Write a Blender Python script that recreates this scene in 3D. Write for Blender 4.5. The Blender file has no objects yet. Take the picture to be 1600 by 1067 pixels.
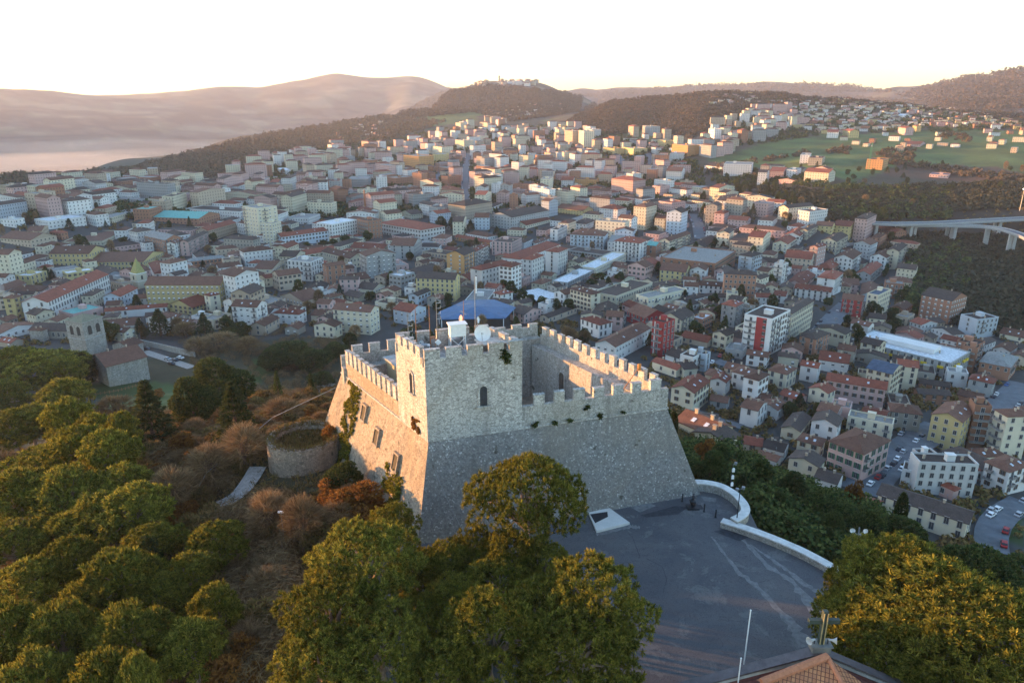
import bpy, math, random
import numpy as np
from mathutils import Vector
random.seed(7); RNG = np.random.default_rng(7)
R_ = math.radians
scene = bpy.context.scene

# ------------------------------------------------------------------ camera, sky, sun, exposure
H = 52.0; FPX = 1120.0; PITCH = R_(18.5)
cam = bpy.data.objects.new('camera', bpy.data.cameras.new('camera'))
scene.collection.objects.link(cam)
cam.location = (0, 0, H); cam.rotation_euler = (math.pi/2 - PITCH, 0, 0)
cam.data.sensor_width = 36.0; cam.data.lens = 36.0*FPX/1600.0
cam.data.clip_start = 0.5; cam.data.clip_end = 60000
scene.camera = cam
SUN_EL = R_(4.6); SUN_AZ = math.atan2(-0.962, 0.274)          # azimuth measured from +Y towards +X
w = bpy.data.worlds.new('World'); scene.world = w; w.use_nodes = True
nt = w.node_tree; bg = nt.nodes['Background']
sky = nt.nodes.new('ShaderNodeTexSky'); sky.sky_type = 'NISHITA'; sky.sun_disc = False
sky.sun_elevation = SUN_EL; sky.sun_rotation = SUN_AZ; sky.altitude = 800
sky.air_density = 1.0; sky.dust_density = 0.9; sky.ozone_density = 1.9
nt.links.new(sky.outputs[0], bg.inputs[0]); bg.inputs[1].default_value = 0.15
sl = bpy.data.lights.new('sun', 'SUN'); sl.energy = 3.4; sl.angle = R_(0.5); sl.color = (1.0, 0.475, 0.16)
so = bpy.data.objects.new('sun', sl); scene.collection.objects.link(so)
sdir = Vector((math.sin(SUN_AZ)*math.cos(SUN_EL), math.cos(SUN_AZ)*math.cos(SUN_EL), math.sin(SUN_EL)))
so.rotation_euler = sdir.to_track_quat('Z', 'Y').to_euler(); so.location = (-60, 40, 90)
scene.view_settings.view_transform = 'Standard'; scene.view_settings.look = 'None'
scene.view_settings.exposure = 2.7; scene.view_settings.gamma = 1.0
scene.cycles.max_bounces = 4; scene.cycles.diffuse_bounces = 2; scene.cycles.glossy_bounces = 2
scene.cycles.transmission_bounces = 2; scene.cycles.transparent_max_bounces = 8; scene.cycles.volume_bounces = 0

# ------------------------------------------------------------------ picture <-> world
cP, sP = math.cos(PITCH), math.sin(PITCH)
def ray(px, py):
    x = (px-800)/FPX; d = (py-533.5)/FPX
    return np.array([x, cP-d*sP, -sP-d*cP])
def at_z(px, py, z):
    r = ray(px, py); return r*((z-H)/r[2]) + np.array([0, 0, H])
def at_d(px, py, D):
    r = ray(px, py); return r*(D/math.hypot(r[0], r[1])) + np.array([0, 0, H])
def proj(p):
    x, y, z = p[0], p[1], p[2]-H
    f = y*cP - z*sP; d = -y*sP - z*cP
    return 800+FPX*x/f, 533.5+FPX*d/f

# ------------------------------------------------------------------ terrain
KEYS = {
 0:[(250,-62),(420,-75),(650,-80),(900,'y330'),(1200,'y292'),(1450,'y274'),(2000,-150),(3000,-230),(4500,-230),(5500,'y212'),(6500,'y175'),(8000,'y137'),(12000,-100)],
 200:[(250,-66),(420,-77),(650,-80),(900,'y330'),(1300,'y280'),(1700,'y264'),(2100,'y246'),(2600,-150),(3500,-230),(4800,-220),(5600,'y210'),(6500,'y180'),(8200,'y148'),(12000,-100)],
 400:[(250,-68),(650,-80),(900,'y330'),(1500,'y255'),(2100,'y222'),(2600,'y208'),(3200,-200),(4500,-250),(5800,'y205'),(7000,'y170'),(8500,'y133'),(12000,0)],
 470:[(250,-69),(650,-80),(900,'y330'),(1500,'y256'),(2100,'y219'),(2800,'y198'),(3300,-180),(5000,-200),(6500,'y180'),(9000,'y124'),(12000,100)],
 540:[(250,-70),(650,-80),(900,'y330'),(1500,'y258'),(2100,'y215'),(2900,'y188'),(3400,-150),(5500,-150),(6500,'y180'),(9000,'y115'),(12000,200)],
 590:[(250,-70),(650,-80),(900,'y330'),(1500,'y257'),(2100,'y213'),(3000,'y181'),(3500,-120),(5500,-120),(6500,'y180'),(9000,'y121'),(12000,200)],
 645:[(250,-70),(650,-80),(900,'y330'),(1500,'y255'),(2100,'y212'),(2700,'y190'),(3300,'y168'),(3800,-60),(5500,-50),(6500,'y165'),(9000,'y119'),(12000,200)],
 712:[(250,-72),(650,-80),(900,'y330'),(1500,'y252'),(2100,'y209'),(2700,'y187'),(3300,'y163'),(3700,'y138'),(4300,0),(5500,-50),(6500,'y165'),(9000,'y137'),(12000,100)],
 760:[(250,-73),(650,-80),(900,'y330'),(1500,'y250'),(2200,'y205'),(2700,'y185'),(3200,'y165'),(3800,'y131'),(4200,'y131'),(4800,-50),(8000,-50),(9000,'y142'),(12000,0)],
 835:[(250,-74),(650,-80),(900,'y330'),(1500,'y250'),(2200,'y200'),(2700,'y182'),(3200,'y163'),(3800,'y130'),(4200,'y129'),(4800,-50),(8000,-50),(9000,'y142'),(12000,0)],
 910:[(250,-74),(650,-80),(900,'y330'),(1500,'y245'),(2000,'y200'),(2400,'y178'),(3200,'y172'),(3800,'y151'),(4300,'y150'),(5000,-60),(7000,-50),(8500,'y137'),(12000,0)],
 960:[(250,-74),(650,-80),(900,'y330'),(1400,'y252'),(1800,'y208'),(2100,'y180'),(2500,'y157'),(2800,'y158'),(3400,-60),(6000,-60),(8000,'y135'),(12000,0)],
 1020:[(250,-74),(650,-80),(900,'y330'),(1300,'y262'),(1600,'y225'),(2000,'y190'),(2400,'y150'),(2700,'y151'),(3300,-60),(6000,-60),(8000,'y134'),(12000,0)],
 1100:[(250,-74),(650,-80),(900,'y335'),(1300,'y255'),(1700,'y205'),(2300,'y144'),(2700,'y146'),(3400,-60),(6000,-60),(8000,'y131'),(12000,0)],
 1200:[(250,-74),(650,-80),(800,'y345'),(1100,'y290'),(1500,'y230'),(1900,'y185'),(2300,'y148'),(2700,'y151'),(3400,-60),(6000,-60),(7500,'y128'),(12000,0)],
 1300:[(250,-74),(450,-78),(650,-84),(800,'y350'),(1000,'y300'),(1400,'y240'),(1800,'y200'),(2300,'y155'),(2800,-10),(3500,-60),(5500,-40),(7500,'y133'),(12000,0)],
 1400:[(250,-74),(450,-80),(600,-92),(750,-95),(900,'y330'),(1100,'y290'),(1400,'y240'),(1900,'y195'),(2300,'y161'),(3000,-20),(4500,0),(6000,'y138'),(12000,0)],
 1500:[(250,-74),(350,-80),(500,-98),(700,-88),(860,-88),(980,'y322'),(1150,'y288'),(1400,'y245'),(1900,'y190'),(2200,'y174'),(3000,0),(4500,'y135'),(5200,'y120'),(12000,0)],
 1600:[(250,-74),(350,-84),(500,-95),(700,-90),(880,-90),(1000,'y318'),(1150,'y288'),(1400,'y245'),(1800,'y200'),(2100,'y185'),(3000,20),(4000,'y140'),(5000,'y103'),(7500,100)],
 1800:[(250,-74),(350,-84),(500,-95),(700,-90),(880,-90),(1000,'y318'),(1150,'y288'),(1400,'y245'),(1800,'y200'),(2100,'y185'),(3000,20),(4000,'y130'),(5000,'y92'),(7500,100)],
}
LG = np.linspace(math.log(150), math.log(14000), 300)
TA = []; TZ = []
for px, lst in sorted(KEYS.items()):
    xs = []; zs = []
    for D, v in lst:
        xs.append(math.log(D)); zs.append(at_d(px, float(v[1:]), D)[2] if isinstance(v, str) else v)
    z = np.interp(LG, xs, zs)
    k = np.array([1, 2, 3, 2, 1.]); k /= k.sum()
    z = np.convolve(np.pad(z, 2, mode='edge'), k, 'valid')
    TA.append(math.atan2(px-800, FPX*1.045)); TZ.append(z)
TA = np.array(TA); TZ = np.array(TZ)
def vnoise(x, y, s, seed=0):
    x = np.asarray(x, float)/s + seed*17.3; y = np.asarray(y, float)/s + seed*9.1
    xi = np.floor(x); yi = np.floor(y); fx = x-xi; fy = y-yi
    fx = fx*fx*(3-2*fx); fy = fy*fy*(3-2*fy)
    def hsh(a, b):
        v = np.sin(a*127.1 + b*311.7 + seed*74.7)*43758.5453
        return v - np.floor(v)
    return (hsh(xi, yi)*(1-fx)+hsh(xi+1, yi)*fx)*(1-fy) + (hsh(xi, yi+1)*(1-fx)+hsh(xi+1, yi+1)*fx)*fy
HILL = np.array([(24.5, 91), (27.5, 90.6), (30, 89.6), (31.4, 87), (31.8, 84), (31.6, 80), (35.2, 74.2), (38.7, 69), (42.5, 62.4), (50, 52), (56, 36), (50, 8), (-14, 5), (-20, 40), (-15, 76), (-29, 103), (4, 118)], float)
def poly_dist(x, y, P=HILL):
    x = np.asarray(x, float); y = np.asarray(y, float)
    d = np.full(x.shape, 1e9); ins = np.zeros(x.shape, bool)
    n = len(P)
    for i in range(n):
        ax, ay = P[i]; bx, by = P[(i+1) % n]
        t = np.clip(((x-ax)*(bx-ax)+(y-ay)*(by-ay))/((bx-ax)**2+(by-ay)**2), 0, 1)
        d = np.minimum(d, np.hypot(x-ax-t*(bx-ax), y-ay-t*(by-ay)))
        c = ((ay > y) != (by > y))
        xx = (bx-ax)*(y-ay)/((by-ay) if by != ay else 1e-9)+ax
        ins ^= (c & (x < xx))
    return np.where(ins, 0.0, d)
def ground(x, y):
    x = np.asarray(x, float); y = np.asarray(y, float)
    D = np.hypot(x, y); a = np.arctan2(x, np.maximum(y, 1e-3)); a = np.clip(np.where(y < 0, np.sign(x)*1.2, a), TA[0], TA[-1])
    l = np.clip(np.log(np.maximum(D, 1)), LG[0], LG[-1])
    u = (l-LG[0])/(LG[-1]-LG[0])*(len(LG)-1); ui = np.minimum(u.astype(int), len(LG)-2); uf = u-ui
    k = np.clip(np.searchsorted(TA, a)-1, 0, len(TA)-2)
    f = (a-TA[k])/(TA[k+1]-TA[k]); f = f*f*(3-2*f)
    z0 = TZ[k, ui]*(1-uf)+TZ[k, ui+1]*uf; z1 = TZ[k+1, ui]*(1-uf)+TZ[k+1, ui+1]*uf
    zf = z0*(1-f)+z1*f
    rough = np.clip((D-1300)/2500, 0, 1)
    zf = zf + rough*((vnoise(x, y, 420, 1)-.5)*34 + (vnoise(x, y, 150, 2)-.5)*14)
    d = poly_dist(x, y)
    ph = np.degrees(np.arctan2(y-75, x-5)) % 360
    m = np.interp(ph, [0, 45, 90, 125, 180, 230, 270, 320, 360], [.62, .60, .47, .32, .25, .27, .4, .6, .62])
    dd = np.where(d < 10, d*d/20, d-5); sh = np.interp(ph, [0, 60, 80, 95, 290, 330, 360], [1, 1, .6, 0, 0, 1, 1]); d0 = np.interp(ph, [0, 25, 60, 90], [34, 36, 50, 60])
    d0 = d0-8; zc = -(4.2*np.clip(d/1.5, 0, 1)+.36*np.minimum(dd, d0)+1.0*np.maximum(dd-d0, 0))
    zn = -m*dd*(1-sh)+zc*sh + np.clip(d/15, 0, 1)*(vnoise(x, y, 17, 3)-.5)*2.0
    zn = zn + np.clip(d/30, 0, 1)*(vnoise(x, y, 45, 5)-.5)*4
    kk = 5.0
    hh = np.clip(.5+.5*(zn-zf)/kk, 0, 1)
    r = zf*(1-hh)+zn*hh + kk*hh*(1-hh)
    return np.where(d <= 0, 0.0, r)
def g1(x, y): return float(ground(np.array([x]), np.array([y]))[0])
DS = np.exp(np.linspace(math.log(25), math.log(9000), 900))
def hit(px, py, dz=0.0, dmin=25):
    """first place where the ray through a pixel is dz above the ground"""
    r = ray(px, py); n = math.hypot(r[0], r[1])
    ds = DS[DS > dmin]
    X = r[0]/n*ds; Y = r[1]/n*ds; Z = H + r[2]/n*ds
    g = ground(X, Y)+dz
    i = np.argmax(Z < g)
    if i == 0: D = ds[-1] if Z[0] >= g[0] else ds[0]
    else:
        a0 = Z[i-1]-g[i-1]; a1 = g[i]-Z[i]; D = ds[i-1] + (ds[i]-ds[i-1])*a0/(a0+a1+1e-9)
    x, y = r[0]/n*D, r[1]/n*D
    return np.array([x, y, g1(x, y)])
def hit_many(PX, PY, dz=0.0, dmin=25):
    ds = DS[DS > dmin][::3]; out = []
    for c in range(0, len(PX), 3000):
        px, py = PX[c:c+3000], PY[c:c+3000]; x = (px-800)/FPX; d = (py-533.5)/FPX; ry = cP-d*sP; rz = -sP-d*cP; n = np.hypot(x, ry)
        Z = H+(rz/n)[:, None]*ds[None]; X = (x/n)[:, None]*ds[None]; Y = (ry/n)[:, None]*ds[None]; G = ground(X, Y); df = Z-G-dz
        i = np.clip(np.argmax(df < 0, axis=1), 1, len(ds)-1); r = np.arange(len(px)); a0 = df[r, i-1]; a1 = -df[r, i]; D = ds[i-1]+(ds[i]-ds[i-1])*np.clip(a0/(a0+a1+1e-9), 0, 1)
        none = (df < 0).sum(1) == 0; D[none] = 1e5; xx, yy = x/n*D, ry/n*D; out.append(np.stack([xx, yy, ground(xx, yy)], 1))
    return np.concatenate(out) if out else np.zeros((0, 3))

# ------------------------------------------------------------------ helpers
COL = scene.collection
def link(o, parent=None):
    COL.objects.link(o)
    if parent is not None: o.parent = parent
    return o
def tag(o, label=None, cat=None, group=None, kind=None):
    if label: o['label'] = label
    if cat: o['category'] = cat
    if group: o['group'] = group
    if kind: o['kind'] = kind
    return o
def empty(name, loc, rz=0.0):
    o = bpy.data.objects.new(name, None); COL.objects.link(o)
    o.location = tuple(float(v) for v in loc); o.rotation_euler = (0, 0, rz); o.empty_display_size = .5
    return o
def inst(name, mesh, parent, loc=(0, 0, 0), rz=0.0, sc=None):
    o = bpy.data.objects.new(name, mesh); COL.objects.link(o)
    if parent is not None: o.parent = parent
    o.location = loc; o.rotation_euler = (0, 0, rz)
    if sc is not None: o.scale = sc
    return o
class MB:
    def __init__(s): s.v = []; s.f = []; s.m = []; s.uv = []
    def poly(s, pts, m=0, uv=None):
        b = len(s.v); s.v.extend([tuple(map(float, p)) for p in pts]); s.f.append(tuple(range(b, b+len(pts)))); s.m.append(m)
        s.uv.extend(uv if uv is not None else [(p[0]+p[1], p[2]) for p in pts])
    def wall(s, p, q, z0, z1, m=0, u0=0.0):
        """vertical quad from p to q (outside on the right of p->q), UV in metres"""
        L = math.hypot(q[0]-p[0], q[1]-p[1])
        s.poly([(p[0], p[1], z0), (q[0], q[1], z0), (q[0], q[1], z1), (p[0], p[1], z1)], m, [(u0, z0-z1), (u0+L, z0-z1), (u0+L, 0), (u0, 0)])
        return u0+L
    def prism(s, P, z0, z1, m=0, cap=True, bottom=True):
        """P counter clockwise plan polygon; z0,z1 number or list"""
        n = len(P); Z0 = z0 if hasattr(z0, '__len__') else [z0]*n; Z1 = z1 if hasattr(z1, '__len__') else [z1]*n
        for i in range(n):
            j = (i+1) % n; L = math.hypot(P[j][0]-P[i][0], P[j][1]-P[i][1])
            s.poly([(P[i][0], P[i][1], Z0[i]), (P[j][0], P[j][1], Z0[j]), (P[j][0], P[j][1], Z1[j]), (P[i][0], P[i][1], Z1[i])], m, [(0, Z0[i]-Z1[i]), (L, Z0[j]-Z1[j]), (L, 0), (0, 0)])
        if cap: s.poly([(P[i][0], P[i][1], Z1[i]) for i in range(n)], m, [(P[i][0], P[i][1]) for i in range(n)])
        if bottom: s.poly([(P[i][0], P[i][1], Z0[i]) for i in range(n-1, -1, -1)], m)
    def box(s, c, d, m=0, rz=0.0):
        cx, cy, cz = c; dx, dy, dz = [v/2 for v in d]; ca, sa = math.cos(rz), math.sin(rz)
        P = [(cx+a*dx*ca-b*dy*sa, cy+a*dx*sa+b*dy*ca) for a, b in ((-1, -1), (1, -1), (1, 1), (-1, 1))]
        s.prism(P, cz-dz, cz+dz, m)
    def tube(s, pts, rad, n=6, m=0, caps=True):
        pts = [Vector(p) for p in pts]; rad = rad if hasattr(rad, '__len__') else [rad]*len(pts)
        rings = []
        for i, p in enumerate(pts):
            d = (pts[min(i+1, len(pts)-1)]-pts[max(i-1, 0)])
            if d.length < 1e-6: d = Vector((0, 0, 1))
            d.normalize(); a = d.orthogonal().normalized() if abs(d.z) > .999 else d.cross(Vector((0, 0, 1))).normalized(); b = d.cross(a)
            rings.append([p+(a*math.cos(2*math.pi*k/n)+b*math.sin(2*math.pi*k/n))*rad[i] for k in range(n)])
        for i in range(len(rings)-1):
            for k in range(n):
                s.poly([rings[i][k], rings[i+1][k], rings[i+1][(k+1) % n], rings[i][(k+1) % n]], m)
        if caps: s.poly(rings[0], m); s.poly(rings[-1][::-1], m)
    def lathe(s, prof, n=24, c=(0, 0), m=0):
        for i in range(len(prof)-1):
            r0, z0 = prof[i]; r1, z1 = prof[i+1]
            for k in range(n):
                a, b = 2*math.pi*k/n, 2*math.pi*(k+1)/n
                pts = [(c[0]+r0*math.cos(a), c[1]+r0*math.sin(a), z0), (c[0]+r0*math.cos(b), c[1]+r0*math.sin(b), z0), (c[0]+r1*math.cos(b), c[1]+r1*math.sin(b), z1), (c[0]+r1*math.cos(a), c[1]+r1*math.sin(a), z1)]
                if r0 < 1e-6: pts = [pts[0], pts[2], pts[3]]
                elif r1 < 1e-6: pts = pts[:3]
                s.poly(pts, m, [(r0*a, z0)]*len(pts))
    def mesh(s, name, mats):
        me = bpy.data.meshes.new(name); me.from_pydata(s.v, [], s.f)
        if not isinstance(mats, (list, tuple)): mats = [mats]
        for mt in mats: me.materials.append(mt)
        if len(mats) > 1: me.polygons.foreach_set('material_index', s.m)
        uv = me.uv_layers.new(name='UVMap'); uv.data.foreach_set('uv', np.array(s.uv, dtype=np.float32).ravel())
        me.update(); return me
    def build(s, name, mats, parent=None, loc=(0, 0, 0), rz=0.0):
        return inst(name, s.mesh(name, mats), parent, loc, rz)
def mesh_np(name, V, F, mat):
    me = bpy.data.meshes.new(name); V = np.asarray(V, np.float32); F = np.asarray(F, np.int32)
    me.vertices.add(len(V)); me.vertices.foreach_set('co', V.ravel())
    me.loops.add(F.size); me.loops.foreach_set('vertex_index', F.ravel())
    me.polygons.add(len(F)); me.polygons.foreach_set('loop_start', np.arange(0, F.size, F.shape[1], dtype=np.int32))
    me.materials.append(mat); me.update(calc_edges=True); return me

# ------------------------------------------------------------------ materials
def new_mat(name):
    m = bpy.data.materials.new(name); m.use_nodes = True
    nt = m.node_tree; b = nt.nodes['Principled BSDF']; b.inputs['Roughness'].default_value = .85
    b.inputs['Specular IOR Level'].default_value = .25
    return m, nt, b
def N(nt, t, **kw):
    n = nt.nodes.new(t)
    for k, v in kw.items():
        if k in n.inputs: n.inputs[k].default_value = v
        else: setattr(n, k, v)
    return n
def ramp(nt, fac, stops, interp='LINEAR'):
    r = nt.nodes.new('ShaderNodeValToRGB'); r.color_ramp.interpolation = interp
    e = r.color_ramp.elements
    while len(e) < len(stops): e.new(0.5)
    for i, (p, c) in enumerate(stops):
        e[i].position = p; e[i].color = (c[0], c[1], c[2], 1) if hasattr(c, '__len__') else (c, c, c, 1)
    nt.links.new(fac, r.inputs[0]); return r.outputs[0]
def mix(nt, fac, a, b, mode='MIX'):
    n = nt.nodes.new('ShaderNodeMix'); n.data_type = 'RGBA'; n.blend_type = mode
    for s, v in ((n.inputs[0], fac), (n.inputs[6], a), (n.inputs[7], b)):
        if isinstance(v, bpy.types.NodeSocket): nt.links.new(v, s)
        elif hasattr(v, '__len__'): s.default_value = (v[0], v[1], v[2], 1)
        else: s.default_value = v
    return n.outputs[2]
def noise(nt, scale, detail=4, coord='Object', rough=.6, dist=0.0, vec=None):
    if vec is None:
        tc = nt.nodes.new('ShaderNodeTexCoord'); vec = tc.outputs[coord]
    n = N(nt, 'ShaderNodeTexNoise'); n.inputs['Scale'].default_value = scale; n.inputs['Detail'].default_value = detail
    n.inputs['Roughness'].default_value = rough; n.inputs['Distortion'].default_value = dist
    nt.links.new(vec, n.inputs['Vector']); return n.outputs[0]
def bump(nt, b, h, strength=.4, dist=.1):
    n = nt.nodes.new('ShaderNodeBump'); n.inputs['Strength'].default_value = strength; n.inputs['Distance'].default_value = dist
    nt.links.new(h, n.inputs['Height']); nt.links.new(n.outputs[0], b.inputs['Normal'])
def obj_rand(nt, lo=.8, hi=1.15):
    oi = nt.nodes.new('ShaderNodeObjectInfo'); mr = nt.nodes.new('ShaderNodeMapRange')
    nt.links.new(oi.outputs['Random'], mr.inputs[0]); mr.inputs[3].default_value = lo; mr.inputs[4].default_value = hi
    return mr.outputs[0]
def scale_col(nt, col, f):
    n = nt.nodes.new('ShaderNodeVectorMath'); n.operation = 'SCALE'
    if isinstance(col, bpy.types.NodeSocket): nt.links.new(col, n.inputs[0])
    else: n.inputs[0].default_value = col[:3]
    nt.links.new(f, n.inputs['Scale']); return n.outputs[0]
def math_n(nt, op, a, b=None, c=None):
    n = nt.nodes.new('ShaderNodeMath'); n.operation = op
    for i, v in enumerate((a, b, c)):
        if v is None: continue
        if isinstance(v, bpy.types.NodeSocket): nt.links.new(v, n.inputs[i])
        else: n.inputs[i].default_value = v
    return n.outputs[0]
def plain(name, col, rough=.7, metal=0.0, var=.25, scale=1.5):
    m, nt, b = new_mat(name); b.inputs['Roughness'].default_value = rough; b.inputs['Metallic'].default_value = metal
    n = noise(nt, scale); d = tuple(c*(1-var) for c in col); l = tuple(min(1, c*(1+var)) for c in col)
    nt.links.new(ramp(nt, n, [(.3, d), (.7, l)]), b.inputs['Base Color']); return m
def wall_mat(name, col, windows=False):
    m, nt, b = new_mat(name)
    tc = nt.nodes.new('ShaderNodeTexCoord')
    st = noise(nt, .12, 5, rough=.7); c = mix(nt, ramp(nt, st, [(.35, 0), (.75, .5)]), col, tuple(v*.62+.02 for v in col))
    s2 = noise(nt, 1.6, 3); c = mix(nt, ramp(nt, s2, [(.3, 0), (.8, .3)]), c, tuple(v*.8 for v in col))
    c = scale_col(nt, c, obj_rand(nt, .78, 1.12))
    if windows:
        sep = nt.nodes.new('ShaderNodeSeparateXYZ'); nt.links.new(tc.outputs['UV'], sep.inputs[0])
        ga = nt.nodes.new('ShaderNodeNewGeometry')
        u = math_n(nt, 'FRACT', math_n(nt, 'DIVIDE', sep.outputs[0], obj_rand(nt, 2.7, 4.3))); v = math_n(nt, 'FRACT', math_n(nt, 'DIVIDE', math_n(nt, 'ADD', sep.outputs[1], 330.0), 3.3))
        iu = math_n(nt, 'LESS_THAN', math_n(nt, 'ABSOLUTE', math_n(nt, 'SUBTRACT', u, .5)), .165)
        iv = math_n(nt, 'LESS_THAN', math_n(nt, 'ABSOLUTE', math_n(nt, 'SUBTRACT', v, .5)), .22)
        bal = math_n(nt, 'LESS_THAN', math_n(nt, 'ABSOLUTE', math_n(nt, 'SUBTRACT', v, .12)), .05)
        k = math_n(nt, 'MULTIPLY', iu, iv)
        c = mix(nt, math_n(nt, 'MULTIPLY', bal, .35), c, tuple(x*.55 for x in col))
        c = mix(nt, math_n(nt, 'MULTIPLY', k, .8), c, (.05, .052, .06))
        nt.links.new(math_n(nt, 'SUBTRACT', .85, math_n(nt, 'MULTIPLY', k, .6)), b.inputs['Roughness'])
    nt.links.new(c, b.inputs['Base Color']); return m
def roof_mat(name, col):
    m, nt, b = new_mat(name)
    tc = nt.nodes.new('ShaderNodeTexCoord')
    wv = N(nt, 'ShaderNodeTexWave'); wv.inputs['Scale'].default_value = .9; wv.bands_direction = 'X'; wv.inputs['Distortion'].default_value = .6
    nt.links.new(tc.outputs['UV'], wv.inputs['Vector'])
    n1 = noise(nt, .5, 5, rough=.75); n2 = noise(nt, 3.5, 3)
    c = mix(nt, ramp(nt, n1, [(.35, 0), (.68, 1)]), tuple(v*.5 for v in col), tuple(min(1, v*1.25) for v in col))
    c = mix(nt, ramp(nt, n2, [(.45, 0), (.7, .45)]), c, (.17, .13, .10))
    c = mix(nt, .35, c, mix(nt, wv.outputs[1], tuple(v*.45 for v in col), tuple(v*1.2 for v in col)))
    c = scale_col(nt, c, obj_rand(nt, .65, 1.3))
    nt.links.new(c, b.inputs['Base Color']); bump(nt, b, wv.outputs[1], .5, .08); return m
WALL = {'w': (.71, .69, .66), 'c': (.66, .59, .44), 'y': (.55, .44, .21), 'p': (.60, .40, .36), 'k': (.38, .19, .12), 'r': (.36, .05, .045),
        'g': (.36, .36, .35), 'b': (.50, .55, .60), 'o': (.56, .30, .12), 't': (.50, .40, .30), 's': (.36, .33, .28)}
WNAME = {'w': 'white', 'c': 'cream', 'y': 'yellow', 'p': 'pale pink', 'k': 'brick red', 'r': 'deep red', 'g': 'grey', 'b': 'pale blue', 'o': 'orange', 't': 'tan', 's': 'stone'}
MW = {k: wall_mat('wall_'+k, v) for k, v in WALL.items()}
MWW = {k: wall_mat('wall_windows_'+k, v, True) for k, v in WALL.items()}
ROOF = {'R': (.26, .075, .045), 'B': (.16, .075, .05), 'D': (.075, .055, .048), 'G': (.22, .22, .21), 'W': (.62, .64, .66), 'T': (.13, .36, .32), 'U': (.06, .085, .13)}
RNAME = {'R': 'red', 'B': 'brown', 'D': 'dark', 'G': 'grey', 'W': 'white', 'T': 'green', 'U': 'blue'}
MR = {k: (roof_mat('roof_'+k, v) if k in 'RBD' else plain('roof_'+k, v, .7, 0, .3, .7)) for k, v in ROOF.items()}
M_glass = plain('window_glass', (.05, .055, .065), .3, 0, .3, .6)
M_frame = plain('window_frame', (.42, .40, .37), .6)
M_shut = plain('shutters', (.13, .09, .06), .7); M_shutg = plain('green_shutters', (.05, .13, .08), .7)
M_conc = plain('concrete', (.38, .37, .35), .85); M_metal = plain('grey_metal', (.30, .31, .32), .45, .6); M_white = plain('white_paint', (.78, .78, .76), .5, 0, .08)
M_dark = plain('dark_metal', (.05, .05, .055), .5, .4); M_rust = plain('rusty_metal', (.35, .16, .08), .8)
M_bark = plain('bark', (.16, .10, .07), .9, 0, .4, 3); M_bark2 = plain('pale_bark', (.30, .22, .17), .9, 0, .35, 3)
def stone_mat(name, base, sc, mortar=.35, speck=0.0, sq=1.0):
    m, nt, b = new_mat(name); b.inputs['Roughness'].default_value = .95
    tc = nt.nodes.new('ShaderNodeTexCoord'); mp = nt.nodes.new('ShaderNodeMapping'); nt.links.new(tc.outputs['Object'], mp.inputs[0])
    mp.inputs['Scale'].default_value = (1, 1, sq)
    wn = N(nt, 'ShaderNodeTexNoise'); wn.inputs['Scale'].default_value = 1.3; nt.links.new(mp.outputs[0], wn.inputs['Vector'])
    add = nt.nodes.new('ShaderNodeVectorMath'); add.operation = 'MULTIPLY_ADD'; nt.links.new(wn.outputs['Color'], add.inputs[0]); add.inputs[1].default_value = (.3, .3, .3); nt.links.new(mp.outputs[0], add.inputs[2])
    v = N(nt, 'ShaderNodeTexVoronoi'); v.inputs['Scale'].default_value = sc; nt.links.new(add.outputs[0], v.inputs['Vector'])
    ve = N(nt, 'ShaderNodeTexVoronoi'); ve.feature = 'DISTANCE_TO_EDGE'; ve.inputs['Scale'].default_value = sc; nt.links.new(add.outputs[0], ve.inputs['Vector'])
    sep = nt.nodes.new('ShaderNodeSeparateColor'); nt.links.new(v.outputs['Color'], sep.inputs[0])
    dk = tuple(x*.55 for x in base); lt = tuple(min(.85, x*1.35) for x in base)
    stops = [(0, dk), (.3, base), (.8, tuple(x*1.1 for x in base)), (1, lt)]
    if speck: stops = [(0, tuple(x*.45 for x in base)), (.45, tuple(x*.78 for x in base)), (1-speck, base), (1-speck+.03, tuple(min(.72, x*1.8) for x in base))]
    c = ramp(nt, sep.outputs[0], stops)
    big = noise(nt, .16, 6, rough=.7); c = mix(nt, ramp(nt, big, [(.38, 0), (.66, .55)]), c, tuple(x*.55 for x in base))
    fine = noise(nt, 5, 4); c = mix(nt, ramp(nt, fine, [(.4, 0), (.8, .5)]), c, tuple(x*.6 for x in base))
    big2 = noise(nt, .07, 5, rough=.6, dist=.8); c = mix(nt, ramp(nt, big2, [(.48, 0), (.62, .38)]), c, (base[0]*.82, base[1]*.72, base[2]*.58))
    tc2 = nt.nodes.new('ShaderNodeTexCoord'); mp2 = nt.nodes.new('ShaderNodeMapping'); nt.links.new(tc2.outputs['Object'], mp2.inputs[0]); mp2.inputs['Scale'].default_value = (1.1, 1.1, .09)
    stk = noise(nt, 1.0, 4, rough=.6, vec=mp2.outputs[0]); c = mix(nt, ramp(nt, stk, [(.5, 0), (.72, .5)]), c, tuple(x*.4 for x in base))
    holes = noise(nt, .9, 2, rough=.4); c = mix(nt, ramp(nt, holes, [(.70, 0), (.76, .75)]), c, (.05, .045, .03))
    edge = ramp(nt, ve.outputs['Distance'], [(0.0, 1), (.10, 0)])
    c = mix(nt, math_n(nt, 'MULTIPLY', edge, mortar), c, (.10, .09, .075))
    nt.links.new(c, b.inputs['Base Color'])
    hgt = math_n(nt, 'ADD', math_n(nt, 'MINIMUM', ve.outputs['Distance'], .12), math_n(nt, 'MULTIPLY', fine, .12))
    bump(nt, b, hgt, .9, .25); return m
M_ashlar = stone_mat('ashlar_stone', (.55, .53, .49), 2.3, .65, 0, 1.7)
M_rubble = stone_mat('rubble_stone', (.47, .45, .41), 3.3, .6)
M_talus = stone_mat('talus_rubble', (.37, .355, .335), 5.2, .5, .08)
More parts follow.
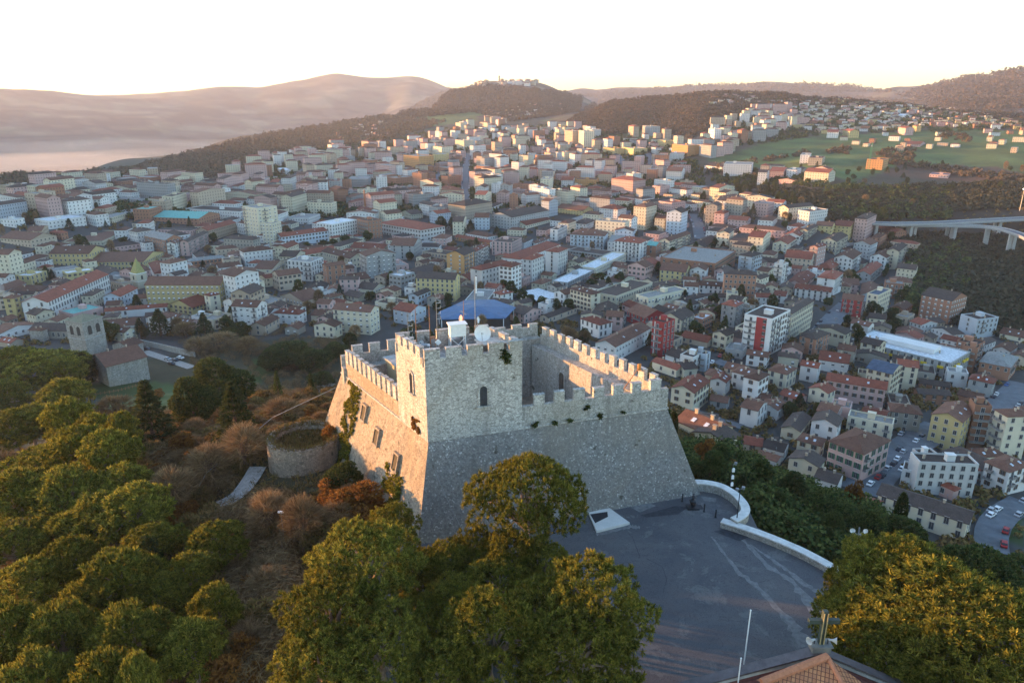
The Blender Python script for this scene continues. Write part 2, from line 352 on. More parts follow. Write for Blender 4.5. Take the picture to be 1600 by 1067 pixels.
M_sunlit = stone_mat('sunlit_tint_stone', (.40, .33, .25), 3.3, .6)  # rubble with the golden sunlight of the left faces put into its colour
M_church = stone_mat('church_stone', (.42, .39, .34), 1.6, .5, 0, 1.6)
def leaf_mat(name, cols, trans=.3):
    m = bpy.data.materials.new(name); m.use_nodes = True; nt = m.node_tree; nt.nodes.clear()
    out = nt.nodes.new('ShaderNodeOutputMaterial'); d = nt.nodes.new('ShaderNodeBsdfDiffuse'); t = nt.nodes.new('ShaderNodeBsdfTranslucent'); mx = nt.nodes.new('ShaderNodeMixShader')
    ge = nt.nodes.new('ShaderNodeNewGeometry'); n = noise(nt, .35, 3)
    f = math_n(nt, 'ADD', math_n(nt, 'MULTIPLY', ge.outputs['Random Per Island'], .5), math_n(nt, 'MULTIPLY', n, .5))
    k = len(cols); c = ramp(nt, f, [(.22+.56*i/(k-1), cols[i]) for i in range(k)])
    c = scale_col(nt, c, obj_rand(nt, .75, 1.25))
    nt.links.new(c, d.inputs[0]); nt.links.new(c, t.inputs[0]); mx.inputs[0].default_value = trans
    nt.links.new(d.outputs[0], mx.inputs[1]); nt.links.new(t.outputs[0], mx.inputs[2]); nt.links.new(mx.outputs[0], out.inputs[0]); return m
M_pine = leaf_mat('pine_needles', [(.055, .065, .016), (.155, .155, .028), (.36, .30, .05)])
M_dkgreen = leaf_mat('evergreen_leaves', [(.025, .04, .017), (.065, .085, .028), (.13, .14, .045)])
M_cedar = leaf_mat('cedar_needles', [(.03, .045, .02), (.06, .075, .028), (.10, .10, .035)])
M_twig = leaf_mat('bare_twigs', [(.12, .08, .045), (.24, .155, .08), (.38, .26, .13)], .1)
M_scrub = leaf_mat('dry_scrub', [(.07, .07, .026), (.18, .125, .055), (.28, .175, .07), (.16, .16, .045)], .2)
M_rustleaf = leaf_mat('rust_leaves', [(.14, .07, .03), (.28, .13, .04), (.38, .20, .05)])
M_wood = leaf_mat('woodland', [(.05, .046, .03), (.10, .075, .05), (.16, .11, .07), (.06, .07, .034)], .1)
M_ravine = leaf_mat('ravine_trees', [(.03, .038, .022), (.06, .062, .036), (.10, .085, .055), (.04, .055, .026)], .1)

# ------------------------------------------------------------------ the ground
NA, NR = 420, 420
az = np.linspace(R_(-80), R_(80), NA); rr = np.exp(np.linspace(math.log(12), math.log(14000), NR))
AZ, RR = np.meshgrid(az, rr); GX = RR*np.sin(AZ); GY = RR*np.cos(AZ)
GZ = ground(GX, GY)
dpl = poly_dist(GX, GY)
GZ = np.where(dpl <= 0, -0.12, GZ)
GZ = np.where(GZ > -.12, np.where(dpl < 12, -.12, GZ), GZ)
idx = np.arange(NA*NR).reshape(NR, NA)
F = np.stack([idx[:-1, :-1], idx[:-1, 1:], idx[1:, 1:], idx[1:, :-1]], -1).reshape(-1, 4)[:, ::-1]
V = np.stack([GX, GY, GZ], -1).reshape(-1, 3)
m_ground, nt, b = new_mat('ground_cover')
va = nt.nodes.new('ShaderNodeVertexColor'); va.layer_name = 'cover'
n1 = noise(nt, .02, 6, rough=.75); n2 = noise(nt, .25, 5, rough=.7)
c = mix(nt, ramp(nt, n1, [(.38, 0), (.65, .6)]), va.outputs[0], scale_col(nt, va.outputs[0], math_n(nt, 'ADD', .45, 0)))
c = mix(nt, ramp(nt, n2, [(.4, 0), (.75, .5)]), c, scale_col(nt, va.outputs[0], math_n(nt, 'ADD', .55, 0)))
nt.links.new(c, b.inputs['Base Color']); b.inputs['Roughness'].default_value = 1
me = mesh_np('terrain', V, F, m_ground)
def in_px_poly(X, Y, Z, P):
    """land cover boundary: a polygon traced on the ground, kept as a test on ground points"""
    f = Y*cP-(Z-H)*sP; d = -Y*sP-(Z-H)*cP
    f = np.maximum(f, 1); px = 800+FPX*X/f; py = 533.5+FPX*d/f
    ins = np.zeros(X.shape, bool)
    for i in range(len(P)):
        ax, ay = P[i]; bx, by = P[(i+1) % len(P)]
        cc = ((ay > py) != (by > py)); xx = (bx-ax)*(py-ay)/((by-ay) if by != ay else 1e-9)+ax
        ins ^= (cc & (px < xx))
    return ins
GREEN = [[(1100, 252), (1200, 222), (1290, 212), (1380, 208), (1470, 200), (1600, 205), (1650, 280), (1470, 262), (1400, 262), (1330, 285), (1260, 262), (1180, 262)],
         [(600, 195), (690, 176), (760, 172), (740, 190), (660, 200), (600, 207)], [(500, 215), (560, 206), (575, 220), (520, 224)], [(195, 296), (330, 278), (330, 290), (230, 305)],
         [(140, 600), (240, 595), (330, 610), (300, 640), (200, 650), (150, 630)], [(400, 560), (440, 575), (400, 600), (380, 590)], [(1530, 800), (1600, 790), (1600, 850), (1560, 850)]]
BROWN = [(1400, 255), (1560, 262), (1650, 282), (1480, 285), (1380, 275)]
D_ = RR
woods = np.array((.075, .058, .042)); town = np.array((.085, .083, .08)); green = np.array((.10, .15, .042)); brown = np.array((.10, .065, .045)); far = np.array((.085, .07, .058)); scrubc = np.array((.06, .055, .03))
Cc = np.zeros((NR, NA, 3)); Cc[:] = town
nn = vnoise(GX, GY, 90, 9)
towny = (D_ > 160) & (D_ < 1500)
Cc[~towny] = woods
Cc[(D_ > 850) & (D_ <= 2600)] = woods*.9+.1*green
Cc[(D_ > 850) & (D_ <= 1500) & (nn > .45)] = woods*.5+town*.5
Cc[(D_ > 900) & (nn > .78)] = green*.75+woods*.25
Cc[D_ > 2600] = far
fn = vnoise(GX, GY, 260, 12)*.6+vnoise(GX, GY, 90, 14)*.4; Cc[(D_ > 2600) & (fn > .60)] = far*.4+np.array((.13, .13, .07))*.6; Cc[(D_ > 2600) & (fn < .44)] = far*.38; Cc[(D_ > 2600) & (fn > .70)] = np.array((.20, .17, .12))
Cc[(GZ > -71) & (D_ < 330)] = scrubc
Cc[in_px_poly(GX, GY, GZ, [(225, 500), (560, 500), (560, 620), (200, 620)]) & (D_ < 400)] = scrubc
Cc[in_px_poly(GX, GY, GZ, [(1340, 352), (1420, 400), (1440, 470), (1560, 520), (1700, 540), (1700, 300), (1300, 290)]) & (D_ < 1200)] = woods*.8
gn = (.6+.7*vnoise(GX, GY, 35, 21))[..., None]
for P in GREEN:
    mk = in_px_poly(GX, GY, GZ, P) & (D_ > 90); Cc[mk] = (green*gn*np.where(D_ < 400, .62, 1.0)[..., None])[mk]
Cc[in_px_poly(GX, GY, GZ, BROWN) & (D_ > 700)] = brown
CL = np.ones((NR*NA, 4), np.float32); CL[:, :3] = Cc.reshape(-1, 3)
ca = me.color_attributes.new('cover', 'FLOAT_COLOR', 'POINT'); ca.data.foreach_set('color', CL.ravel())
me.polygons.foreach_set('use_smooth', np.ones(len(me.polygons), bool))
tag(inst('terrain', me, None), kind='structure')

# unseen ridge added beyond the left frame edge, its crest shaped to shade the town
def ridge():
    s = np.array([-0.962, 0.274]); q = np.array([.274, .962])
    qs = np.linspace(-900, 1650, 90); ts = np.linspace(-1, 1, 15)
    te = math.tan(SUN_EL)
    def top(qv):
        # level of the first light over the castle hill, over the near town and over the far town
        K = [(-900, -30, 0), (150, -40, 165), (215, -8, 100), (560, -10, 170), (700, -50, 430), (1000, -52, 450), (1500, -60, 300), (2300, -40, 500), (4200, 20, 600)]
        z = np.interp(qv, [k[0] for k in K], [k[1] for k in K]); sd = np.interp(qv, [k[0] for k in K], [k[2] for k in K])
        return z + (2600-sd)*te + 3*math.sin(qv*.013)
    V = []
    for a in qs:
        for t in ts:
            p = s*(2600+t*900)+q*a; V.append((p[0], p[1], -260+(top(a)+260)*(1-abs(t)**1.6)*min(1, (1650-a)/250)**.6))
    n = len(ts); F = [(i*n+j, (i+1)*n+j, (i+1)*n+j+1, i*n+j+1) for i in range(len(qs)-1) for j in range(n-1)]
    mm = plain('shade_ridge_cover', (.08, .065, .05), 1, 0, .4, .01)
    tag(inst('added_shade_ridge', mesh_np('added_shade_ridge', V, F, mm), None), kind='structure')
ridge()

# ------------------------------------------------------------------ foliage meshes
def unit(v): return v/np.maximum(np.linalg.norm(v, axis=-1, keepdims=True), 1e-9)
def blades(C, Nn, n, ln, wd, spread, rng, droop=0.0):
    """n narrow leaf blades out of every centre C, in a cone about the direction Nn"""
    C = np.repeat(C, n, 0); Nn = np.repeat(Nn, n, 0)
    d = unit(Nn + rng.normal(0, spread, C.shape)); d[:, 2] -= droop
    s = unit(np.cross(d, rng.normal(0, 1, C.shape)))
    L = ln*rng.uniform(.6, 1.2, (len(C), 1)); W = wd*rng.uniform(.7, 1.3, (len(C), 1))
    V = np.stack([C-s*W*.5, C+s*W*.5, C+d*L+s*W*.28, C+d*L-s*W*.28], 1).reshape(-1, 3)
    return V, np.arange(len(V)).reshape(-1, 4)
def lobes_surface(L, n, rng, under=.25):
    """points on the outside of a union of ellipsoids L (x,y,z,rx,rz)"""
    L = np.array(L); A = L[:, 3]**2; k = rng.choice(len(L), n*3, p=A/A.sum())
    d = unit(rng.normal(0, 1, (n*3, 3))); flip = (d[:, 2] < 0) & (rng.random(n*3) > under); d[flip, 2] *= -1
    sc = np.stack([L[k, 3], L[k, 3], L[k, 4]], 1); P = L[k, :3]+d*sc*rng.uniform(.86, 1.05, (n*3, 1)); Nn = unit(d/sc)
    ins = np.zeros(len(P), bool)
    for l in L:
        q = (P-l[:3])/np.array([l[3], l[3], l[4]]); ins |= (q**2).sum(1) < .72
    P, Nn = P[~ins][:n], Nn[~ins][:n]; return P, Nn
def pine(seed, R, Ht, n_t, nb, ln, wd, dome=.8):
    rng = np.random.default_rng(seed); L = []
    ch = Ht*.62
    for i in range(22):
        r = R*.74*math.sqrt((i+.5)/22); a = i*2.4+rng.normal(0, .3); rr_ = R*rng.uniform(.19, .34)
        L.append((r*math.cos(a), r*math.sin(a), Ht-R*.26-(r/R)**2*R*dome*rng.uniform(.7, 1.6), rr_, rr_*rng.uniform(.6, .85)))
    for i in range(6):
        a = i*1.05+rng.random()*.5; rr_ = R*rng.uniform(.22, .32); r = R*.66
        L.append((r*math.cos(a), r*math.sin(a), Ht-R*rng.uniform(.85, 1.25)*(dome/.8), rr_, rr_*.7))
    P, Nn = lobes_surface(L, n_t, rng, .3)
    Nn = unit(Nn+np.array([0, 0, .45]))
    # every shoot is a puff of needles round its own centre, pushed in or out so the crown is lumpy
    P = P+Nn*rng.uniform(-.45, .25, (len(P), 1))
    pr = rng.uniform(.7, 1.25, len(P)); V, Fq = blades(P, Nn, nb, ln, wd, .85, rng)
    sc = np.repeat(np.repeat(pr, nb), 4)[:, None]; C4 = np.repeat(np.repeat(P, nb, 0), 4, 0); V = C4+(V-C4)*sc
    P2 = P[rng.random(len(P)) < .5]*np.array([.86, .86, 1])-np.array([0, 0, .7]); V2, F2 = blades(P2, unit(rng.normal(0, 1, P2.shape)), 6, ln*1.2, wd*1.8, .7, rng)
    crown = mesh_np('pine_crown', np.vstack([V, V2]), np.vstack([Fq, F2+len(V)]), M_pine)
    mb = MB(); lean = rng.uniform(-.5, .5, 2); f = Ht*.52
    mb.tube([(0, 0, -3), (lean[0]*.3, lean[1]*.3, f*.5), (lean[0], lean[1], f)], [R*.06+.1, R*.05+.07, R*.04+.05], 8)
    for l in L[::2]+L[1:12:4]:
        mid = (l[0]*.45+lean[0]*.5, l[1]*.45+lean[1]*.5, f+(l[2]-f)*.6)
        mb.tube([(lean[0], lean[1], f*.92), mid, (l[0]*.9, l[1]*.9, l[2]-.1*R)], [R*.03+.04, R*.02+.03, .04], 5)
    return crown, mb.mesh('pine_trunk', M_bark2)
def round_tree(seed, R, Ht, mat, n_t=420, nb=5, ln=.55, wd=.28, lob=10, spread=.7):
    rng = np.random.default_rng(seed); L = []
    cz = Ht-R*.95
    for i in range(lob):
        d = unit(rng.normal(0, 1, 3)); r = R*.6*rng.random()**.5; rr_ = R*rng.uniform(.32, .52)
        L.append((d[0]*r, d[1]*r, cz+d[2]*r*1.05, rr_, rr_*rng.uniform(.8, 1.1)))
    P, Nn = lobes_surface(L, n_t, rng, .6); V, Fq = blades(P, Nn, nb, ln, wd, spread, rng)
    P2, N2 = P*np.array([.8, .8, 1])-np.array([0, 0, R*.12]), unit(rng.normal(0, 1, P.shape)); V2, F2 = blades(P2[::2], N2[::2], 2, ln*1.6, wd*2.2, .7, rng)
    crown = mesh_np('crown', np.vstack([V, V2]), np.vstack([Fq, F2+len(V)]), mat)
    mb = MB(); mb.tube([(0, 0, -2), (0, 0, cz-R*.3), (0.1, .1, cz+R*.4)], [R*.07+.05, R*.05+.05, .05], 6)
    for l in L[:6]: mb.tube([(0, 0, cz-R*.5), (l[0]*.8, l[1]*.8, l[2])], [R*.035, .04], 4)
    return crown, mb.mesh('trunk', M_bark)
def cone_tree(seed, R, Ht, mat, layers=11, n=900, pw=1.0, ln=.7, wd=.22, base=.12, droop=.25):
    rng = np.random.default_rng(seed); z = rng.random(n)**.75; z = np.round(z*layers)/layers*.75+z*.25
    hh = Ht*(base+(1-base)*z); rad = R*(1-z)**pw; arms = 7
    a = (rng.integers(0, arms, n)+np.round(z*layers)*.37)*6.283/arms+rng.normal(0, .28, n); f = rng.uniform(.35, 1.05, n)
    P = np.stack([np.cos(a)*rad*f, np.sin(a)*rad*f, hh-rad*f*.18], 1); Nn = unit(np.stack([np.cos(a), np.sin(a), np.full(n, .25)], 1))
    V, Fq = blades(P, Nn, 5, ln, wd, .5, rng, droop)
    crown = mesh_np('crown', V, Fq, mat)
    mb = MB(); mb.tube([(0, 0, -2), (0, 0, Ht*.5), (0, 0, Ht*.97)], [R*.08+.06, R*.05+.04, .03], 6)
    for i in range(12):
        t = i/12; a = i*2.4; mb.tube([(0, 0, Ht*(base+t*.8)), (math.cos(a)*R*(1-t)**pw*.8, math.sin(a)*R*(1-t)**pw*.8, Ht*(base+t*.8)-.2)], [.07, .02], 4)
    return crown, mb.mesh('trunk', M_bark)
def cypress(seed, R, Ht, mat):
    rng = np.random.default_rng(seed); n = 1300; z = rng.random(n); rad = R*np.sin(np.pi*np.clip(z*.86+.14, 0, 1))**.6
    a = rng.random(n)*6.283; P = np.stack([np.cos(a)*rad, np.sin(a)*rad, z*Ht*.96+.3], 1); Nn = unit(np.stack([np.cos(a)*.5, np.sin(a)*.5, np.ones(n)], 1))
    V, Fq = blades(P, Nn, 4, .6, .2, .25, rng); mb = MB(); mb.tube([(0, 0, -2), (0, 0, Ht*.8)], [.25, .05], 6)
    return mesh_np('crown', V, Fq, mat), mb.mesh('trunk', M_bark)
def bare_tree(seed, R, Ht, mat, n=260):
    rng = np.random.default_rng(seed); L = []
    for i in range(8):
        d = unit(rng.normal(0, 1, 3)); r = R*.5*rng.random()**.5; L.append((d[0]*r, d[1]*r, Ht-R*.9+d[2]*r, R*.5, R*.5))
    P, Nn = lobes_surface(L, n, rng, .5); P *= np.array([.75, .75, 1]); Nn = unit(Nn+np.array([0, 0, .4]))
    V, Fq = blades(P, Nn, 9, R*.42, .05+.004*R, .45, rng)
    mb = MB(); mb.tube([(0, 0, -2), (0, 0, Ht*.35), (.1, .1, Ht*.7)], [R*.06+.05, R*.05, .06], 6)
    for i in range(0, len(P), 9): mb.tube([(0, 0, Ht*.3), tuple(P[i]*.55+np.array([0, 0, Ht*.25])), tuple(P[i])], [.07, .045, .02], 3)
    return mesh_np('crown', V, Fq, mat), mb.mesh('trunk', M_bark)
# libraries: (crown mesh, trunk mesh, radius, height, fine version?)
LIB = {
 'near_pine': [pine(s, 7.0, 13.0, 1000, 34, .44, .082)+(7.0, 13.0) for s in (1, 2, 3, 4)],
 'flat_pine': [pine(9, 8.0, 13.0, 1000, 34, .44, .082, .38)+(8.0, 13.0)],
 'mid_pine': [pine(s+20, 6.0, 12.0, 620, 22, .62, .14)+(6.0, 12.0) for s in (1, 2, 3)],
 'broad': [round_tree(s+40, 4.0, 8.5, M_dkgreen)+(4.0, 8.5) for s in (1, 2, 3)],
 'oak': [round_tree(s+50, 5.0, 10.0, M_dkgreen, 1500, 6, .42, .17, 14)+(5.0, 10.0) for s in (1, 2)],
 'cedar': [cone_tree(s+60, 4.5, 14.0, M_cedar)+(4.5, 14.0) for s in (1, 2, 3)],
 'fir': [cone_tree(s+70, 2.8, 12.0, M_dkgreen, 14, 700, .9, .6, .2)+(2.8, 12.0) for s in (1, 2)],
 'cypress': [cypress(s+80, 1.3, 13.0, M_dkgreen)+(1.3, 13.0) for s in (1, 2)],
 'bare': [bare_tree(s+90, 3.6, 8.0, M_twig)+(3.6, 8.0) for s in (1, 2, 3)],
 'rust': [round_tree(s+110, 2.6, 4.6, M_rustleaf, 420, 6, .35, .13, 8)+(2.6, 4.6) for s in (1, 2)],
 'shrub': [round_tree(s+120, 1.8, 2.6, M_scrub, 200, 6, .42, .12, 6)+(1.8, 2.6) for s in (1, 2, 3)],
}
THINGS = []      # (object, descriptor, px, py) for the labels, written last
def plant(kind, lib, x, y, R=None, Ht=None, desc='', cat='tree', group=None, rz=None, z=None):
    k = random.randrange(len(LIB[lib])); cr, tr, r0, h0 = LIB[lib][k]
    z = g1(x, y) if z is None else z
    t = empty(kind, (x, y, z), random.random()*6.28 if rz is None else rz)
    sr = (R/r0 if R else 1)*random.uniform(.95, 1.05); sh = (Ht/h0 if Ht else (R/r0 if R else 1))
    t.scale = (sr, sr, sh)
    inst('crown', cr, t); inst('trunk', tr, t)
    tag(t, None, cat, group); q = proj((x, y, z+(Ht or h0)*.6)); THINGS.append((t, desc, q[0], q[1])); return t
def plant_px(kind, lib, px, py, rpx, Ht, desc, cat='tree', group=None, up=.72, dmin=25):
    """px,py: the middle of the crown, rpx its half width in the photograph"""
    p = hit(px, py, Ht*up, dmin); D = math.sqrt(p[0]**2+p[1]**2+(H-p[2]-Ht*up)**2)
    return plant(kind, lib, p[0], p[1], rpx*D/FPX*.98, Ht, desc, cat, group)

# ------------------------------------------------------------------ the castle
L2, R2, F2, B2 = np.array((-10.3, 80.)), np.array((21.2, 90.)), np.array((4.1, 115.8)), np.array((-26.3, 103.5))
ZS, ZW, ZP, ZM = 12.3, 13.6, 15.2, 16.6          # string course, wall walk, parapet, merlon top
castle = empty('castle', (4, 98, 0)); tag(castle, 'medieval stone castle with battlements, square tower and sloping base', 'castle')
CO = np.array((4., 98.))
def nrm(a, b):
    d = (b-a)/np.linalg.norm(b-a); return d, np.array((d[1], -d[0]))        # outward normal for a counter clockwise ring
def cpart(mb, name, mat, label=None):
    o = mb.build(name, mat, castle); 
    if label: o['label'] = label
    return o
SH = lambda p: (p[0]-CO[0], p[1]-CO[1])
ring = [L2, R2, F2, B2]
def offset_ring(P, k):
    out = []
    n = len(P)
    for i in range(n):
        d0, n0 = nrm(P[i-1], P[i]); d1, n1 = nrm(P[i], P[(i+1) % n]); c = n0+n1; out.append(P[i]+c*k/(1+np.dot(n0, n1)))
    return out
talus = offset_ring(ring, 3.3)
N_T = 26
def face_grid(mb, a0, a1, b0, b1, z0, z1, nu, nv, amp, seed):
    """stone face from foot line a0-a1 up to top line b0-b1, slightly uneven"""
    g = {}
    rng = np.random.default_rng(seed)
    for i in range(nu+1):
        for j in range(nv+1):
            u, v = i/nu, j/nv; p = (a0*(1-u)+a1*u)*(1-v)+(b0*(1-u)+b1*u)*v
            nn_ = nrm(b0, b1)[1]*(rng.uniform(-amp, amp) if 0 < i < nu and 0 < j < nv else 0)
            g[i, j] = (p[0]+nn_[0]-CO[0], p[1]+nn_[1]-CO[1], z0+(z1-z0)*v)
    for i in range(nu):
        for j in range(nv): mb.poly([g[i, j], g[i+1, j], g[i+1, j+1], g[i, j+1]])
for i in range(4):
    mb = MB(); j = (i+1) % 4
    k = 1.0+16/12.3*1.0
    lo = offset_ring(ring, 3.3*(12.3+16)/12.3)
    face_grid(mb, lo[i], lo[j], ring[i], ring[j], -16, ZS, 34, 24, .07, i)
    cpart(mb, 'sloping_base', M_talus if i == 0 else M_sunlit, 'grey rubble base speckled with white stones' if i == 0 else None)
    # string course
    d, n_ = nrm(ring[i], ring[j]); mb = MB(); P = [SH(ring[i]+n_*.16-d*.1), SH(ring[j]+n_*.16+d*.1), SH(ring[j]-n_*.3), SH(ring[i]-n_*.3)]
    mb.prism(P, ZS-.12-.003*i, ZS+.12+.003*i); cpart(mb, 'string_course', M_ashlar)
# curtain walls: front R-L is the near one. Each wall: thick body, parapet, merlons
TW = 2.6
def wall_run(a, b, body_top, par_top, th, s0, s1, inner_z, name='curtain_wall', mer=True, skip=(), mw=1.05, gap=1.0, mat=None):
    d, n_ = nrm(a, b); Lw = np.linalg.norm(b-a); mat = mat or M_rubble
    mb = MB(); mb.prism([SH(a+d*s0), SH(a+d*(Lw-s1)), SH(a+d*(Lw-s1)-n_*th), SH(a+d*s0-n_*th)], inner_z, body_top); cpart(mb, name, mat)
    mb = MB(); mb.prism([SH(a+d*s0), SH(a+d*(Lw-s1)), SH(a+d*(Lw-s1)-n_*.62), SH(a+d*s0-n_*.62)], body_top, par_top); cpart(mb, 'parapet', mat)
    if mer:
        s = s0+.05; k = 0
        while s+mw < Lw-s1:
            if not any(q0 < s+mw/2 < q1 for q0, q1 in skip):
                mb = MB(); hh = ZM+random.uniform(-.16, .1); w_ = mw*random.uniform(.9, 1.08)
                P = [SH(a+d*s), SH(a+d*(s+w_)), SH(a+d*(s+w_)-n_*.6), SH(a+d*s-n_*.6)]
                mb.prism(P, par_top, hh); cap = [SH(a+d*(s-.05)+n_*.05), SH(a+d*(s+w_+.05)+n_*.05), SH(a+d*(s+w_+.05)-n_*.65), SH(a+d*(s-.05)-n_*.65)]
                mb.prism(cap, hh, hh+.1); cpart(mb, 'merlon', M_ashlar)
            s += mw+gap; k += 1
wall_run(L2, R2, ZW, ZP, 2.0, 0, 0, 4, skip=((0, 12.3),), mw=1.5, gap=1.25)
wall_run(R2, F2, ZW, ZP, 2.3, 2.02, 2.02, 4, mw=1.15, gap=.95)
# back wall: the stretch by the right corner is full height, the unseen middle is lowered to let sun in
d, n_ = nrm(F2, B2); LB = np.linalg.norm(B2-F2); FB = F2+d*13.2
wall_run(F2, FB, ZW+.9, ZP+.9, 2.0, 0, 0, 4, mw=1.6, gap=1.3)
mb = MB(); mb.prism([SH(FB), SH(B2-d*11.5), SH(B2-d*11.5-n_*2), SH(FB-n_*2)], 4, 7.4); cpart(mb, 'curtain_wall', M_rubble, 'unseen stretch of the rear wall, lowered to let sunlight in')
BQ = B2-d*11.5; wall_run(BQ, B2, ZW, ZP, 2.0, 0, 0, 4, mw=1.6, gap=1.1)
wall_run(B2, L2, ZW-.6, ZP-.6, 1.6, 2.02, 0, 4, mw=.95, gap=.7, mat=M_sunlit)
# courtyard floor and the raised terrace behind the left wall
dL, nL = nrm(B2, L2); dF, nF = nrm(L2, R2)
mb = MB(); mb.prism([SH(p) for p in offset_ring(ring, -.5)], 3, 4.3); cpart(mb, 'courtyard_floor', plain('courtyard_earth', (.30, .24, .18), .95))
tw_w, tw_d = 12.1, 8.0
T0 = L2-nF*.0; T1 = L2+dF*tw_w; T3 = L2-dL*tw_d; T2 = T1-dL*tw_d
a = L2-dL*(tw_d+.05)-nL*1.62; b_ = a-nL*9.5; c_ = B2+dL*2.05-nL*1.62-nL*9.5; e_ = B2+dL*2.05-nL*1.62
mb = MB(); mb.prism([SH(b_), SH(c_), SH(e_), SH(a)][::-1] if False else [SH(a), SH(b_), SH(c_), SH(e_)], 4.3, 12.2); cpart(mb, 'terrace', plain('terrace_paving', (.42, .42, .43), .9))
# low walls and the little rooms on the terrace
p0 = B2+dL*5.2-nL*1.7
mb = MB(); mb.prism([SH(p0), SH(p0-nL*7.5), SH(p0-nL*7.5-dL*.5), SH(p0-dL*.5)][::-1], 12.2, 14.3); cpart(mb, 'terrace_wall', M_church)
p1 = B2+dL*4.6-nL*5.3
mb = MB(); mb.prism([SH(p1), SH(p1+dL*8.5), SH(p1+dL*8.5-nL*3.6), SH(p1-nL*3.6)], 12.2, 14.9); cpart(mb, 'guard_room', wall_mat('plaster', (.55, .45, .28)))
mb = MB(); q = p1+nL*.25-dL*.3; mb.prism([SH(q), SH(q+dL*9.1), SH(q+dL*9.1-nL*4.1), SH(q-nL*4.1)], 14.9, 15.15); cpart(mb, 'guard_room_roof', M_conc)
# window recesses in the inner face of the right wall
def arch_pts(w, h, n=8):
    r = w/2; return [(-r, 0), (r, 0), (r, h-r)]+[(r*math.cos(math.pi*k/n), h-r+r*math.sin(math.pi*k/n)) for k in range(1, n)]+[(-r, h-r)]
def arch_panel(mb, c, d, n, w, h, z, dep, m=0, m_side=None):
    """arched slab on a wall: centre c on the face, d along the wall, n out of the wall"""
    P = arch_pts(w, h); f = [(c[0]+d[0]*u+n[0]*dep-CO[0], c[1]+d[1]*u+n[1]*dep-CO[1], z+v) for u, v in P]; bk = [(c[0]+d[0]*u-n[0]*.1-CO[0], c[1]+d[1]*u-n[1]*.1-CO[1], z+v) for u, v in P]
    mb.poly(f, m)
    for i in range(len(P)): j = (i+1) % len(P); mb.poly([f[i], bk[i], bk[j], f[j]], m if m_side is None else m_side)
def arched_window(c, d, n, w, h, z, glass=True, name='window'):
    # a stone surround standing proud of the wall with the dark opening set back inside it
    mb = MB(); P = arch_pts(w+.5, h+.28); Q = arch_pts(w, h)
    def pt(u, v, dp): return (c[0]+d[0]*u+n[0]*dp-CO[0], c[1]+d[1]*u+n[1]*dp-CO[1], z+v)
    k = len(P)
    for i in range(k):
        j = (i+1) % k
        mb.poly([pt(*P[i], .09), pt(*P[j], .09), pt(*Q[j], .09), pt(*Q[i], .09)], 0)
        mb.poly([pt(*P[i], -.1), pt(*P[j], -.1), pt(*P[j], .09), pt(*P[i], .09)], 0)
        mb.poly([pt(*Q[j], -.0), pt(*Q[i], -.0), pt(*Q[i], .09), pt(*Q[j], .09)], 0)
    mb.poly([pt(u, v, .012) for u, v in Q], 1)
    mb.box((c[0]-CO[0]+n[0]*.14, c[1]-CO[1]+n[1]*.14, z-.12), (w+.8, .28, .2), 0, math.atan2(d[1], d[0]))
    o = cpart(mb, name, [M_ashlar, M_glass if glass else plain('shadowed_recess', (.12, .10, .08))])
    mb = MB()
    for u in (-w*.18, w*.18): mb.tube([pt(u, .05, .04), pt(u, h-.3, .04)], .025, 4)
    for v in (h*.3, h*.6): mb.tube([pt(-w/2, v, .04), pt(w/2, v, .04)], .025, 4)
    inst('grille', mb.mesh('grille', M_dark), o)
# windows: tower front and left side
arched_window(L2+dF*7.05+nF*.19, dF, nF, .95, 2.6, 16.2)
arched_window(L2-dL*3.6+nL*.19, dL, nL, .75, 2.6, 17.6, True)
dR, nR = nrm(R2, F2)
for s, z, w_, h_ in ((20.6, 8.2, 1.3, 3.2), (15.6, 6.6, 1.5, 2.9)):
    arched_window(R2+dR*s-nR*2.33, -dR, -nR, w_, h_, z, False, 'window_recess')
# slit openings in the sloping base on the left
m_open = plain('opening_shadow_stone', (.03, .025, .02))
def on_slope(s, z, o): k = 3.3*(ZS-z)/12.3+o; p = B2+dL*s+nL*k; return (p[0]-CO[0], p[1]-CO[1], z)
for s, z in ((10.3, 9.6), (15.4, 8.0), (21.9, 7.0)):
    mb = MB()
    mb.poly([on_slope(s-.6, z-1.0, .30), on_slope(s+.6, z-1.0, .30), on_slope(s+.6, z+.8, .30), on_slope(s, z+1.15, .30), on_slope(s-.6, z+.8, .30)]); cpart(mb, 'slit_opening', m_open)
    mb = MB()
    for s0, s1, z0, z1 in ((-.78, -.6, -1.0, 1.0), (.6, .78, -1.0, 1.0), (-.78, .78, 1.0, 1.25), (-.9, .9, -1.25, -1.0)):
        f4 = [on_slope(s+s0, z+z0, .42), on_slope(s+s1, z+z0, .42), on_slope(s+s1, z+z1, .42), on_slope(s+s0, z+z1, .42)]; b4 = [on_slope(s+s0, z+z0, -.1), on_slope(s+s1, z+z0, -.1), on_slope(s+s1, z+z1, -.1), on_slope(s+s0, z+z1, -.1)]
        mb.poly(f4)
        for i in range(4): mb.poly([f4[i], b4[i], b4[(i+1) % 4], f4[(i+1) % 4]])
    cpart(mb, 'opening_frame', M_sunlit)
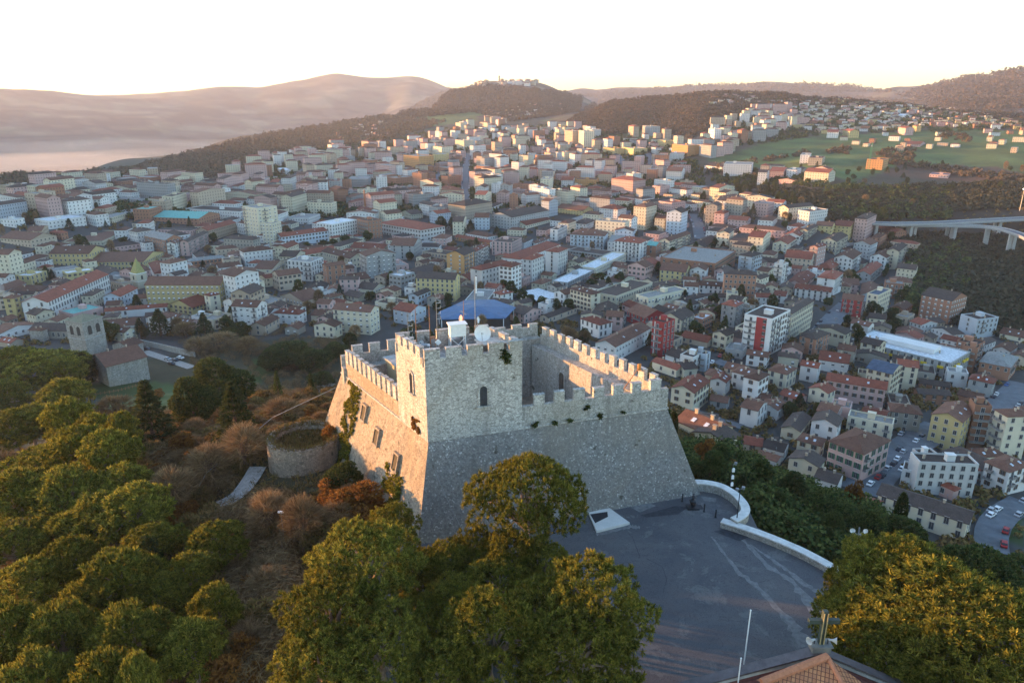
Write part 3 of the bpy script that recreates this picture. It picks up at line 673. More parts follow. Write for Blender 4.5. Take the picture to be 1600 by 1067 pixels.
# tower
e = .12
TP = [L2+(nF+nL)*e, T1+nF*e, T2, T3+nL*e]
ZT = 22.9
mb = MB(); mb.prism([SH(p) for p in TP], ZS+.13, ZT-1.0); cpart(mb, 'tower', M_ashlar)
def tower_side(a, b, mw, gap, off, name='merlon'):
    d, n_ = nrm(a, b); Lw = np.linalg.norm(b-a)
    mb = MB(); mb.prism([SH(a+d*off), SH(b-d*off), SH(b-d*off-n_*.6), SH(a+d*off-n_*.6)], ZT-1.0, ZT+.1); cpart(mb, 'parapet', M_ashlar)
    s = off
    while s < Lw-off-.3:
        w_ = min(mw, Lw-off-s); mb = MB()
        mb.prism([SH(a+d*s), SH(a+d*(s+w_)), SH(a+d*(s+w_)-n_*.58), SH(a+d*s-n_*.58)], ZT+.1, ZT+1.15+random.uniform(-.05, .05))
        mb.prism([SH(a+d*(s-.04)+n_*.05), SH(a+d*(s+w_+.04)+n_*.05), SH(a+d*(s+w_+.04)-n_*.62), SH(a+d*(s-.04)-n_*.62)], ZT+1.2, ZT+1.3); cpart(mb, name, M_ashlar)
        s += mw+gap
tower_side(TP[0], TP[1], 1.9, .75, 0); tower_side(TP[2], TP[3], 1.7, .9, 0); tower_side(TP[1], TP[2], 1.5, .9, .62); tower_side(TP[3], TP[0], 1.1, .62, .62)
# ivy on the walls
ivy_rng = np.random.default_rng(5)
def ivy(a, dirv, n_, s0, s1, z0, z1, batter, n, mat, name='ivy'):
    u = ivy_rng.random(n)*(s1-s0)+s0; v = ivy_rng.random(n); z = z0+(z1-z0)*v
    keep = vnoise(u*3, z*3, 2.2, 4) > .38; u, z = u[keep], z[keep]
    off = np.where(z < ZS, .12+3.3*(ZS-z)/12.3, .12) if batter else np.full(len(z), .12)
    P = np.stack([a[0]+dirv[0]*u+n_[0]*off, a[1]+dirv[1]*u+n_[1]*off, z], 1); Nn = np.tile(np.array((n_[0], n_[1], .2)), (len(P), 1))
    V, Fq = blades(P, Nn, 6, .35, .22, .8, ivy_rng); t = inst(name, mesh_np(name, V, Fq, mat), None)
    return t
iv = ivy(B2, dL, nL, 3.5, 8.0, -2, 12.2, True, 900, M_pine); tag(iv, 'yellow green ivy climbing the sunlit left wall near the rear corner', 'ivy')
iv = ivy(B2, dL, nL, 19.5, 24.5, -3, 6.0, True, 700, M_pine); tag(iv, 'yellow green ivy at the foot of the front left corner of the castle', 'ivy')
iv = ivy(R2, dR, nR, -.3, 1.8, -1, 12.0, True, 500, M_dkgreen); tag(iv, 'dark ivy creeping up the right rear edge of the castle base', 'ivy')
iv = ivy(L2, dF, nF, 9.2, 10.6, 21.0, 23.2, False, 60, M_dkgreen, 'wall_plant'); tag(iv, 'small green bush growing out of the tower battlements', 'plant')
iv = ivy(L2, -dL, nL, 2.0, 3.8, 12.6, 14.2, False, 130, M_rustleaf, 'wall_plant'); tag(iv, 'dry orange plant hanging on the sunlit side of the tower', 'plant')
for s, z in ((13.5, 12.5), (16.2, 12.55), (18.4, 12.5), (22.5, 12.4), (25.8, 12.4), (20.6, 13.9)):
    iv = ivy(L2, dF, nF, s, s+.7, z-.2, z+.35, False, 14, M_dkgreen, 'wall_plant'); tag(iv, None, 'plant', 'weeds in the string course of the castle'); q = proj((L2[0]+dF[0]*s, L2[1]+dF[1]*s, z)); THINGS.append((iv, 'tiny dark weed rooted in the castle wall', q[0], q[1]))

# ------------------------------------------------------------------ things on the tower roof
ZD = ZT-1.0
def deck(u, v): p = L2+dF*u-dL*v; return (p[0], p[1], ZD)
def top_thing(name, u, v, label, cat, group=None, rz=0):
    t = empty(name, deck(u, v), rz); tag(t, label, cat, group); return t
ANG = math.atan2(dF[1], dF[0])
def mast(u, v, h, label, kind='plain', rust=False, name='antenna_mast', z0=0):
    t = top_thing(name, u, v, label, 'antenna', 'masts on the tower roof')
    mb = MB(); mb.tube([(0, 0, 0), (0, 0, h)], [.07, .035], 6); mb.box((0, 0, .06), (.4, .4, .12)); mb.build('pole', M_rust if rust else M_metal, t)
    if kind == 'yagi':
        for zz, az_ in ((h-.5, .6), (h-1.6, 2.0)):
            mb = MB(); ca, sa = math.cos(az_), math.sin(az_); mb.tube([(-ca*.9, -sa*.9, zz), (ca*1.0, sa*1.0, zz)], .025, 4)
            for k in range(6): q = -.8+k*.32; mb.tube([(ca*q-sa*.35, sa*q+ca*.35, zz), (ca*q+sa*.35, sa*q-ca*.35, zz)], .015, 3)
            mb.build('aerial', M_metal, t)
    elif kind == 'panel':
        for k in range(4):
            mb = MB(); mb.box((.18, 0, h-.4-k*.55), (.16, .35, .45)); mb.build('panel', M_white, t)
    elif kind == 'dipole':
        for k in range(5):
            mb = MB(); mb.tube([(0, 0, h-.3-k*.7), (.5, .1, h-.3-k*.7), (.5, .1, h+.05-k*.7)], .022, 4); mb.build('dipole', M_white, t)
    return t
mast(.9, 6.3, 5.2, 'leftmost thin grey mast with small white aerials on the tower roof', 'dipole')
mast(2.2, 7.0, 6.0, 'tall thin mast beside the leftmost one on the tower roof', 'plain', True)
mast(4.1, 7.3, 5.8, 'rusty pole left of the white screen on the tower roof', 'plain', True)
mast(4.9, 7.0, 7.0, 'dark slim mast just left of the white screen', 'dipole')
mast(7.7, 5.6, 6.4, 'red and white mast with crossed aerials right of the white screen', 'yagi', True)
mast(9.9, 6.9, 9.2, 'tallest mast behind the round white dish', 'panel')
mast(3.2, 4.5, 2.2, 'short post with a white diamond sign on the tower', 'plain')
mb = MB(); p = deck(3.2, 4.5); mb.prism([(.0, -.05), (.03, -.05), (.03, .05), (0, .05)], 0, .1)
mb = MB(); sgn = top_thing('diamond_sign', 3.35, 3.6, 'small white diamond shaped board above the tower battlements', 'sign')
mb.tube([(0, 0, 0), (0, 0, 1.9)], .035, 5); mb.build('post', M_metal, sgn); mb = MB(); s_ = .42
for yy in (-.04,): 
    A = [(-s_, yy, 1.9), (0, yy, 1.9-s_), (s_, yy, 1.9), (0, yy, 1.9+s_)]; Bk = [(a_[0], yy+.05, a_[2]) for a_ in A]
    mb.poly(A); mb.poly(Bk[::-1])
    for i in range(4): mb.poly([A[i], Bk[i], Bk[(i+1) % 4], A[(i+1) % 4]])
mb.build('board', M_white, sgn)
# white louvred screen on legs
sc_ = top_thing('instrument_screen', 6.1, 4.2, 'white louvred instrument screen on tall crossed legs on the tower', 'weather station', None, ANG)
mb = MB(); mb.box((0, 0, 3.1), (2.0, 1.1, 1.5)); mb.box((0, 0, 3.93), (2.35, 1.4, .14))
for k in range(7): mb.box((0, -.58, 2.5+k*.2), (1.9, .06, .1))
mb.build('cabinet', M_white, sc_)
for x, y in ((-.9, -.45), (.9, -.45), (.9, .45), (-.9, .45)):
    mb = MB(); mb.tube([(x*1.15, y*1.2, 0), (x, y, 2.35)], .06, 5); mb.build('leg', M_white, sc_)
mb = MB(); mb.tube([(-1.0, -.5, .3), (.95, -.48, 2.2)], .035, 4); mb.tube([(1.0, -.5, .3), (-.95, -.48, 2.2)], .035, 4); mb.build('cross_brace', M_white, sc_)
def dish(u, v, z, r, face, label, mat=M_white):
    t = top_thing('satellite_dish', u, v, label, 'satellite dish', 'dishes on the tower roof'); d = Vector(face).normalized(); q = d.to_track_quat('Z', 'Y')
    mb = MB(); n = 24; prof = [(r*k/6, .28*r*(k/6)**2) for k in range(7)]
    for back in (0, .03):
        for i in range(6):
            for k in range(n):
                pts = [q @ Vector((pr*math.cos(2*math.pi*kk/n), pr*math.sin(2*math.pi*kk/n), pz-back))+Vector((0, 0, z)) for (pr, pz), kk in ((prof[i], k), (prof[i], k+1), (prof[i+1], k+1), (prof[i+1], k))]
                mb.poly(pts if i else [pts[0], pts[2], pts[3]])
    mb.build('reflector', mat, t)
    mb = MB(); e0 = q @ Vector((0, -r*.9, .25*r))+Vector((0, 0, z)); e1 = q @ Vector((0, 0, r*.8))+Vector((0, 0, z)); mb.tube([e0, e1], .03, 4); mb.box(tuple(e1), (.14, .14, .14)); mb.build('feed_arm', M_metal, t)
    mb = MB(); mb.tube([(0, 0, 0), (0, 0, z-.1)], .06, 6); mb.tube([(0, 0, z-.1), tuple(q @ Vector((0, 0, -.02))+Vector((0, 0, z)))], .05, 5); mb.build('bracket', M_metal, t)
dish(9.0, 3.4, 2.6, 1.05, (-.15, -1, .25), 'large round white satellite dish facing the camera on the tower')
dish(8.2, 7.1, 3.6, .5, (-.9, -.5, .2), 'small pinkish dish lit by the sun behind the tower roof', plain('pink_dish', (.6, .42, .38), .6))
dish(10.4, 7.3, 3.2, .45, (1, -.3, .2), 'small white dish turned to the right at the rear of the tower')
dish(2.7, 6.6, 1.0, .38, (-.5, -.8, .3), 'small white dish low among the masts at the left of the tower')
# a lean-to shelter, equipment cabins, rubble on the roof
sh = top_thing('shelter', 10.1, 3.3, 'low flat roofed shelter under the round dish on the tower', 'shelter', None, ANG)
mb = MB(); mb.box((0, 0, 1.45), (4.0, 2.6, .12)); mb.build('roof', plain('shelter_roof', (.5, .47, .42)), sh)
mb = MB(); mb.box((0, .6, .7), (3.6, 1.2, 1.38)); mb.build('wall', M_church, sh)
for i, (u, v, a, b__, c, lab) in enumerate([(1.9, 4.6, .9, .7, 1.3, 'weathered grey cabinet left of the diamond sign'), (3.9, 6.2, .6, .5, 1.7, 'rusty orange box at the foot of the masts'), (11.3, 1.2, .8, .6, 1.5, 'blue grey cabinet in the battlements beside the green bush'), (7.0, 6.6, 1.2, .8, 1.1, 'grey cabinet behind the legs of the white screen'), (2.7, 5.6, 1.0, .6, .9, 'pale cabinet among the masts on the tower')]):
    t = top_thing('equipment_cabinet', u, v, lab, 'cabinet', 'cabinets on the tower roof', ANG); mb = MB(); mb.box((0, 0, c/2+.1), (a, b__, c)); mb.box((0, 0, c+.13), (a+.1, b__+.1, .06)); mb.box((0, 0, .05), (a*.9, b__*.9, .1))
    mb.build('body', [M_metal, M_rust, plain('teal_paint', (.16, .24, .27)), M_metal, M_white][i], t); mb = MB(); mb.box((0, -b__/2-.015, c/2+.1), (a*.8, .03, c*.8)); mb.build('door', M_metal, t)
# the arched brick vaults beyond the dish: broken parapet
mb = MB()
for k in range(5): p = deck(11.9+k*.1, 7.8-k*.3)
# white crane-like pole at the right front of the courtyard
wk = R2-nR*1.5+dR*5.0; t = empty('timber_pole', (wk[0], wk[1], ZW)); tag(t, 'leaning timber pole standing on the right wall walk', 'pole')
mb = MB(); mb.tube([(-2.2, -1.2, -.2), (.6, .3, 3.4)], [.07, .05], 6); mb.build('pole', M_rust, t); mb = MB(); mb.box((.55, .28, 3.3), (.45, .2, 1.0), 0, .4); mb.build('flag_box', plain('orange_wood', (.5, .22, .06)), t)
# the lightning cable that runs down the walls
def cable(pts, label, r=.035, mat=M_metal):
    mb = MB(); mb.tube(pts, r, 5); o = mb.build('cable', mat, None); tag(o, label, 'cable')
cable([(B2[0]-1, B2[1]-.5, 10), (-38, 104, 4.5), (-46, 96, -1), (-50, 88, -9)], 'thin pale cable sagging from the castle corner over the scrub', .035)
q0 = at_z(672, 735, 9.0); cable([tuple(L2+nF*1.25+dF*.4)+(8.9,), tuple(L2+nF*2.6+dF*2.0)+(4.0,), tuple(L2+nF*4.0+dF*3.6)+(.2,)], 'pale cable slanting down the shaded front of the castle', .03)

# ------------------------------------------------------------------ round bastion left of the castle
bc = (-31.8, 99.5); bt = 2.6; BRa = 5.6
ba = empty('round_bastion', (bc[0], bc[1], -12)); tag(ba, 'ruined round stone bastion with grass on top beside the castle', 'bastion')
mb = MB(); rng_b = np.random.default_rng(3)
prof = [(BRa+1.5, -2), (BRa+.7, 6), (BRa+.25, 9.6), (BRa+.3, 9.8), (BRa+.3, 10.1), (BRa+.05, 10.2), (BRa, 13.4+bt-1), (BRa-.1, 14.0+bt-1), (BRa-1.1, 14.0+bt-1), (BRa-1.2, 12.6+bt-1), (0, 12.7+bt-1)]
mb.lathe(prof, 40); mb.build('wall', stone_mat('bastion_stone', (.34, .26, .19), 3.0, .6), ba)
th = rng_b.random(1500)*6.283; rd = np.sqrt(rng_b.random(1500))*(BRa-.2); P = np.stack([np.cos(th)*rd, np.sin(th)*rd, np.where(rd > BRa-1.2, 13.7+bt-1, 12.6+bt-1)], 1)
V, Fq = blades(P, np.tile([0, 0, 1.], (len(P), 1)), 7, .7, .10, .7, rng_b)
o = inst('grass_tufts', mesh_np('grass_tufts', V, Fq, M_scrub), ba)

# ------------------------------------------------------------------ the piazza in front of the castle
m_as, nt, b = new_mat('asphalt'); b.inputs['Roughness'].default_value = .8
n1 = noise(nt, .09, 5, rough=.65, dist=1.2); n2 = noise(nt, 9, 2); n3 = noise(nt, .5, 4, dist=2.5)
c = ramp(nt, n1, [(.35, (.075, .077, .085)), (.6, (.125, .122, .122)), (.8, (.165, .16, .155))]); c = mix(nt, .35, c, ramp(nt, n2, [(.3, (.05, .05, .06)), (.7, (.16, .16, .17))]))
n4 = noise(nt, .22, 6, rough=.75, dist=.6); c = mix(nt, ramp(nt, n4, [(.56, 0), (.60, .55), (.75, .65)]), c, (.17, .17, .165)); c = mix(nt, ramp(nt, noise(nt, .35, 6, rough=.8), [(.30, .6), (.38, 0)]), c, (.055, .055, .06)); ln = ramp(nt, n3, [(.488, 0), (.497, .8), (.503, .8), (.512, 0)]); c = mix(nt, ln, c, (.05, .05, .055)); nt.links.new(c, b.inputs['Base Color'])
mb = MB(); PZ = [(x, y) for x, y in HILL]
mb.prism(PZ, -1.5, 0.0); tag(mb.build('piazza', m_as), kind='structure')
m_patch = plain('worn_asphalt', (.175, .175, .175), .85, 0, .3, 2); m_dpatch = plain('dark_asphalt', (.045, .047, .055), .7, 0, .3, 2)
def patch(pxs, mat, z=.004, name='pavement'):
    mb = MB(); P = [at_z(x, y, z)[:2] for x, y in pxs]
    a = sum(P[i][0]*P[(i+1) % len(P)][1]-P[(i+1) % len(P)][0]*P[i][1] for i in range(len(P)))
    if a < 0: P = P[::-1]
    mb.poly([(p[0], p[1], z) for p in P]); tag(mb.build(name, mat), kind='structure')
def streak(pts, w0, w1, mat, z, seed):
    """ragged stripe on the paving along a polyline"""
    rg = random.Random(seed); P = [at_z(x, y, z)[:2] for x, y in pts]; Lf = []; Rt = []; M = 26
    for k in range(M+1):
        t = k/M*(len(P)-1); i = min(int(t), len(P)-2); f = t-i; p = P[i]*(1-f)+P[i+1]*f; d = P[i+1]-P[i]; d = d/np.linalg.norm(d); n_ = np.array((-d[1], d[0])); wd = (w0+(w1-w0)*k/M)*.5
        Lf.append(p+n_*wd*rg.uniform(.3, 1.5)); Rt.append(p-n_*wd*rg.uniform(.3, 1.5))
    mb = MB()
    for k in range(M): mb.poly([(*Rt[k], z), (*Rt[k+1], z), (*Lf[k+1], z), (*Lf[k], z)])
    tag(mb.build('pavement', mat), kind='structure')
streak([(1112, 838), (1150, 890), (1190, 922), (1240, 980), (1262, 1010)], .25, 1.6, m_patch, .004, 1)
streak([(1160, 842), (1200, 885), (1235, 905), (1268, 945), (1300, 985)], .5, 1.3, m_patch, .008, 2)
streak([(1172, 850), (1215, 880), (1262, 915), (1300, 940)], .3, .9, m_patch, .012, 3)
streak([(987, 836), (1000, 870), (998, 872)], .07, .07, m_dpatch, .016, 4)
streak([(1010, 872), (1035, 885), (1042, 905), (1036, 925)], .08, .06, m_dpatch, .020, 5)
streak([(930, 833), (985, 822), (1000, 824)], 1.0, .6, m_patch, .024, 6)
patch([(985, 792), (1015, 785), (1025, 790), (1000, 800)], m_patch, .012)
patch([(1000, 805), (1030, 797), (1055, 790), (1075, 792), (1060, 803), (1010, 808)], m_dpatch, .016)
patch([(1072, 788), (1095, 788), (1100, 795), (1080, 797)], m_dpatch, .028)
patch([(1115, 830), (1150, 822), (1172, 838), (1155, 845)], m_dpatch, .032)
patch([(1095, 775), (1120, 778), (1118, 784), (1100, 782)], m_patch, .028)
# parapet wall round the edge of the piazza
m_cap = plain('pale_coping', (.60, .59, .56), .85, 0, .2, 1.2)
def parapet(pts, label, h=1.05, th=.75, name='parapet_wall'):
    P = [at_z(x, y, h)[:2] for x, y in pts]; S = []
    M = 40
    for k in range(M+1):
        t = k/M*(len(P)-1); i = min(int(t), len(P)-2); f = t-i; p = P[i]*(1-f)+P[i+1]*f; S.append(p)
    for _ in range(4): S = [S[0]]+[(S[i-1]+2*S[i]+S[i+1])/4 for i in range(1, len(S)-1)]+[S[-1]]
    def ringn(off):
        out = []
        for i, p in enumerate(S):
            d = S[min(i+1, len(S)-1)]-S[max(i-1, 0)]; d = d/np.linalg.norm(d); out.append(p+np.array((-d[1], d[0]))*off)
        return out
    t = empty(name, (S[0][0], S[0][1], 0)); tag(t, label, 'wall'); O = S[0]
    A, Bq = ringn(th/2), ringn(-th/2); A2, B3 = ringn(th/2+.08), ringn(-th/2-.08)
    for nm, a, bb, z0, z1, mt in (('masonry', A, Bq, -3.0, h-.16, M_rubble), ('coping', A2, B3, h-.16, h, m_cap)):
        mb = MB()
        for i in range(len(S)-1): mb.prism([tuple(bb[i]-O), tuple(bb[i+1]-O), tuple(a[i+1]-O), tuple(a[i]-O)], z0, z1)
        mb.build(nm, mt, t)
parapet([(1073, 752), (1100, 752), (1127, 757), (1150, 771), (1163, 786), (1166, 797), (1158, 806), (1147, 811)], 'curved rubble parapet wall with pale coping beside the castle', 1.3, 1.0)
parapet([(1128, 812), (1160, 822), (1200, 836), (1250, 857), (1290, 878), (1325, 900), (1360, 925)], 'long pale stone parapet running along the right edge of the piazza', .9, 1.0)
# entrance ramp slab with the stairwell opening
rp = [at_z(x, y, .35)[:2] for x, y in ((920, 800), (952, 793), (984, 816), (932, 829))]
t = empty('entrance_slab', (rp[0][0], rp[0][1], 0)); tag(t, 'pale concrete entrance slab with a dark opening at the castle foot', 'ramp')
mb = MB(); mb.prism([tuple(p-rp[0]) for p in rp][::-1], .02, .35); mb.build('slab', plain('pale_slab', (.62, .60, .56), .8, 0, .08), t)
op = [at_z(x, y, .36)[:2]-rp[0] for x, y in ((922, 803), (949, 799), (950, 807), (930, 817))]
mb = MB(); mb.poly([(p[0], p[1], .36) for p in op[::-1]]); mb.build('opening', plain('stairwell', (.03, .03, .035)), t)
for i, (px, py) in enumerate([(1066, 783), (1100, 799), (1118, 808)]):
    p = at_z(px, py, 0); t = empty('bollard', p); tag(t, ['dark bollard against the castle foot', 'middle dark bollard at the neck of the piazza', 'dark bollard nearest the end of the curved parapet'][i], 'bollard', 'bollards on the piazza')
    mb = MB(); mb.lathe([(0, 0), (.16, 0), (.16, .12), (.09, .16), (.085, .95), (.12, 1.0), (.12, 1.08), (.05, 1.2), (0, 1.22)], 12); mb.build('post', M_dark, t)
sp = at_z(1082, 793, 0); t = empty('bronze_sculpture', sp); tag(t, 'dark twisted monument standing near the castle corner', 'sculpture')
mb = MB(); mb.tube([(0, 0, 0), (.15, .05, .5), (-.1, 0, 1.1), (.12, .06, 1.6), (0, 0, 2.1)], [.5, .42, .45, .36, .15], 9); mb.build('figure', M_dark, t); mb = MB(); mb.box((0, 0, .1), (1.6, 1.3, .2)); mb.build('plinth', M_dark, t)
def lamp(px, py, h, label, heads, name='street_lamp'):
    p = at_z(px, py, 0); t = empty(name, p); tag(t, label, 'street lamp'); mb = MB(); mb.tube([(0, 0, 0), (0, 0, .8), (0, 0, h)], [.12, .08, .05], 8); mb.box((0, 0, .15), (.35, .35, .3)); mb.build('pole', M_dark, t)
    for k in range(heads):
        a = k*math.pi+.4; mb = MB(); mb.tube([(0, 0, h-.25), (math.cos(a)*.5, math.sin(a)*.5, h)], .03, 5); mb.lathe([(.02, h+.15), (.22, h+.05), (.16, h-.3), (.08, h-.32)], 10, (math.cos(a)*.5, math.sin(a)*.5)); mb.build('lamp_head', M_metal, t)
    return t
lamp(1150, 822, 5.6, 'dark street lamp standing at the end of the curved parapet', 2)
t = lamp(1140, 772, 4.8, 'grey mast with white boxes behind the curved parapet', 1, 'camera_mast')
for k in range(3): mb = MB(); mb.box((.15, 0, 1.6+k*1.1), (.35, .3, .5)); mb.build('box', M_white, t)
# floodlight mast beyond the right pine
p = hit(1337, 858, 0, 70); 
fx = at_d(1337, 858, 84); gz = g1(fx[0], fx[1]); t = empty('floodlight_mast', (fx[0], fx[1], gz)); hh = fx[2]-gz; tag(t, 'white mast carrying two round floodlights above the dark trees', 'floodlight')
mb = MB(); mb.tube([(0, 0, -1), (0, 0, hh+1.0)], [.16, .13], 8); mb.build('column', M_white, t); mb = MB(); mb.tube([(0, 0, hh+1.0), (0, 0, hh+3.0)], .09, 6); mb.tube([(-.9, .1, hh+2.5), (0, 0, hh+2.0), (.7, .1, hh+2.4)], .07, 5); mb.build('frame', M_metal, t)
for x, z in ((-.8, 2.7), (.62, 2.6)):
    mb = MB(); q = Vector((x*.4, -1, .15)).to_track_quat('Z', 'Y')
    for r0, z0, r1, z1 in ((0, 0, .2, .05), (.2, .05, .29, .22), (.29, .22, .31, .25)):
        for k in range(14):
            pts = [q @ Vector((r*math.cos(6.2832*kk/14), r*math.sin(6.2832*kk/14), zz))+Vector((x, 0, hh+z)) for r, zz, kk in ((r0, z0, k), (r0, z0, k+1), (r1, z1, k+1), (r1, z1, k))]
            mb.poly(pts if r0 else [pts[0], pts[2], pts[3]])
    mb.build('floodlight', M_white, t)
for k in range(4): mb = MB(); mb.box((-.2+.13*k, -.2, hh+1.2+.3*k), (.18, .16, .2)); mb.build('small_lamp', M_metal, t)

# ------------------------------------------------------------------ chapel roof, cross and loudspeakers in the foreground
ap = at_z(1279, 1014, 9.0); ax, ay = ap[0], ap[1]
ch = empty('chapel', (ax, ay, 0)); tag(ch, 'chapel with a tiled roof and dark gable coping at the bottom edge', 'chapel')
sl_ = .37
LFT = (-13.0, .3, 9-13*sl_); RGT = (10.5, -1.9, 9-10.5*sl_)
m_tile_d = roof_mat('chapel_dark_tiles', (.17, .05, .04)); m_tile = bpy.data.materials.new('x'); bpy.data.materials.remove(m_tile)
m_tile, nt, b = new_mat('terracotta_tiles')
tc = nt.nodes.new('ShaderNodeTexCoord'); br = N(nt, 'ShaderNodeTexBrick'); br.offset = 0.0
br.inputs['Scale'].default_value = 1.0; br.inputs['Brick Width'].default_value = .30; br.inputs['Row Height'].default_value = .42; br.inputs['Mortar Size'].default_value = .035
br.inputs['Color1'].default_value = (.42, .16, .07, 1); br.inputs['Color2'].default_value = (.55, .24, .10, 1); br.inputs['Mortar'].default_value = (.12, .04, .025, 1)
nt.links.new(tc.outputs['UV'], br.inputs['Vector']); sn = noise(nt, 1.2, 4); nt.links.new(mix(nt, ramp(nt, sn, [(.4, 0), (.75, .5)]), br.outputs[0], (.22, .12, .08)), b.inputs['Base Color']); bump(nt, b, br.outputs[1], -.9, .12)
mb = MB()          # body walls
mb.prism([(LFT[0], LFT[1]-.6), (LFT[0]+1.5, LFT[1]-16), (RGT[0]-1, RGT[1]-16), (RGT[0], RGT[1]-.6)], 0, 4.0); mb.build('wall', MW['c'], ch)
mb = MB(); front = [(LFT[0], LFT[1], 3.9), (RGT[0], RGT[1], 3.9), (RGT[0], RGT[1], RGT[2]-.2), (0, 0, 8.8), (LFT[0], LFT[1], LFT[2]-.2)]
bk = [(x, y-.45, z) for x, y, z in front]; mb.poly(front[::-1]); mb.poly(bk)
for i in range(5): mb.poly([front[i], bk[i], bk[(i+1) % 5], front[(i+1) % 5]])
mb.build('gable', M_conc, ch)
def slab(mb, a, b_, c, d, th=.2, m=0, uv=None):
    a, b_, c, d = [Vector(v) for v in (a, b_, c, d)]; U = Vector((0, 0, th)); Lx = (b_-a).length; Ly = (d-a).length
    mb.poly([a+U, b_+U, c+U, d+U], m, [(0, 0), (Lx, 0), (Lx, Ly), (0, Ly)]); mb.poly([d, c, b_, a], m)
    for p, q in ((a, b_), (b_, c), (c, d), (d, a)): mb.poly([p, q, q+U, p+U], m)
mb = MB(); slab(mb, (0, -.5, 8.3), (0, -16, 8.3), (LFT[0]-.3, -16, LFT[2]-.7), (LFT[0]-.3, LFT[1]-.5, LFT[2]-.7)); slab(mb, (0, -16, 8.3), (0, -.5, 8.3), (RGT[0]+.3, RGT[1]-.5, RGT[2]-.7), (RGT[0]+.3, -16, RGT[2]-.7)); rf = mb.build('roof', m_tile_d, ch)
for e_ in (LFT, RGT):
    mb = MB(); v = Vector(e_)-Vector((0, 0, 9)); n = Vector((0, .35, 0)); o1 = Vector((0, 0, 9)); o2 = Vector(e_); U = Vector((0, 0, .16))
    for a_, b2 in (((o1-n*1.8), (o2-n*1.8)),): mb.poly([a_+U, b2+U, o2+n+U, o1+n+U] if e_ is RGT else [o1+n+U, o2+n+U, b2+U, a_+U]); mb.poly([o1+n, o2+n, b2, a_]); mb.poly([o1+n, o2+n, o2+n+U, o1+n+U]); mb.poly([a_, b2, b2+U, a_+U]); mb.poly([o2+n, b2, b2+U, o2+n+U])
    mb.build('coping', plain('coping_metal', (.13, .11, .11), .5, .3), ch)
# the raised hipped lantern roof with pale ridge tiles, lit by the sun
q1 = at_z(1293, 1026, 9.6)-np.array((ax, ay, 0)); q2 = at_z(1190, 1066, 8.6)-np.array((ax, ay, 0)); q3 = at_z(1338, 1110, 8.6)-np.array((ax, ay, 0)); q4 = q2+(q3-q1)*.95+np.array((0, 0, -.2)); q4[2] = 6.2
mb = MB(); A, Bq, Cq = Vector(q1), Vector(q2), Vector(q3)
def tri_face(mb, a, b_, c, m=0):
    a, b_, c = Vector(a), Vector(b_), Vector(c); ux = (c-b_).normalized(); vy = (a-b_)-ux*(a-b_).dot(ux); vy.normalize(); f = lambda p: ((p-b_).dot(ux), (p-b_).dot(vy)); mb.poly([a, b_, c], m, [f(a), f(b_), f(c)])
tri_face(mb, q1, q2, q3); back = Vector(q1)+Vector((5.5, -4, -2.6)); tri_face(mb, q1, q3, back); tri_face(mb, q1, Vector(q1)+Vector((-5.5, .1, -2.4)), q2); tri_face(mb, q1, back, Vector(q1)+Vector((-5.5, .1, -2.4)))
lr = mb.build('lantern_roof', m_tile, ch)
for e2, wdt in ((q2, .34), (q3, .2)):
    mb = MB(); mb.tube([Vector(q1)+Vector((0, 0, .02)), Vector(e2)+Vector((0, 0, .02))], wdt, 7); inst('ridge_tiles', mb.mesh('ridge_tiles', plain('ridge_terracotta', (.42, .17, .09), .8, 0, .2, 4)), lr)
mb = MB(); mb.box((0, -.1, 9.35), (1.5, .9, .55)); mb.box((0, -.1, 9.68), (1.8, 1.1, .12)); mb.build('pedestal', plain('weathered_concrete', (.20, .19, .17), .9), ch)
cr = empty('cross', (ax, ay-.1, 9.74)); tag(cr, 'dark green metal cross with lit edges above the chapel gable', 'cross')
m_cross = plain('cross_paint', (.045, .06, .05), .6); mb = MB(); mb.box((0, 0, 1.6), (.38, .38, 3.2)); mb.build('post', m_cross, cr)
mb = MB(); mb.box((-.72, 0, 2.2), (1.05, .36, .36)); mb.box((.72, 0, 2.2), (1.05, .36, .36)); mb.build('arm', m_cross, cr)
mb = MB(); mb.tube([(-.15, -.27, .1), (-.15, -.27, 3.1)], .05, 6); mb.tube([(.15, -.27, .1), (.15, -.27, 3.1)], .05, 6); mb.build('light_tube', plain('yellowed_tube', (.30, .25, .13), .5), cr)
for sx, lab in ((-1, 'grey horn loudspeaker pointing left from the foot of the cross'), (1, 'grey horn loudspeaker at the right of the cross foot')):
    t = empty('loudspeaker', (ax+sx*.55, ay-.2, 9.76)); tag(t, lab, 'loudspeaker', 'horn loudspeakers on the chapel'); q = Vector((sx, -.45, .12)).to_track_quat('Z', 'Y')
    mb = MB(); prof = [(.08, 0), (.09, .25), (.14, .45), (.26, .62), (.32, .66), (.30, .66), (.08, .35)]
    for i in range(len(prof)-1):
        for k in range(16):
            mb.poly([q @ Vector((r*math.cos(6.2832*kk/16), r*math.sin(6.2832*kk/16), zz))+Vector((0, 0, .42)) for (r, zz), kk in ((prof[i], k), (prof[i], k+1), (prof[i+1], k+1), (prof[i+1], k))])
    mb.build('horn', plain('speaker_grey', (.45, .46, .46), .5), t); mb = MB(); mb.tube([(0, 0, 0), (0, 0, .4)], .05, 6); mb.build('bracket', M_dark, t)
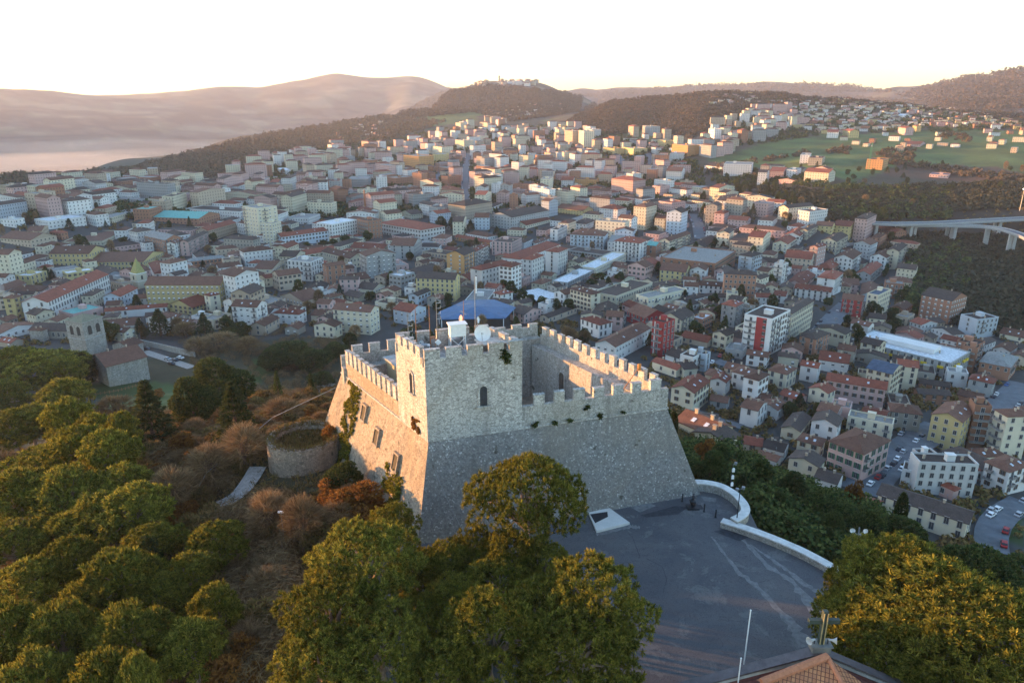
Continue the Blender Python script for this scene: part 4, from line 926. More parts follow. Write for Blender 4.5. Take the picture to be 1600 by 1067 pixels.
# two thin white poles near the chapel
for px, py, zt, lab in ((1173, 953, 10.5, 'tall thin white flagpole left of the chapel roof'), (1158, 1028, 8.6, 'short thin pole beside the white flagpole')):
    p = at_z(px, py, zt); t = empty('flagpole', (p[0], p[1], 0)); tag(t, lab, 'flagpole'); mb = MB(); mb.tube([(0, 0, 0), (0, 0, zt)], [.09, .05], 6); mb.lathe([(0, zt-.05), (.08, zt), (0, zt+.12)], 8); mb.build('pole', M_white, t)

# ------------------------------------------------------------------ the town: buildings read off the photograph
TILE = {'A': (0, 300, 4), 'B': (400, 300, 4), 'C': (800, 300, 4), 'D': (1200, 300, 4), 'E': (1200, 540, 4), 'F': (1000, 500, 6.667), 'G': (1020, 560, 6.667),
        'H': (560, 230, 5.333), 'I': (640, 350, 6.154), 'J': (0, 380, 6.154), 'K': (860, 230, 5.333), 'L': (1340, 540, 6.154),
        'M': (0, 80, 4), 'N': (400, 80, 4), 'O': (800, 80, 4), 'P': (1200, 80, 4), 'Q': (0, 480, 4), 'Z': (0, 0, 1)}
# tile, left eave corner, near eave corner, right eave corner, foot of near corner, wall, roof shape, roof colour, kind
DATA = '''
E 370 215 735 275 768 235 415 p ga R a
E 308 632 600 678 762 592 862 p h B a green
E 1015 435 1215 478 1296 402 690 y gc B a
E 498 445 780 502 818 482 640 c f G a
E 945 735 1318 752 1365 735 965 w f D m
E 838 778 995 815 1008 802 915 w f D m
E 900 652 950 690 1010 682 775 w f D m
E 690 930 1245 1110 1342 1050 1240 c ga D s
E 1125 890 1160 905 1196 890 970 p h R t
E 1330 735 1510 790 1640 745 945 w h B a
E 360 850 430 862 470 805 945 w ga D h
E 775 410 960 432 1015 387 560 s h B a
E 945 300 1140 312 1190 292 390 k ga D a
E 1295 378 1400 388 1412 372 670 k f D a
E 1408 402 1500 445 1650 440 720 c h B a
L -60 -50 895 180 1060 62 355 g f W o
L 1205 120 1470 212 1545 112 350 k h G a
L 125 190 330 270 435 192 520 c ga U a
L 0 270 280 312 330 275 400 c f D a
L 965 470 1190 520 1220 472 560 k ga B a
L 600 360 880 400 930 380 470 k ga D a
E 320 85 500 112 545 68 190 w ga R h
E 65 65 190 82 240 62 140 c h D h
E 205 120 310 140 325 112 240 w ga R h
E 0 160 120 182 160 147 270 w h B h
E 10 375 60 402 115 362 470 w gc B h
E 80 300 190 332 215 302 350 c ga R h
E 0 620 95 662 130 612 730 w ga D h
E -20 700 50 722 85 692 760 w ga B h
E 1250 10 1310 22 1330 2 180 k f D a
G 175 315 430 358 590 238 578 c gc R h
G 640 240 760 250 812 195 390 w gc R h
G 925 203 1105 232 1212 168 475 w h B a
G 1190 127 1395 168 1500 102 330 c h B h
G 960 543 1095 543 1195 455 735 w ga B h
G 1222 492 1300 533 1392 472 640 w ga B h
G 255 645 620 800 752 690 850 c ga B h
G 630 822 760 872 886 792 925 c gc D h
G 1185 892 1345 962 1412 882 1015 w gc D h
G 950 882 1130 912 1185 852 960 t ga R h
G 1080 407 1215 432 1242 402 475 c ga B h
G 1345 377 1530 432 1572 382 465 p ga R h
G 600 432 770 462 832 412 552 g ga B h
F 130 430 380 518 442 482 600 c ga R h
F 360 442 460 512 552 467 610 c gc D h
F 450 352 555 402 672 337 565 w f D a
F 660 352 690 372 736 342 545 b f D a
F 150 15 245 42 365 0 390 r f D a
C 572 915 650 968 865 852 1060 w gc B a
C 700 747 830 787 972 762 850 r ga B a
C 430 792 545 832 595 802 915 w h R h
C 930 772 1060 802 1142 762 900 c gc D a
C 1138 797 1190 802 1252 772 870 k f W a
C 1300 707 1400 717 1447 692 850 g h R a
C 1435 777 1625 802 1740 742 1030 w f D a stripe
C 365 607 495 642 530 622 755 c h B a
C 530 622 650 657 880 572 730 c f D a
C 745 652 850 667 1095 612 745 c f G a
C 925 487 1085 502 1130 472 580 y ga B a
C 725 457 835 472 876 452 565 p gc B a
C 930 412 1270 452 1400 372 545 k f G m
C 640 306 800 322 840 302 440 w h R a
C 365 266 575 277 602 252 370 b h B a
C 840 331 900 337 936 317 420 k ga T h
C 920 301 985 307 1130 256 390 c gc B a
C 1095 336 1205 347 1320 282 370 c gc D a
C 750 92 840 97 905 82 240 c h B a
C 965 126 1060 132 1100 116 270 b gc D a
C 900 62 1000 72 1085 62 150 p f R a
C 345 366 570 397 610 372 440 g f D o
C 445 462 520 482 715 387 530 c f W o
C 245 562 345 572 512 492 622 g f W o
C 10 632 170 682 270 632 690 w f W v
I 555 432 695 447 990 375 640 w h R o
I 850 407 985 417 1075 382 670 w h R o
I 1070 342 1180 347 1295 302 565 w h R o
I 1290 268 1430 274 1520 238 500 w h R o
I 940 300 1070 342 1450 200 480 w h R o
I 60 520 430 537 525 492 750 y ga D a
I 10 672 80 692 200 642 800 b gc D h
B 855 732 965 752 1062 717 835 b ga R h
B 480 732 710 752 806 722 895 c ga B a
B 110 756 265 767 326 742 832 w h R h
B 150 646 290 682 425 652 722 t gc B h
B 60 512 140 527 282 507 620 t gc B a
B 360 462 440 467 556 452 590 k gc B a
B 450 532 520 547 636 547 632 p gc D a
B 550 642 640 662 700 637 668 c ga D h
B 650 592 730 612 806 582 642 c ga D h
B 805 527 905 532 991 507 620 g f W a
B 985 482 1010 522 1152 482 545 c gc D a
B 1205 382 1300 397 1370 367 520 o gc D a
B 1340 362 1372 374 1456 332 490 w gc R a
B 1040 377 1195 397 1216 372 440 t f D a
B 865 317 985 337 1036 302 425 g ga B a
B 590 387 690 402 872 382 545 g ga B a
B 410 372 585 417 606 387 480 c ga B a
B 590 347 790 362 861 342 388 t ga R a
B 195 432 345 442 401 412 560 w f G a
B 0 472 100 482 196 432 535 c ga B a
H 165 632 520 692 745 662 792 w h R m
B 110 272 160 282 466 240 352 b gc R m
B -85 92 5 107 100 87 315 c f G a
B 60 192 100 202 156 187 352 c f G a
B 400 192 475 207 630 177 312 w f W m
B 230 152 330 167 401 142 205 w f G a
B 630 172 700 187 766 172 305 k f D a
H 765 472 890 492 1115 457 628 t h D a
H 970 582 1090 587 1100 562 690 b ga B m
H 1090 562 1280 587 1590 527 690 g gc D m
H 1285 642 1400 652 1600 602 682 c gc R m
H 1155 382 1230 387 1260 372 495 p gc B a
H 1330 397 1400 402 1510 392 505 w gc B a
H 1260 402 1318 404 1332 396 520 k f B a
H 585 547 655 557 771 542 640 b gc R a
H 345 542 440 562 516 547 602 c gc D h
H 650 742 730 762 780 737 822 p h B a
H 780 742 1088 797 1110 782 832 o ga R a
H 1095 797 1280 802 1362 762 912 p f D a
H 1362 792 1380 797 1456 762 862 b gc D a
H 1458 792 1480 802 1600 757 832 w gc B a
K 510 262 690 282 746 267 412 p h R a
K 410 507 560 522 601 502 602 w h R a
K 55 507 270 532 321 512 572 y ga B a
K 200 627 300 642 376 612 692 w h D a
K 0 690 60 695 141 657 782 w f D a
K 205 272 380 277 392 262 332 o f B a
K 95 272 190 277 203 262 342 w ga R a
K 975 192 1095 202 1121 182 292 w ga B a
O 1330 702 1500 712 1512 692 785 w f G a
K 1285 152 1430 167 1447 152 202 w ga D a
O 180 482 380 502 398 482 600 t f G a
O 400 482 500 492 531 482 550 w f G a
O 650 457 760 472 776 457 540 t h R a
O 805 467 870 472 886 462 530 g f G a
O 860 547 960 562 981 542 600 y f G a
O 985 582 1100 592 1116 577 660 o f G a
O 1210 482 1268 490 1280 475 550 w f G a
O 1320 432 1400 442 1425 426 488 t f G a
O 390 492 450 502 520 492 620 c f G a
O 560 602 640 612 660 600 650 y f R a
O 690 602 760 612 820 596 655 y f G a
O 990 640 1070 646 1085 630 690 w f G a
N 805 642 1018 660 1045 647 738 o f G a
N 585 792 700 802 775 722 860 g f G a
N 115 722 160 747 216 717 772 w f W a
N 780 792 870 797 985 787 850 k f G a
N 1160 547 1300 562 1322 547 622 c f G a
N 1070 592 1160 602 1188 590 655 c f R a
N 1155 782 1200 787 1282 780 850 k f D a
N 1130 640 1170 648 1225 632 700 y f G a
A 960 157 1240 167 1306 132 216 k ga T m
A 220 172 300 187 535 157 236 w f W m
A 0 172 90 177 141 166 226 w f W a
A 865 102 930 112 1006 92 188 k f T a
A 1160 107 1500 127 1512 102 192 w f D m
A 710 42 850 52 881 42 82 g f G m
J 470 102 850 102 1005 47 232 y ga B m
J 870 182 1375 177 1600 82 262 y ga B m
J 230 292 290 322 450 272 412 y f W m
J 450 300 640 300 900 262 380 y f W m
J 200 572 460 567 1062 292 745 w gc R m
J 545 662 700 692 990 622 765 p f T m
J 990 652 1010 660 1600 612 725 w gc R m
A 905 582 1370 582 1510 542 722 y ga B m
A 785 637 1000 642 1280 612 682 c gc B m
A 1275 642 1310 652 1356 637 752 c h R h
A 1055 702 1200 722 1280 672 772 y gc R h
J 60 522 130 532 216 502 742 y h B a
J 0 502 70 504 110 482 642 t f B a
J -20 940 100 962 152 922 992 t ga R h
Q 1105 92 1185 102 1222 82 162 p ga B h
A 1105 432 1185 437 1406 412 492 k h G m
A 1145 302 1175 312 1300 252 402 p gc D a
A 1080 312 1090 322 1140 302 412 w gc B a
A 900 272 1030 302 1080 272 402 k ga G a
A 1285 222 1300 242 1512 182 312 t gc R a
A 400 312 640 312 790 242 342 c f B m
A 0 287 190 302 226 262 352 t ga B a
A 190 232 260 242 300 212 312 t ga B a
A 310 252 380 257 430 252 302 k h R a
D 150 122 260 127 375 112 222 w f D a
D 40 312 125 327 180 287 392 c gc R a
D 105 267 200 277 240 242 332 w gc R a
D 215 237 250 242 312 212 302 c gc D a
D 310 202 400 217 420 202 272 y ga D a
D 410 207 515 217 552 192 312 y ga R a
D 340 297 430 312 500 272 402 c gc D a
D 555 312 640 332 686 312 432 w gc B a
D 660 277 700 287 760 262 352 k ga B a
D 665 218 800 250 890 252 312 k ga R a
D 760 352 820 372 871 332 482 c gc D a
D 655 392 740 412 790 382 502 w gc B a
D 545 512 640 517 731 442 582 g gc R a
D 440 392 530 422 586 382 522 w gc B a
D 100 412 270 422 292 392 502 t ga R a
D 290 342 312 347 365 332 472 p gc R a
D 325 452 400 482 476 432 502 k h R a
D 55 447 95 457 128 446 592 w f G a
D 105 572 225 582 296 517 602 p gc R a
D 310 532 420 547 470 507 652 w h R a
D 170 602 390 627 411 607 702 w ga R a
D 35 642 110 652 126 622 702 w ga R h
D 465 667 590 682 602 657 802 r ga B a
D 610 642 690 650 770 612 772 c f U a
D 735 572 850 582 866 562 672 k f G a
D 930 652 1150 682 1246 652 832 k ga D a
D 1135 777 1310 802 1442 787 922 b f D a
D 130 742 152 762 286 682 932 c gc D a
D 190 902 300 922 386 882 1032 k h D a
D 1450 882 1600 912 1660 890 942 c ga B h
D 1180 932 1310 962 1372 942 1062 k f D a
C 1410 397 1500 407 1566 387 512 b h D a
C 1330 512 1530 522 1562 502 682 k h D a
C 1170 582 1320 592 1332 572 642 w ga B h
C 1350 170 1470 180 1490 168 215 p ga R h
C 1530 62 1600 77 1640 64 162 p f G a
C 180 772 230 787 405 722 822 t gc D a
F 430 172 700 232 860 202 292 t ga R h
F 890 302 1070 332 1117 272 412 g f G h
C 590 772 690 782 702 752 872 p ga B a
P 375 502 440 507 450 496 545 w ga R h
P 460 495 512 502 550 491 545 y ga R h
P 770 472 862 482 880 466 528 p ga R h
P 884 462 930 470 942 458 505 y ga B h
P 15 747 100 752 125 736 805 p ga R a
P 130 738 180 746 208 734 790 w f G a
P 230 752 380 762 436 756 825 c ga R a
P 265 662 340 672 371 651 715 t f R a
P 208 645 262 652 275 636 700 w f G a
P 1015 767 1128 777 1142 766 797 p f U h
P 640 672 720 682 755 672 745 o f D a
P 888 575 950 584 1008 572 600 p ga R h
P 1200 440 1240 446 1290 436 468 w ga B h
P 940 346 985 352 1000 345 372 c ga R h
P 770 400 850 404 862 396 420 w ga W h
'''
KIND = {'a': ('apartment_building', 'apartment block'), 'h': ('house', 'house'), 'm': ('palace', 'palace'), 'o': ('school_building', 'institution'), 's': ('church_hall', 'church'), 't': ('shrine', 'shrine'), 'v': ('canopy', 'canopy')}
def win_mesh(kind, w_, h_):
    mb = MB()      # origin at the sill centre, facing -Y
    mb.box((0, -.02, h_/2), (w_+.3, .1, h_+.3), 1); mb.box((0, -.06, h_/2), (w_, .05, h_), 0); mb.box((0, -.10, h_/2), (.06, .03, h_), 1); mb.box((0, -.14, -.12), (w_+.5, .28, .1), 1)
    sm = M_shut
    if kind == 'shutter' or kind == 'green':
        sm = M_shut if kind == 'shutter' else M_shutg
        for s in (-1, 1): mb.box((s*(w_*.5+w_*.27), -.11, h_/2), (w_*.5, .06, h_), 2)
    if kind == 'half': mb.box((0, -.10, h_*.72), (w_, .05, h_*.56), 2); sm = MW['w'] 
    return mb.mesh('window', [M_glass, M_frame, sm])
WM = {'plain': win_mesh('plain', 1.15, 1.7), 'shutter': win_mesh('shutter', 1.0, 1.7), 'green': win_mesh('green', 1.2, 2.1), 'half': win_mesh('half', 1.2, 1.7), 'tall': win_mesh('plain', 1.2, 2.3), 'small': win_mesh('plain', .8, 1.0)}
def balcony_mesh(L):
    mb = MB(); mb.box((0, -.6, 0), (L, 1.2, .16), 0); mb.box((0, -1.17, .98), (L, .05, .06), 1); mb.box((0, -1.17, .5), (L, .03, .75), 1)
    for s in (-1, 1): mb.box((s*(L/2-.03), -.6, .55), (.03, 1.1, .85), 1)
    return mb.mesh('balcony', [M_conc, plain('railing', (.23, .22, .21), .6, 0)])
BAL = {3: balcony_mesh(2.6), 6: balcony_mesh(5.5)}
def chimney_mesh(): mb = MB(); mb.box((0, 0, .4), (.7, .5, 1.9)); mb.box((0, 0, 1.42), (.9, .7, .14)); return mb.mesh('chimney', MW['t'])
CHM = chimney_mesh()
mb = MB(); mb.box((0, 0, .04), (.9, 1.2, .1)); SKY_M = mb.mesh('skylight', plain('skylight_pane', (.55, .6, .66), .25))
mb = MB(); mb.tube([(0, 0, -.5), (0, 0, 2.6)], .035, 4); mb.tube([(-.6, 0, 2.3), (.6, 0, 2.3)], .025, 3)
for k in range(5): mb.tube([(-.5+k*.25, -.3, 2.3), (-.5+k*.25, .3, 2.3)], .018, 3)
AER = mb.mesh('roof_aerial', M_metal)
HGT = {}
PLACED = []      # (cx, cy, corners, radius)
def sat(P, Q):
    for A in (P, Q):
        for i in range(4):
            e = A[(i+1) % 4]-A[i]; n = np.array((e[1], -e[0])); a = P @ n; b_ = Q @ n
            if a.max() < b_.min() or b_.max() < a.min(): return False
    return True
def free(P, pad=1.0, tol=None):
    c = P.mean(0); Pp = c+(P-c)*(1+pad/np.linalg.norm(P-c, axis=1)[:, None]); r = np.linalg.norm(P-c, axis=1).max()
    for cx, cy, Q, rq in PLACED:
        if abs(cx-c[0]) < r+rq and abs(cy-c[1]) < r+rq and sat(Pp, Q): return False
    return True
def building(P, zb, h, wall, rtype, rcol, kind, desc, detail, group=None, style=None, ridge_h=None, stripe=False, label=None):
    """P: 4 plan corners counter clockwise (left, near, right, far seen from the camera); detail 2 = window parts, 1 = wall+roof parts, 0 = one mesh"""
    c = P.mean(0); Q = P-c; rng = random.Random(int(abs(c[0]*13+c[1]*7))); ground_z = min([g1(*p) for p in P]+[zb])
    PLACED.append((c[0], c[1], P, np.linalg.norm(Q, axis=1).max())); HGT[(round(c[0], 2), round(c[1], 2))] = (zb, h)
    name, cat = KIND[kind]
    zt = zb+h; z0 = ground_z-2.0
    e1, e2 = np.linalg.norm(Q[1]-Q[0]), np.linalg.norm(Q[2]-Q[1])
    wm = MB(); u = rng.random()*3
    for i in range(4): wm.wall(Q[i], Q[(i+1) % 4], z0-zb, h, 0, 0)
    rm = MB(); ov = .55 if detail else .3
    ou = Q*(1+ov/np.maximum(np.linalg.norm(Q, axis=1)[:, None], 1)*1.3); sp = min(e1, e2)
    rise = ridge_h if ridge_h else min(4.2, max(1.0, sp*.5*.42)); drop = ov*.35
    if rtype in ('ga', 'gc'):
        if rtype == 'ga': i0 = 1      # ridge parallel to edge 0-1: gables on edges 1-2 and 3-0
        else: i0 = 0
        a, b_, c_, d_ = [Q[(i0+k) % 4] for k in range(4)]       # gable edges a-b and c-d
        A, B_, C_, D_ = [ou[(i0+k) % 4] for k in range(4)]
        m1, m2 = (a+b_)/2, (c_+d_)/2; M1, M2 = (A+B_)/2, (C_+D_)/2
        wm.poly([(*a, h), (*b_, h), (*m1, h+rise)], 0, [(0.0, 30), (.1, 30), (.05, 30.1)]); wm.poly([(*c_, h), (*d_, h), (*m2, h+rise)], 0, [(0, 30), (.1, 30), (.05, 30.1)])
        t = .18
        for p, q, r, s in ((B_, C_, M2, M1), (D_, A, M1, M2)):
            L0 = float(np.linalg.norm(q-p)); L1 = float(np.hypot(np.linalg.norm(s-p), rise))
            rm.poly([(*p, h-drop+t), (*q, h-drop+t), (*r, h+rise+t), (*s, h+rise+t)], 0, [(0, 0), (L0, 0), (L0, L1), (0, L1)])
            rm.poly([(*s, h+rise), (*r, h+rise), (*q, h-drop), (*p, h-drop)], 0)
            rm.poly([(*p, h-drop), (*q, h-drop), (*q, h-drop+t), (*p, h-drop+t)], 0); rm.poly([(*q, h-drop), (*r, h+rise), (*r, h+rise+t), (*q, h-drop+t)]); rm.poly([(*s, h+rise), (*p, h-drop), (*p, h-drop+t), (*s, h+rise+t)])
        flat = [(m1*.7+m2*.3, h+rise), (m1*.25+m2*.75, h+rise)]
    elif rtype == 'h':
        if e1 >= e2: g = [0, 1, 2, 3]; L, S_ = e1, e2
        else: g = [1, 2, 3, 0]; L, S_ = e2, e1
        A, B_, C_, D_ = [ou[k] for k in g]; k_ = min(.5, S_/L*.5); M1 = (A+D_)/2; M2 = (B_+C_)/2; r1 = M1+(M2-M1)*k_; r2 = M2+(M1-M2)*k_
        t = .18; zz = h+rise+t; e_ = h-.05+t
        for pts in ([(*A, e_), (*B_, e_), (*r2, zz), (*r1, zz)], [(*C_, e_), (*D_, e_), (*r1, zz), (*r2, zz)], [(*B_, e_), (*C_, e_), (*r2, zz)], [(*D_, e_), (*A, e_), (*r1, zz)]):
            L0 = math.dist(pts[0], pts[1]); mid = math.dist(pts[0], pts[-1]); rm.poly(pts, 0, [(0, 0), (L0, 0), (L0*.8, mid), (L0*.2, mid)][:len(pts)])
        for i in range(4): p, q = ou[i], ou[(i+1) % 4]; rm.poly([(*p, h-.05), (*q, h-.05), (*q, e_), (*p, e_)])
        rm.poly([(*ou[k], h-.05) for k in (3, 2, 1, 0)])
        flat = [(r1*.6+r2*.4+(A-D_)*.12, h+rise*.75), (r2, h+rise*.8)]
    else:
        ins = Q*(1-.3/np.maximum(np.linalg.norm(Q, axis=1)[:, None], 1)*1.4)
        for i in range(4):
            j = (i+1) % 4; ph = .75 if detail else .6
            wm.poly([(*Q[i], h), (*Q[j], h), (*Q[j], h+ph), (*Q[i], h+ph)], 0, [(0, 30), (.1, 30), (.1, 30.1), (0, 30.1)]); wm.poly([(*Q[i], h+ph), (*Q[j], h+ph), (*ins[j], h+ph), (*ins[i], h+ph)], 0, [(0, 30)]*4); wm.poly([(*ins[j], h), (*ins[i], h), (*ins[i], h+ph), (*ins[j], h+ph)], 0, [(0, 30)]*4)
        rm.poly([(*ins[i], h+.1) for i in range(4)], 0, [tuple(ins[i]) for i in range(4)])
        if detail:
            # stair head and plant boxes on the flat roof
            ang = math.atan2(*(Q[1]-Q[0])[::-1]); s = min(3.2, e1*.3, e2*.3); q = (Q[0]+Q[2])*.0+(Q[3]-Q[1])*rng.uniform(-.12, .2)
            bx = MB(); bx.box((q[0], q[1], h+1.3), (s*1.3, s, 2.4), 0, ang); bx.box((q[0], q[1], h+2.56), (s*1.3+.4, s+.4, .12), 0, ang)
        flat = [((Q[0]+Q[3])*.35, h+.1), ((Q[1]+Q[2])*.3, h+.1)]
    if detail == 0:
        wm2 = MB(); wm2.v = wm.v+rm.v; nb = len(wm.v); wm2.f = wm.f+[tuple(k+nb for k in f) for f in rm.f]; wm2.m = [0]*len(wm.f)+[1]*len(rm.f); wm2.uv = wm.uv+rm.uv
        t = wm2.build(name, [MWW[wall], MR[rcol]], None, (c[0], c[1], zb))
    else:
        t = empty(name, (c[0], c[1], zb)); wo = wm.build('wall', MW[wall] if detail == 2 else MWW[wall], t); ro = rm.build('roof', MR[rcol], t)
        if rtype == 'f': bx.build('stair_head', MW[wall], ro)
        if rtype != 'f' or rng.random() < .6:
            for k in range(rng.choice([1, 2, 2])):
                fq, fz = flat[k % 2]; inst('chimney', CHM, ro, (fq[0], fq[1], fz-.3 if rtype != 'f' else fz), rng.random()*.3+math.atan2(*(Q[1]-Q[0])[::-1]))
        if detail == 2 and rng.random() < .7: fq, fz = flat[0]; inst('roof_aerial', AER, ro, (fq[0]+.9, fq[1]+.4, fz+.2), rng.random()*3)
        if detail == 2 and rtype in ('ga', 'gc', 'h') and rcol in 'RB' and rng.random() < .6:
            # a pair of skylights lying on the slope that faces the camera
            a, b_ = (Q[0], Q[1]) if e1 > e2 else (Q[1], Q[2]); m = (a+b_)/2; half = min(e1, e2)/2
            inn = -m/np.linalg.norm(m); slope = math.atan2(rise, half)
            if (rtype == 'h') or (rtype == 'ga' and e1 > e2) or (rtype == 'gc' and e2 >= e1):
                for k in (-.16, .2):
                    q = m+(b_-a)*k+inn*half*.45; o = inst('skylight', SKY_M, ro, (q[0], q[1], h+rise*.45+.22)); d = (b_-a)/np.linalg.norm(b_-a); nn_ = np.array((d[1], -d[0])); 
                    if np.dot(nn_, m) < 0: nn_ = -nn_
                    o.rotation_euler = Vector((nn_[0]*math.sin(slope), nn_[1]*math.sin(slope), math.cos(slope))).to_track_quat('Z', 'X' if False else 'Y').to_euler()
    if detail == 2:
        st = style or rng.choice(['plain', 'shutter', 'shutter', 'plain', 'half', 'tall'])
        ns = max(1, round(h/3.4)); sh_ = h/ns; cam_dir = -c/np.linalg.norm(c)
        cells = []
        for i in (0, 1):
            a, b_ = Q[i], Q[i+1]; L = float(np.linalg.norm(b_-a)); d = (b_-a)/L; n_ = np.array((d[1], -d[0]))
            if np.dot(n_, cam_dir) < -.05 or L < 3.4: continue
            sp_ = rng.uniform(2.7, 3.3); nc = max(1, int((L-1.6)/sp_)); side = (i == (0 if e1 < e2 else 1)) and abs(e1-e2) > 5
            if side and rng.random() < .3: nc = max(1, nc//2)
            cells.append((a, d, n_, L, nc, i))
        tot = sum(x[4] for x in cells)*ns
        while tot > 84 and cells:
            cells = [(a, d, n_, L, max(1, int(nc*.85)), i) for a, d, n_, L, nc, i in cells]; t2 = sum(x[4] for x in cells)*ns
            if t2 == tot: break
            tot = t2
        nb_ = 0; usebal = kind == 'a' and rng.random() < .65
        for a, d, n_, L, nc, i in cells:
            stp = L/(nc); balcols = set(k for k in range(nc) if usebal and (k % 3 == rng.randrange(3))); rz = math.atan2(d[1], d[0])
            for s in range(ns):
                for k in range(nc):
                    p = a+d*(stp*(k+.5)); z = s*sh_+sh_*.32
                    if s == 0 and rng.random() < .3: continue
                    bal = k in balcols and s > 0 and nb_ < 60
                    inst('window', WM['green' if bal and st == 'green' else ('tall' if bal else st)], t, (p[0]+n_[0]*.03, p[1]+n_[1]*.03, z-(.55 if bal else 0)), rz)
                    if bal: inst('balcony', BAL[6] if stp > 4.6 else BAL[3], t, (p[0], p[1], z-.72), rz); nb_ += 1
    q = proj((c[0], c[1], zb+h)); 
    if group is None: group = {'a': 'apartment blocks of the town', 'h': 'small houses of the town', 'm': 'large old palaces of the town', 'o': 'public buildings of the town'}.get(kind)
    ns = max(1, round(h/3.3)); tag(t, label, cat, group)
    if not label:
        rt = {'ga': 'gable roof', 'gc': 'gable roof', 'h': 'hip roof', 'f': 'flat roof'}[rtype]; shp = 'tall ' if h > 21 else ('long ' if max(e1, e2) > 36 else ('low ' if h < 6.5 else ''))
        THINGS.append((t, '%s%s %s with %s %s' % (shp, WNAME[wall], cat, RNAME[rcol], rt), q[0], q[1]))
    return t
LABEL0 = {'E 1015': 'yellow block with a pale pink vertical stripe on its end wall', 'E 945 7': 'white modern building with dark flat roof beside the car lined street', 'E 690': 'long ochre church hall with dark roof at lower right',
 'L -60': 'big grey hotel with white roof and yellow balconies', 'E 1125': 'tiny pink arched shrine with red roof', 'C 1435': 'tall white tower block with a deep red vertical stripe', 'F 150': 'deep red tower block with white window strips',
 'C 10 632': 'low white canopy roof in the school yard', 'K 510': 'red courthouse with a pale central gable', 'E 308': 'pink block with green balcony doors and hipped brown roof', 'A 960': 'brick building with a green barrel roof at far left',
 'I 60': 'yellow apartment block behind the blue canopy', 'G 175': 'cream gabled house right behind the castle corner', 'D 55 447': 'narrow white tower beside the red roofed houses'}
nsm = 0
for line in DATA.strip().split('\n'):
    f = line.split(); ox, oy, k = TILE[f[0]]; v = [float(x) for x in f[1:8]]
    ax_, ay_, bx_, by_, cx_, cy_ = [ox+v[0]/k, oy+v[1]/k, ox+v[2]/k, oy+v[3]/k, ox+v[4]/k, oy+v[5]/k]; base = oy+v[6]/k
    wall, rt, rc, kd = f[8:12]
    g = hit(bx_, base, 0, 120); D = math.hypot(g[0], g[1]); B0 = at_d(bx_, by_, D); zt = B0[2]; h = zt-g[2]
    if h < 3: h = 3.0; zt = g[2]+3
    zt = g[2]+h
    A0, C0 = at_z(ax_, ay_, zt), at_z(cx_, cy_, zt); B0 = at_z(bx_, by_, zt)
    A_, B_, C_ = A0[:2], B0[:2], C0[:2]
    va, vc = A_-B_, C_-B_; la, lc = np.linalg.norm(va), np.linalg.norm(vc)
    LIMX = 75 if kd in 'mo' else 48
    if la > LIMX: va *= LIMX/la; la = LIMX
    if lc > LIMX: vc *= LIMX/lc; lc = LIMX
    # square the corner up, keeping the longer side
    if la >= lc:
        n_ = np.array((-va[1], va[0]))/la; s = np.dot(vc, n_); s = math.copysign(max(abs(s), 7.0 if kd != 't' else 2.5), s); vc = n_*s+va/la*np.dot(vc, va/la)*.0
    else:
        n_ = np.array((-vc[1], vc[0]))/lc; s = np.dot(va, n_); s = math.copysign(max(abs(s), 7.0), s); va = n_*s
    P = np.array([B_+va, B_, B_+vc, B_+va+vc])
    ar = sum(P[i][0]*P[(i+1) % 4][1]-P[(i+1) % 4][0]*P[i][1] for i in range(4))
    if ar < 0: P = P[::-1]; rt = {'ga': 'gc', 'gc': 'ga'}.get(rt, rt); P = np.roll(P, -1, 0) if False else P
    lab = next((l for key, l in LABEL0.items() if line.startswith(key)), None)
    if kd == 'v':
        c = P.mean(0); t = empty('canopy', (c[0], c[1], g[2])); mb = MB(); Qs = [tuple(p-c) for p in P]; mb.prism(Qs, h-.5, h); mb.build('roof', MR['W'], t)
        for p in Qs: mb = MB(); mb.tube([(p[0]*.95, p[1]*.95, -1), (p[0]*.95, p[1]*.95, h-.5)], .2, 6); mb.build('column', M_conc, t)
        PLACED.append((c[0], c[1], P, la)); tag(t, lab, 'canopy'); continue
    Dm = np.hypot(*P.mean(0)); det = 2 if Dm < 760 else 1
    st = 'green' if 'green' in f else None
    b_ = building(P, g[2], h, wall, rt, rc, kd, '', det, style=st, label=lab)
    if line.startswith('L -60'):
        c = P.mean(0); Q = P-c; my = plain('yellow_panel', (.65, .45, .03)); k_ = 0
        for i in (0, 1):
            a, bb = Q[i], Q[i+1]; L = np.linalg.norm(bb-a); d = (bb-a)/L; n_ = np.array((d[1], -d[0]))
            for q in range(int(L/4.2)):
                if q % 7 in (3, 6): continue
                p = a+d*(q*4.2+2.3)+n_*.55; mb = MB(); mb.box((p[0], p[1], h-2.6), (2.9, 1.0, 1.2), 0, math.atan2(d[1], d[0])); mb.build('yellow_balcony', my, b_)
        d = (Q[1]-Q[0])/np.linalg.norm(Q[1]-Q[0]); mb = MB(); mb.box((0, 0, h+1.6), (np.linalg.norm(Q[1]-Q[0])*.55, np.linalg.norm(Q[2]-Q[1])*.35, 2.6), 0, math.atan2(d[1], d[0])); mb.build('penthouse', MW['w'], b_)
    if len(f) > 12 and f[12] == 'stripe' or line.startswith('F 150'):
        c = P.mean(0); Q = P-c; a, bb = Q[0], Q[1]; d = (bb-a)/np.linalg.norm(bb-a); n_ = np.array((d[1], -d[0])); L = np.linalg.norm(bb-a); mb = MB()
        lo, hi = (.45, .82) if wall == 'w' else (.2, .3); p, q = a+d*L*lo+n_*.02, a+d*L*hi+n_*.02
        mb.prism([tuple(p+n_*.05), tuple(q+n_*.05), tuple(q), tuple(p)], -1, h+.3); mb.build('facade_stripe', MW['r' if wall == 'w' else 'w'], b_)

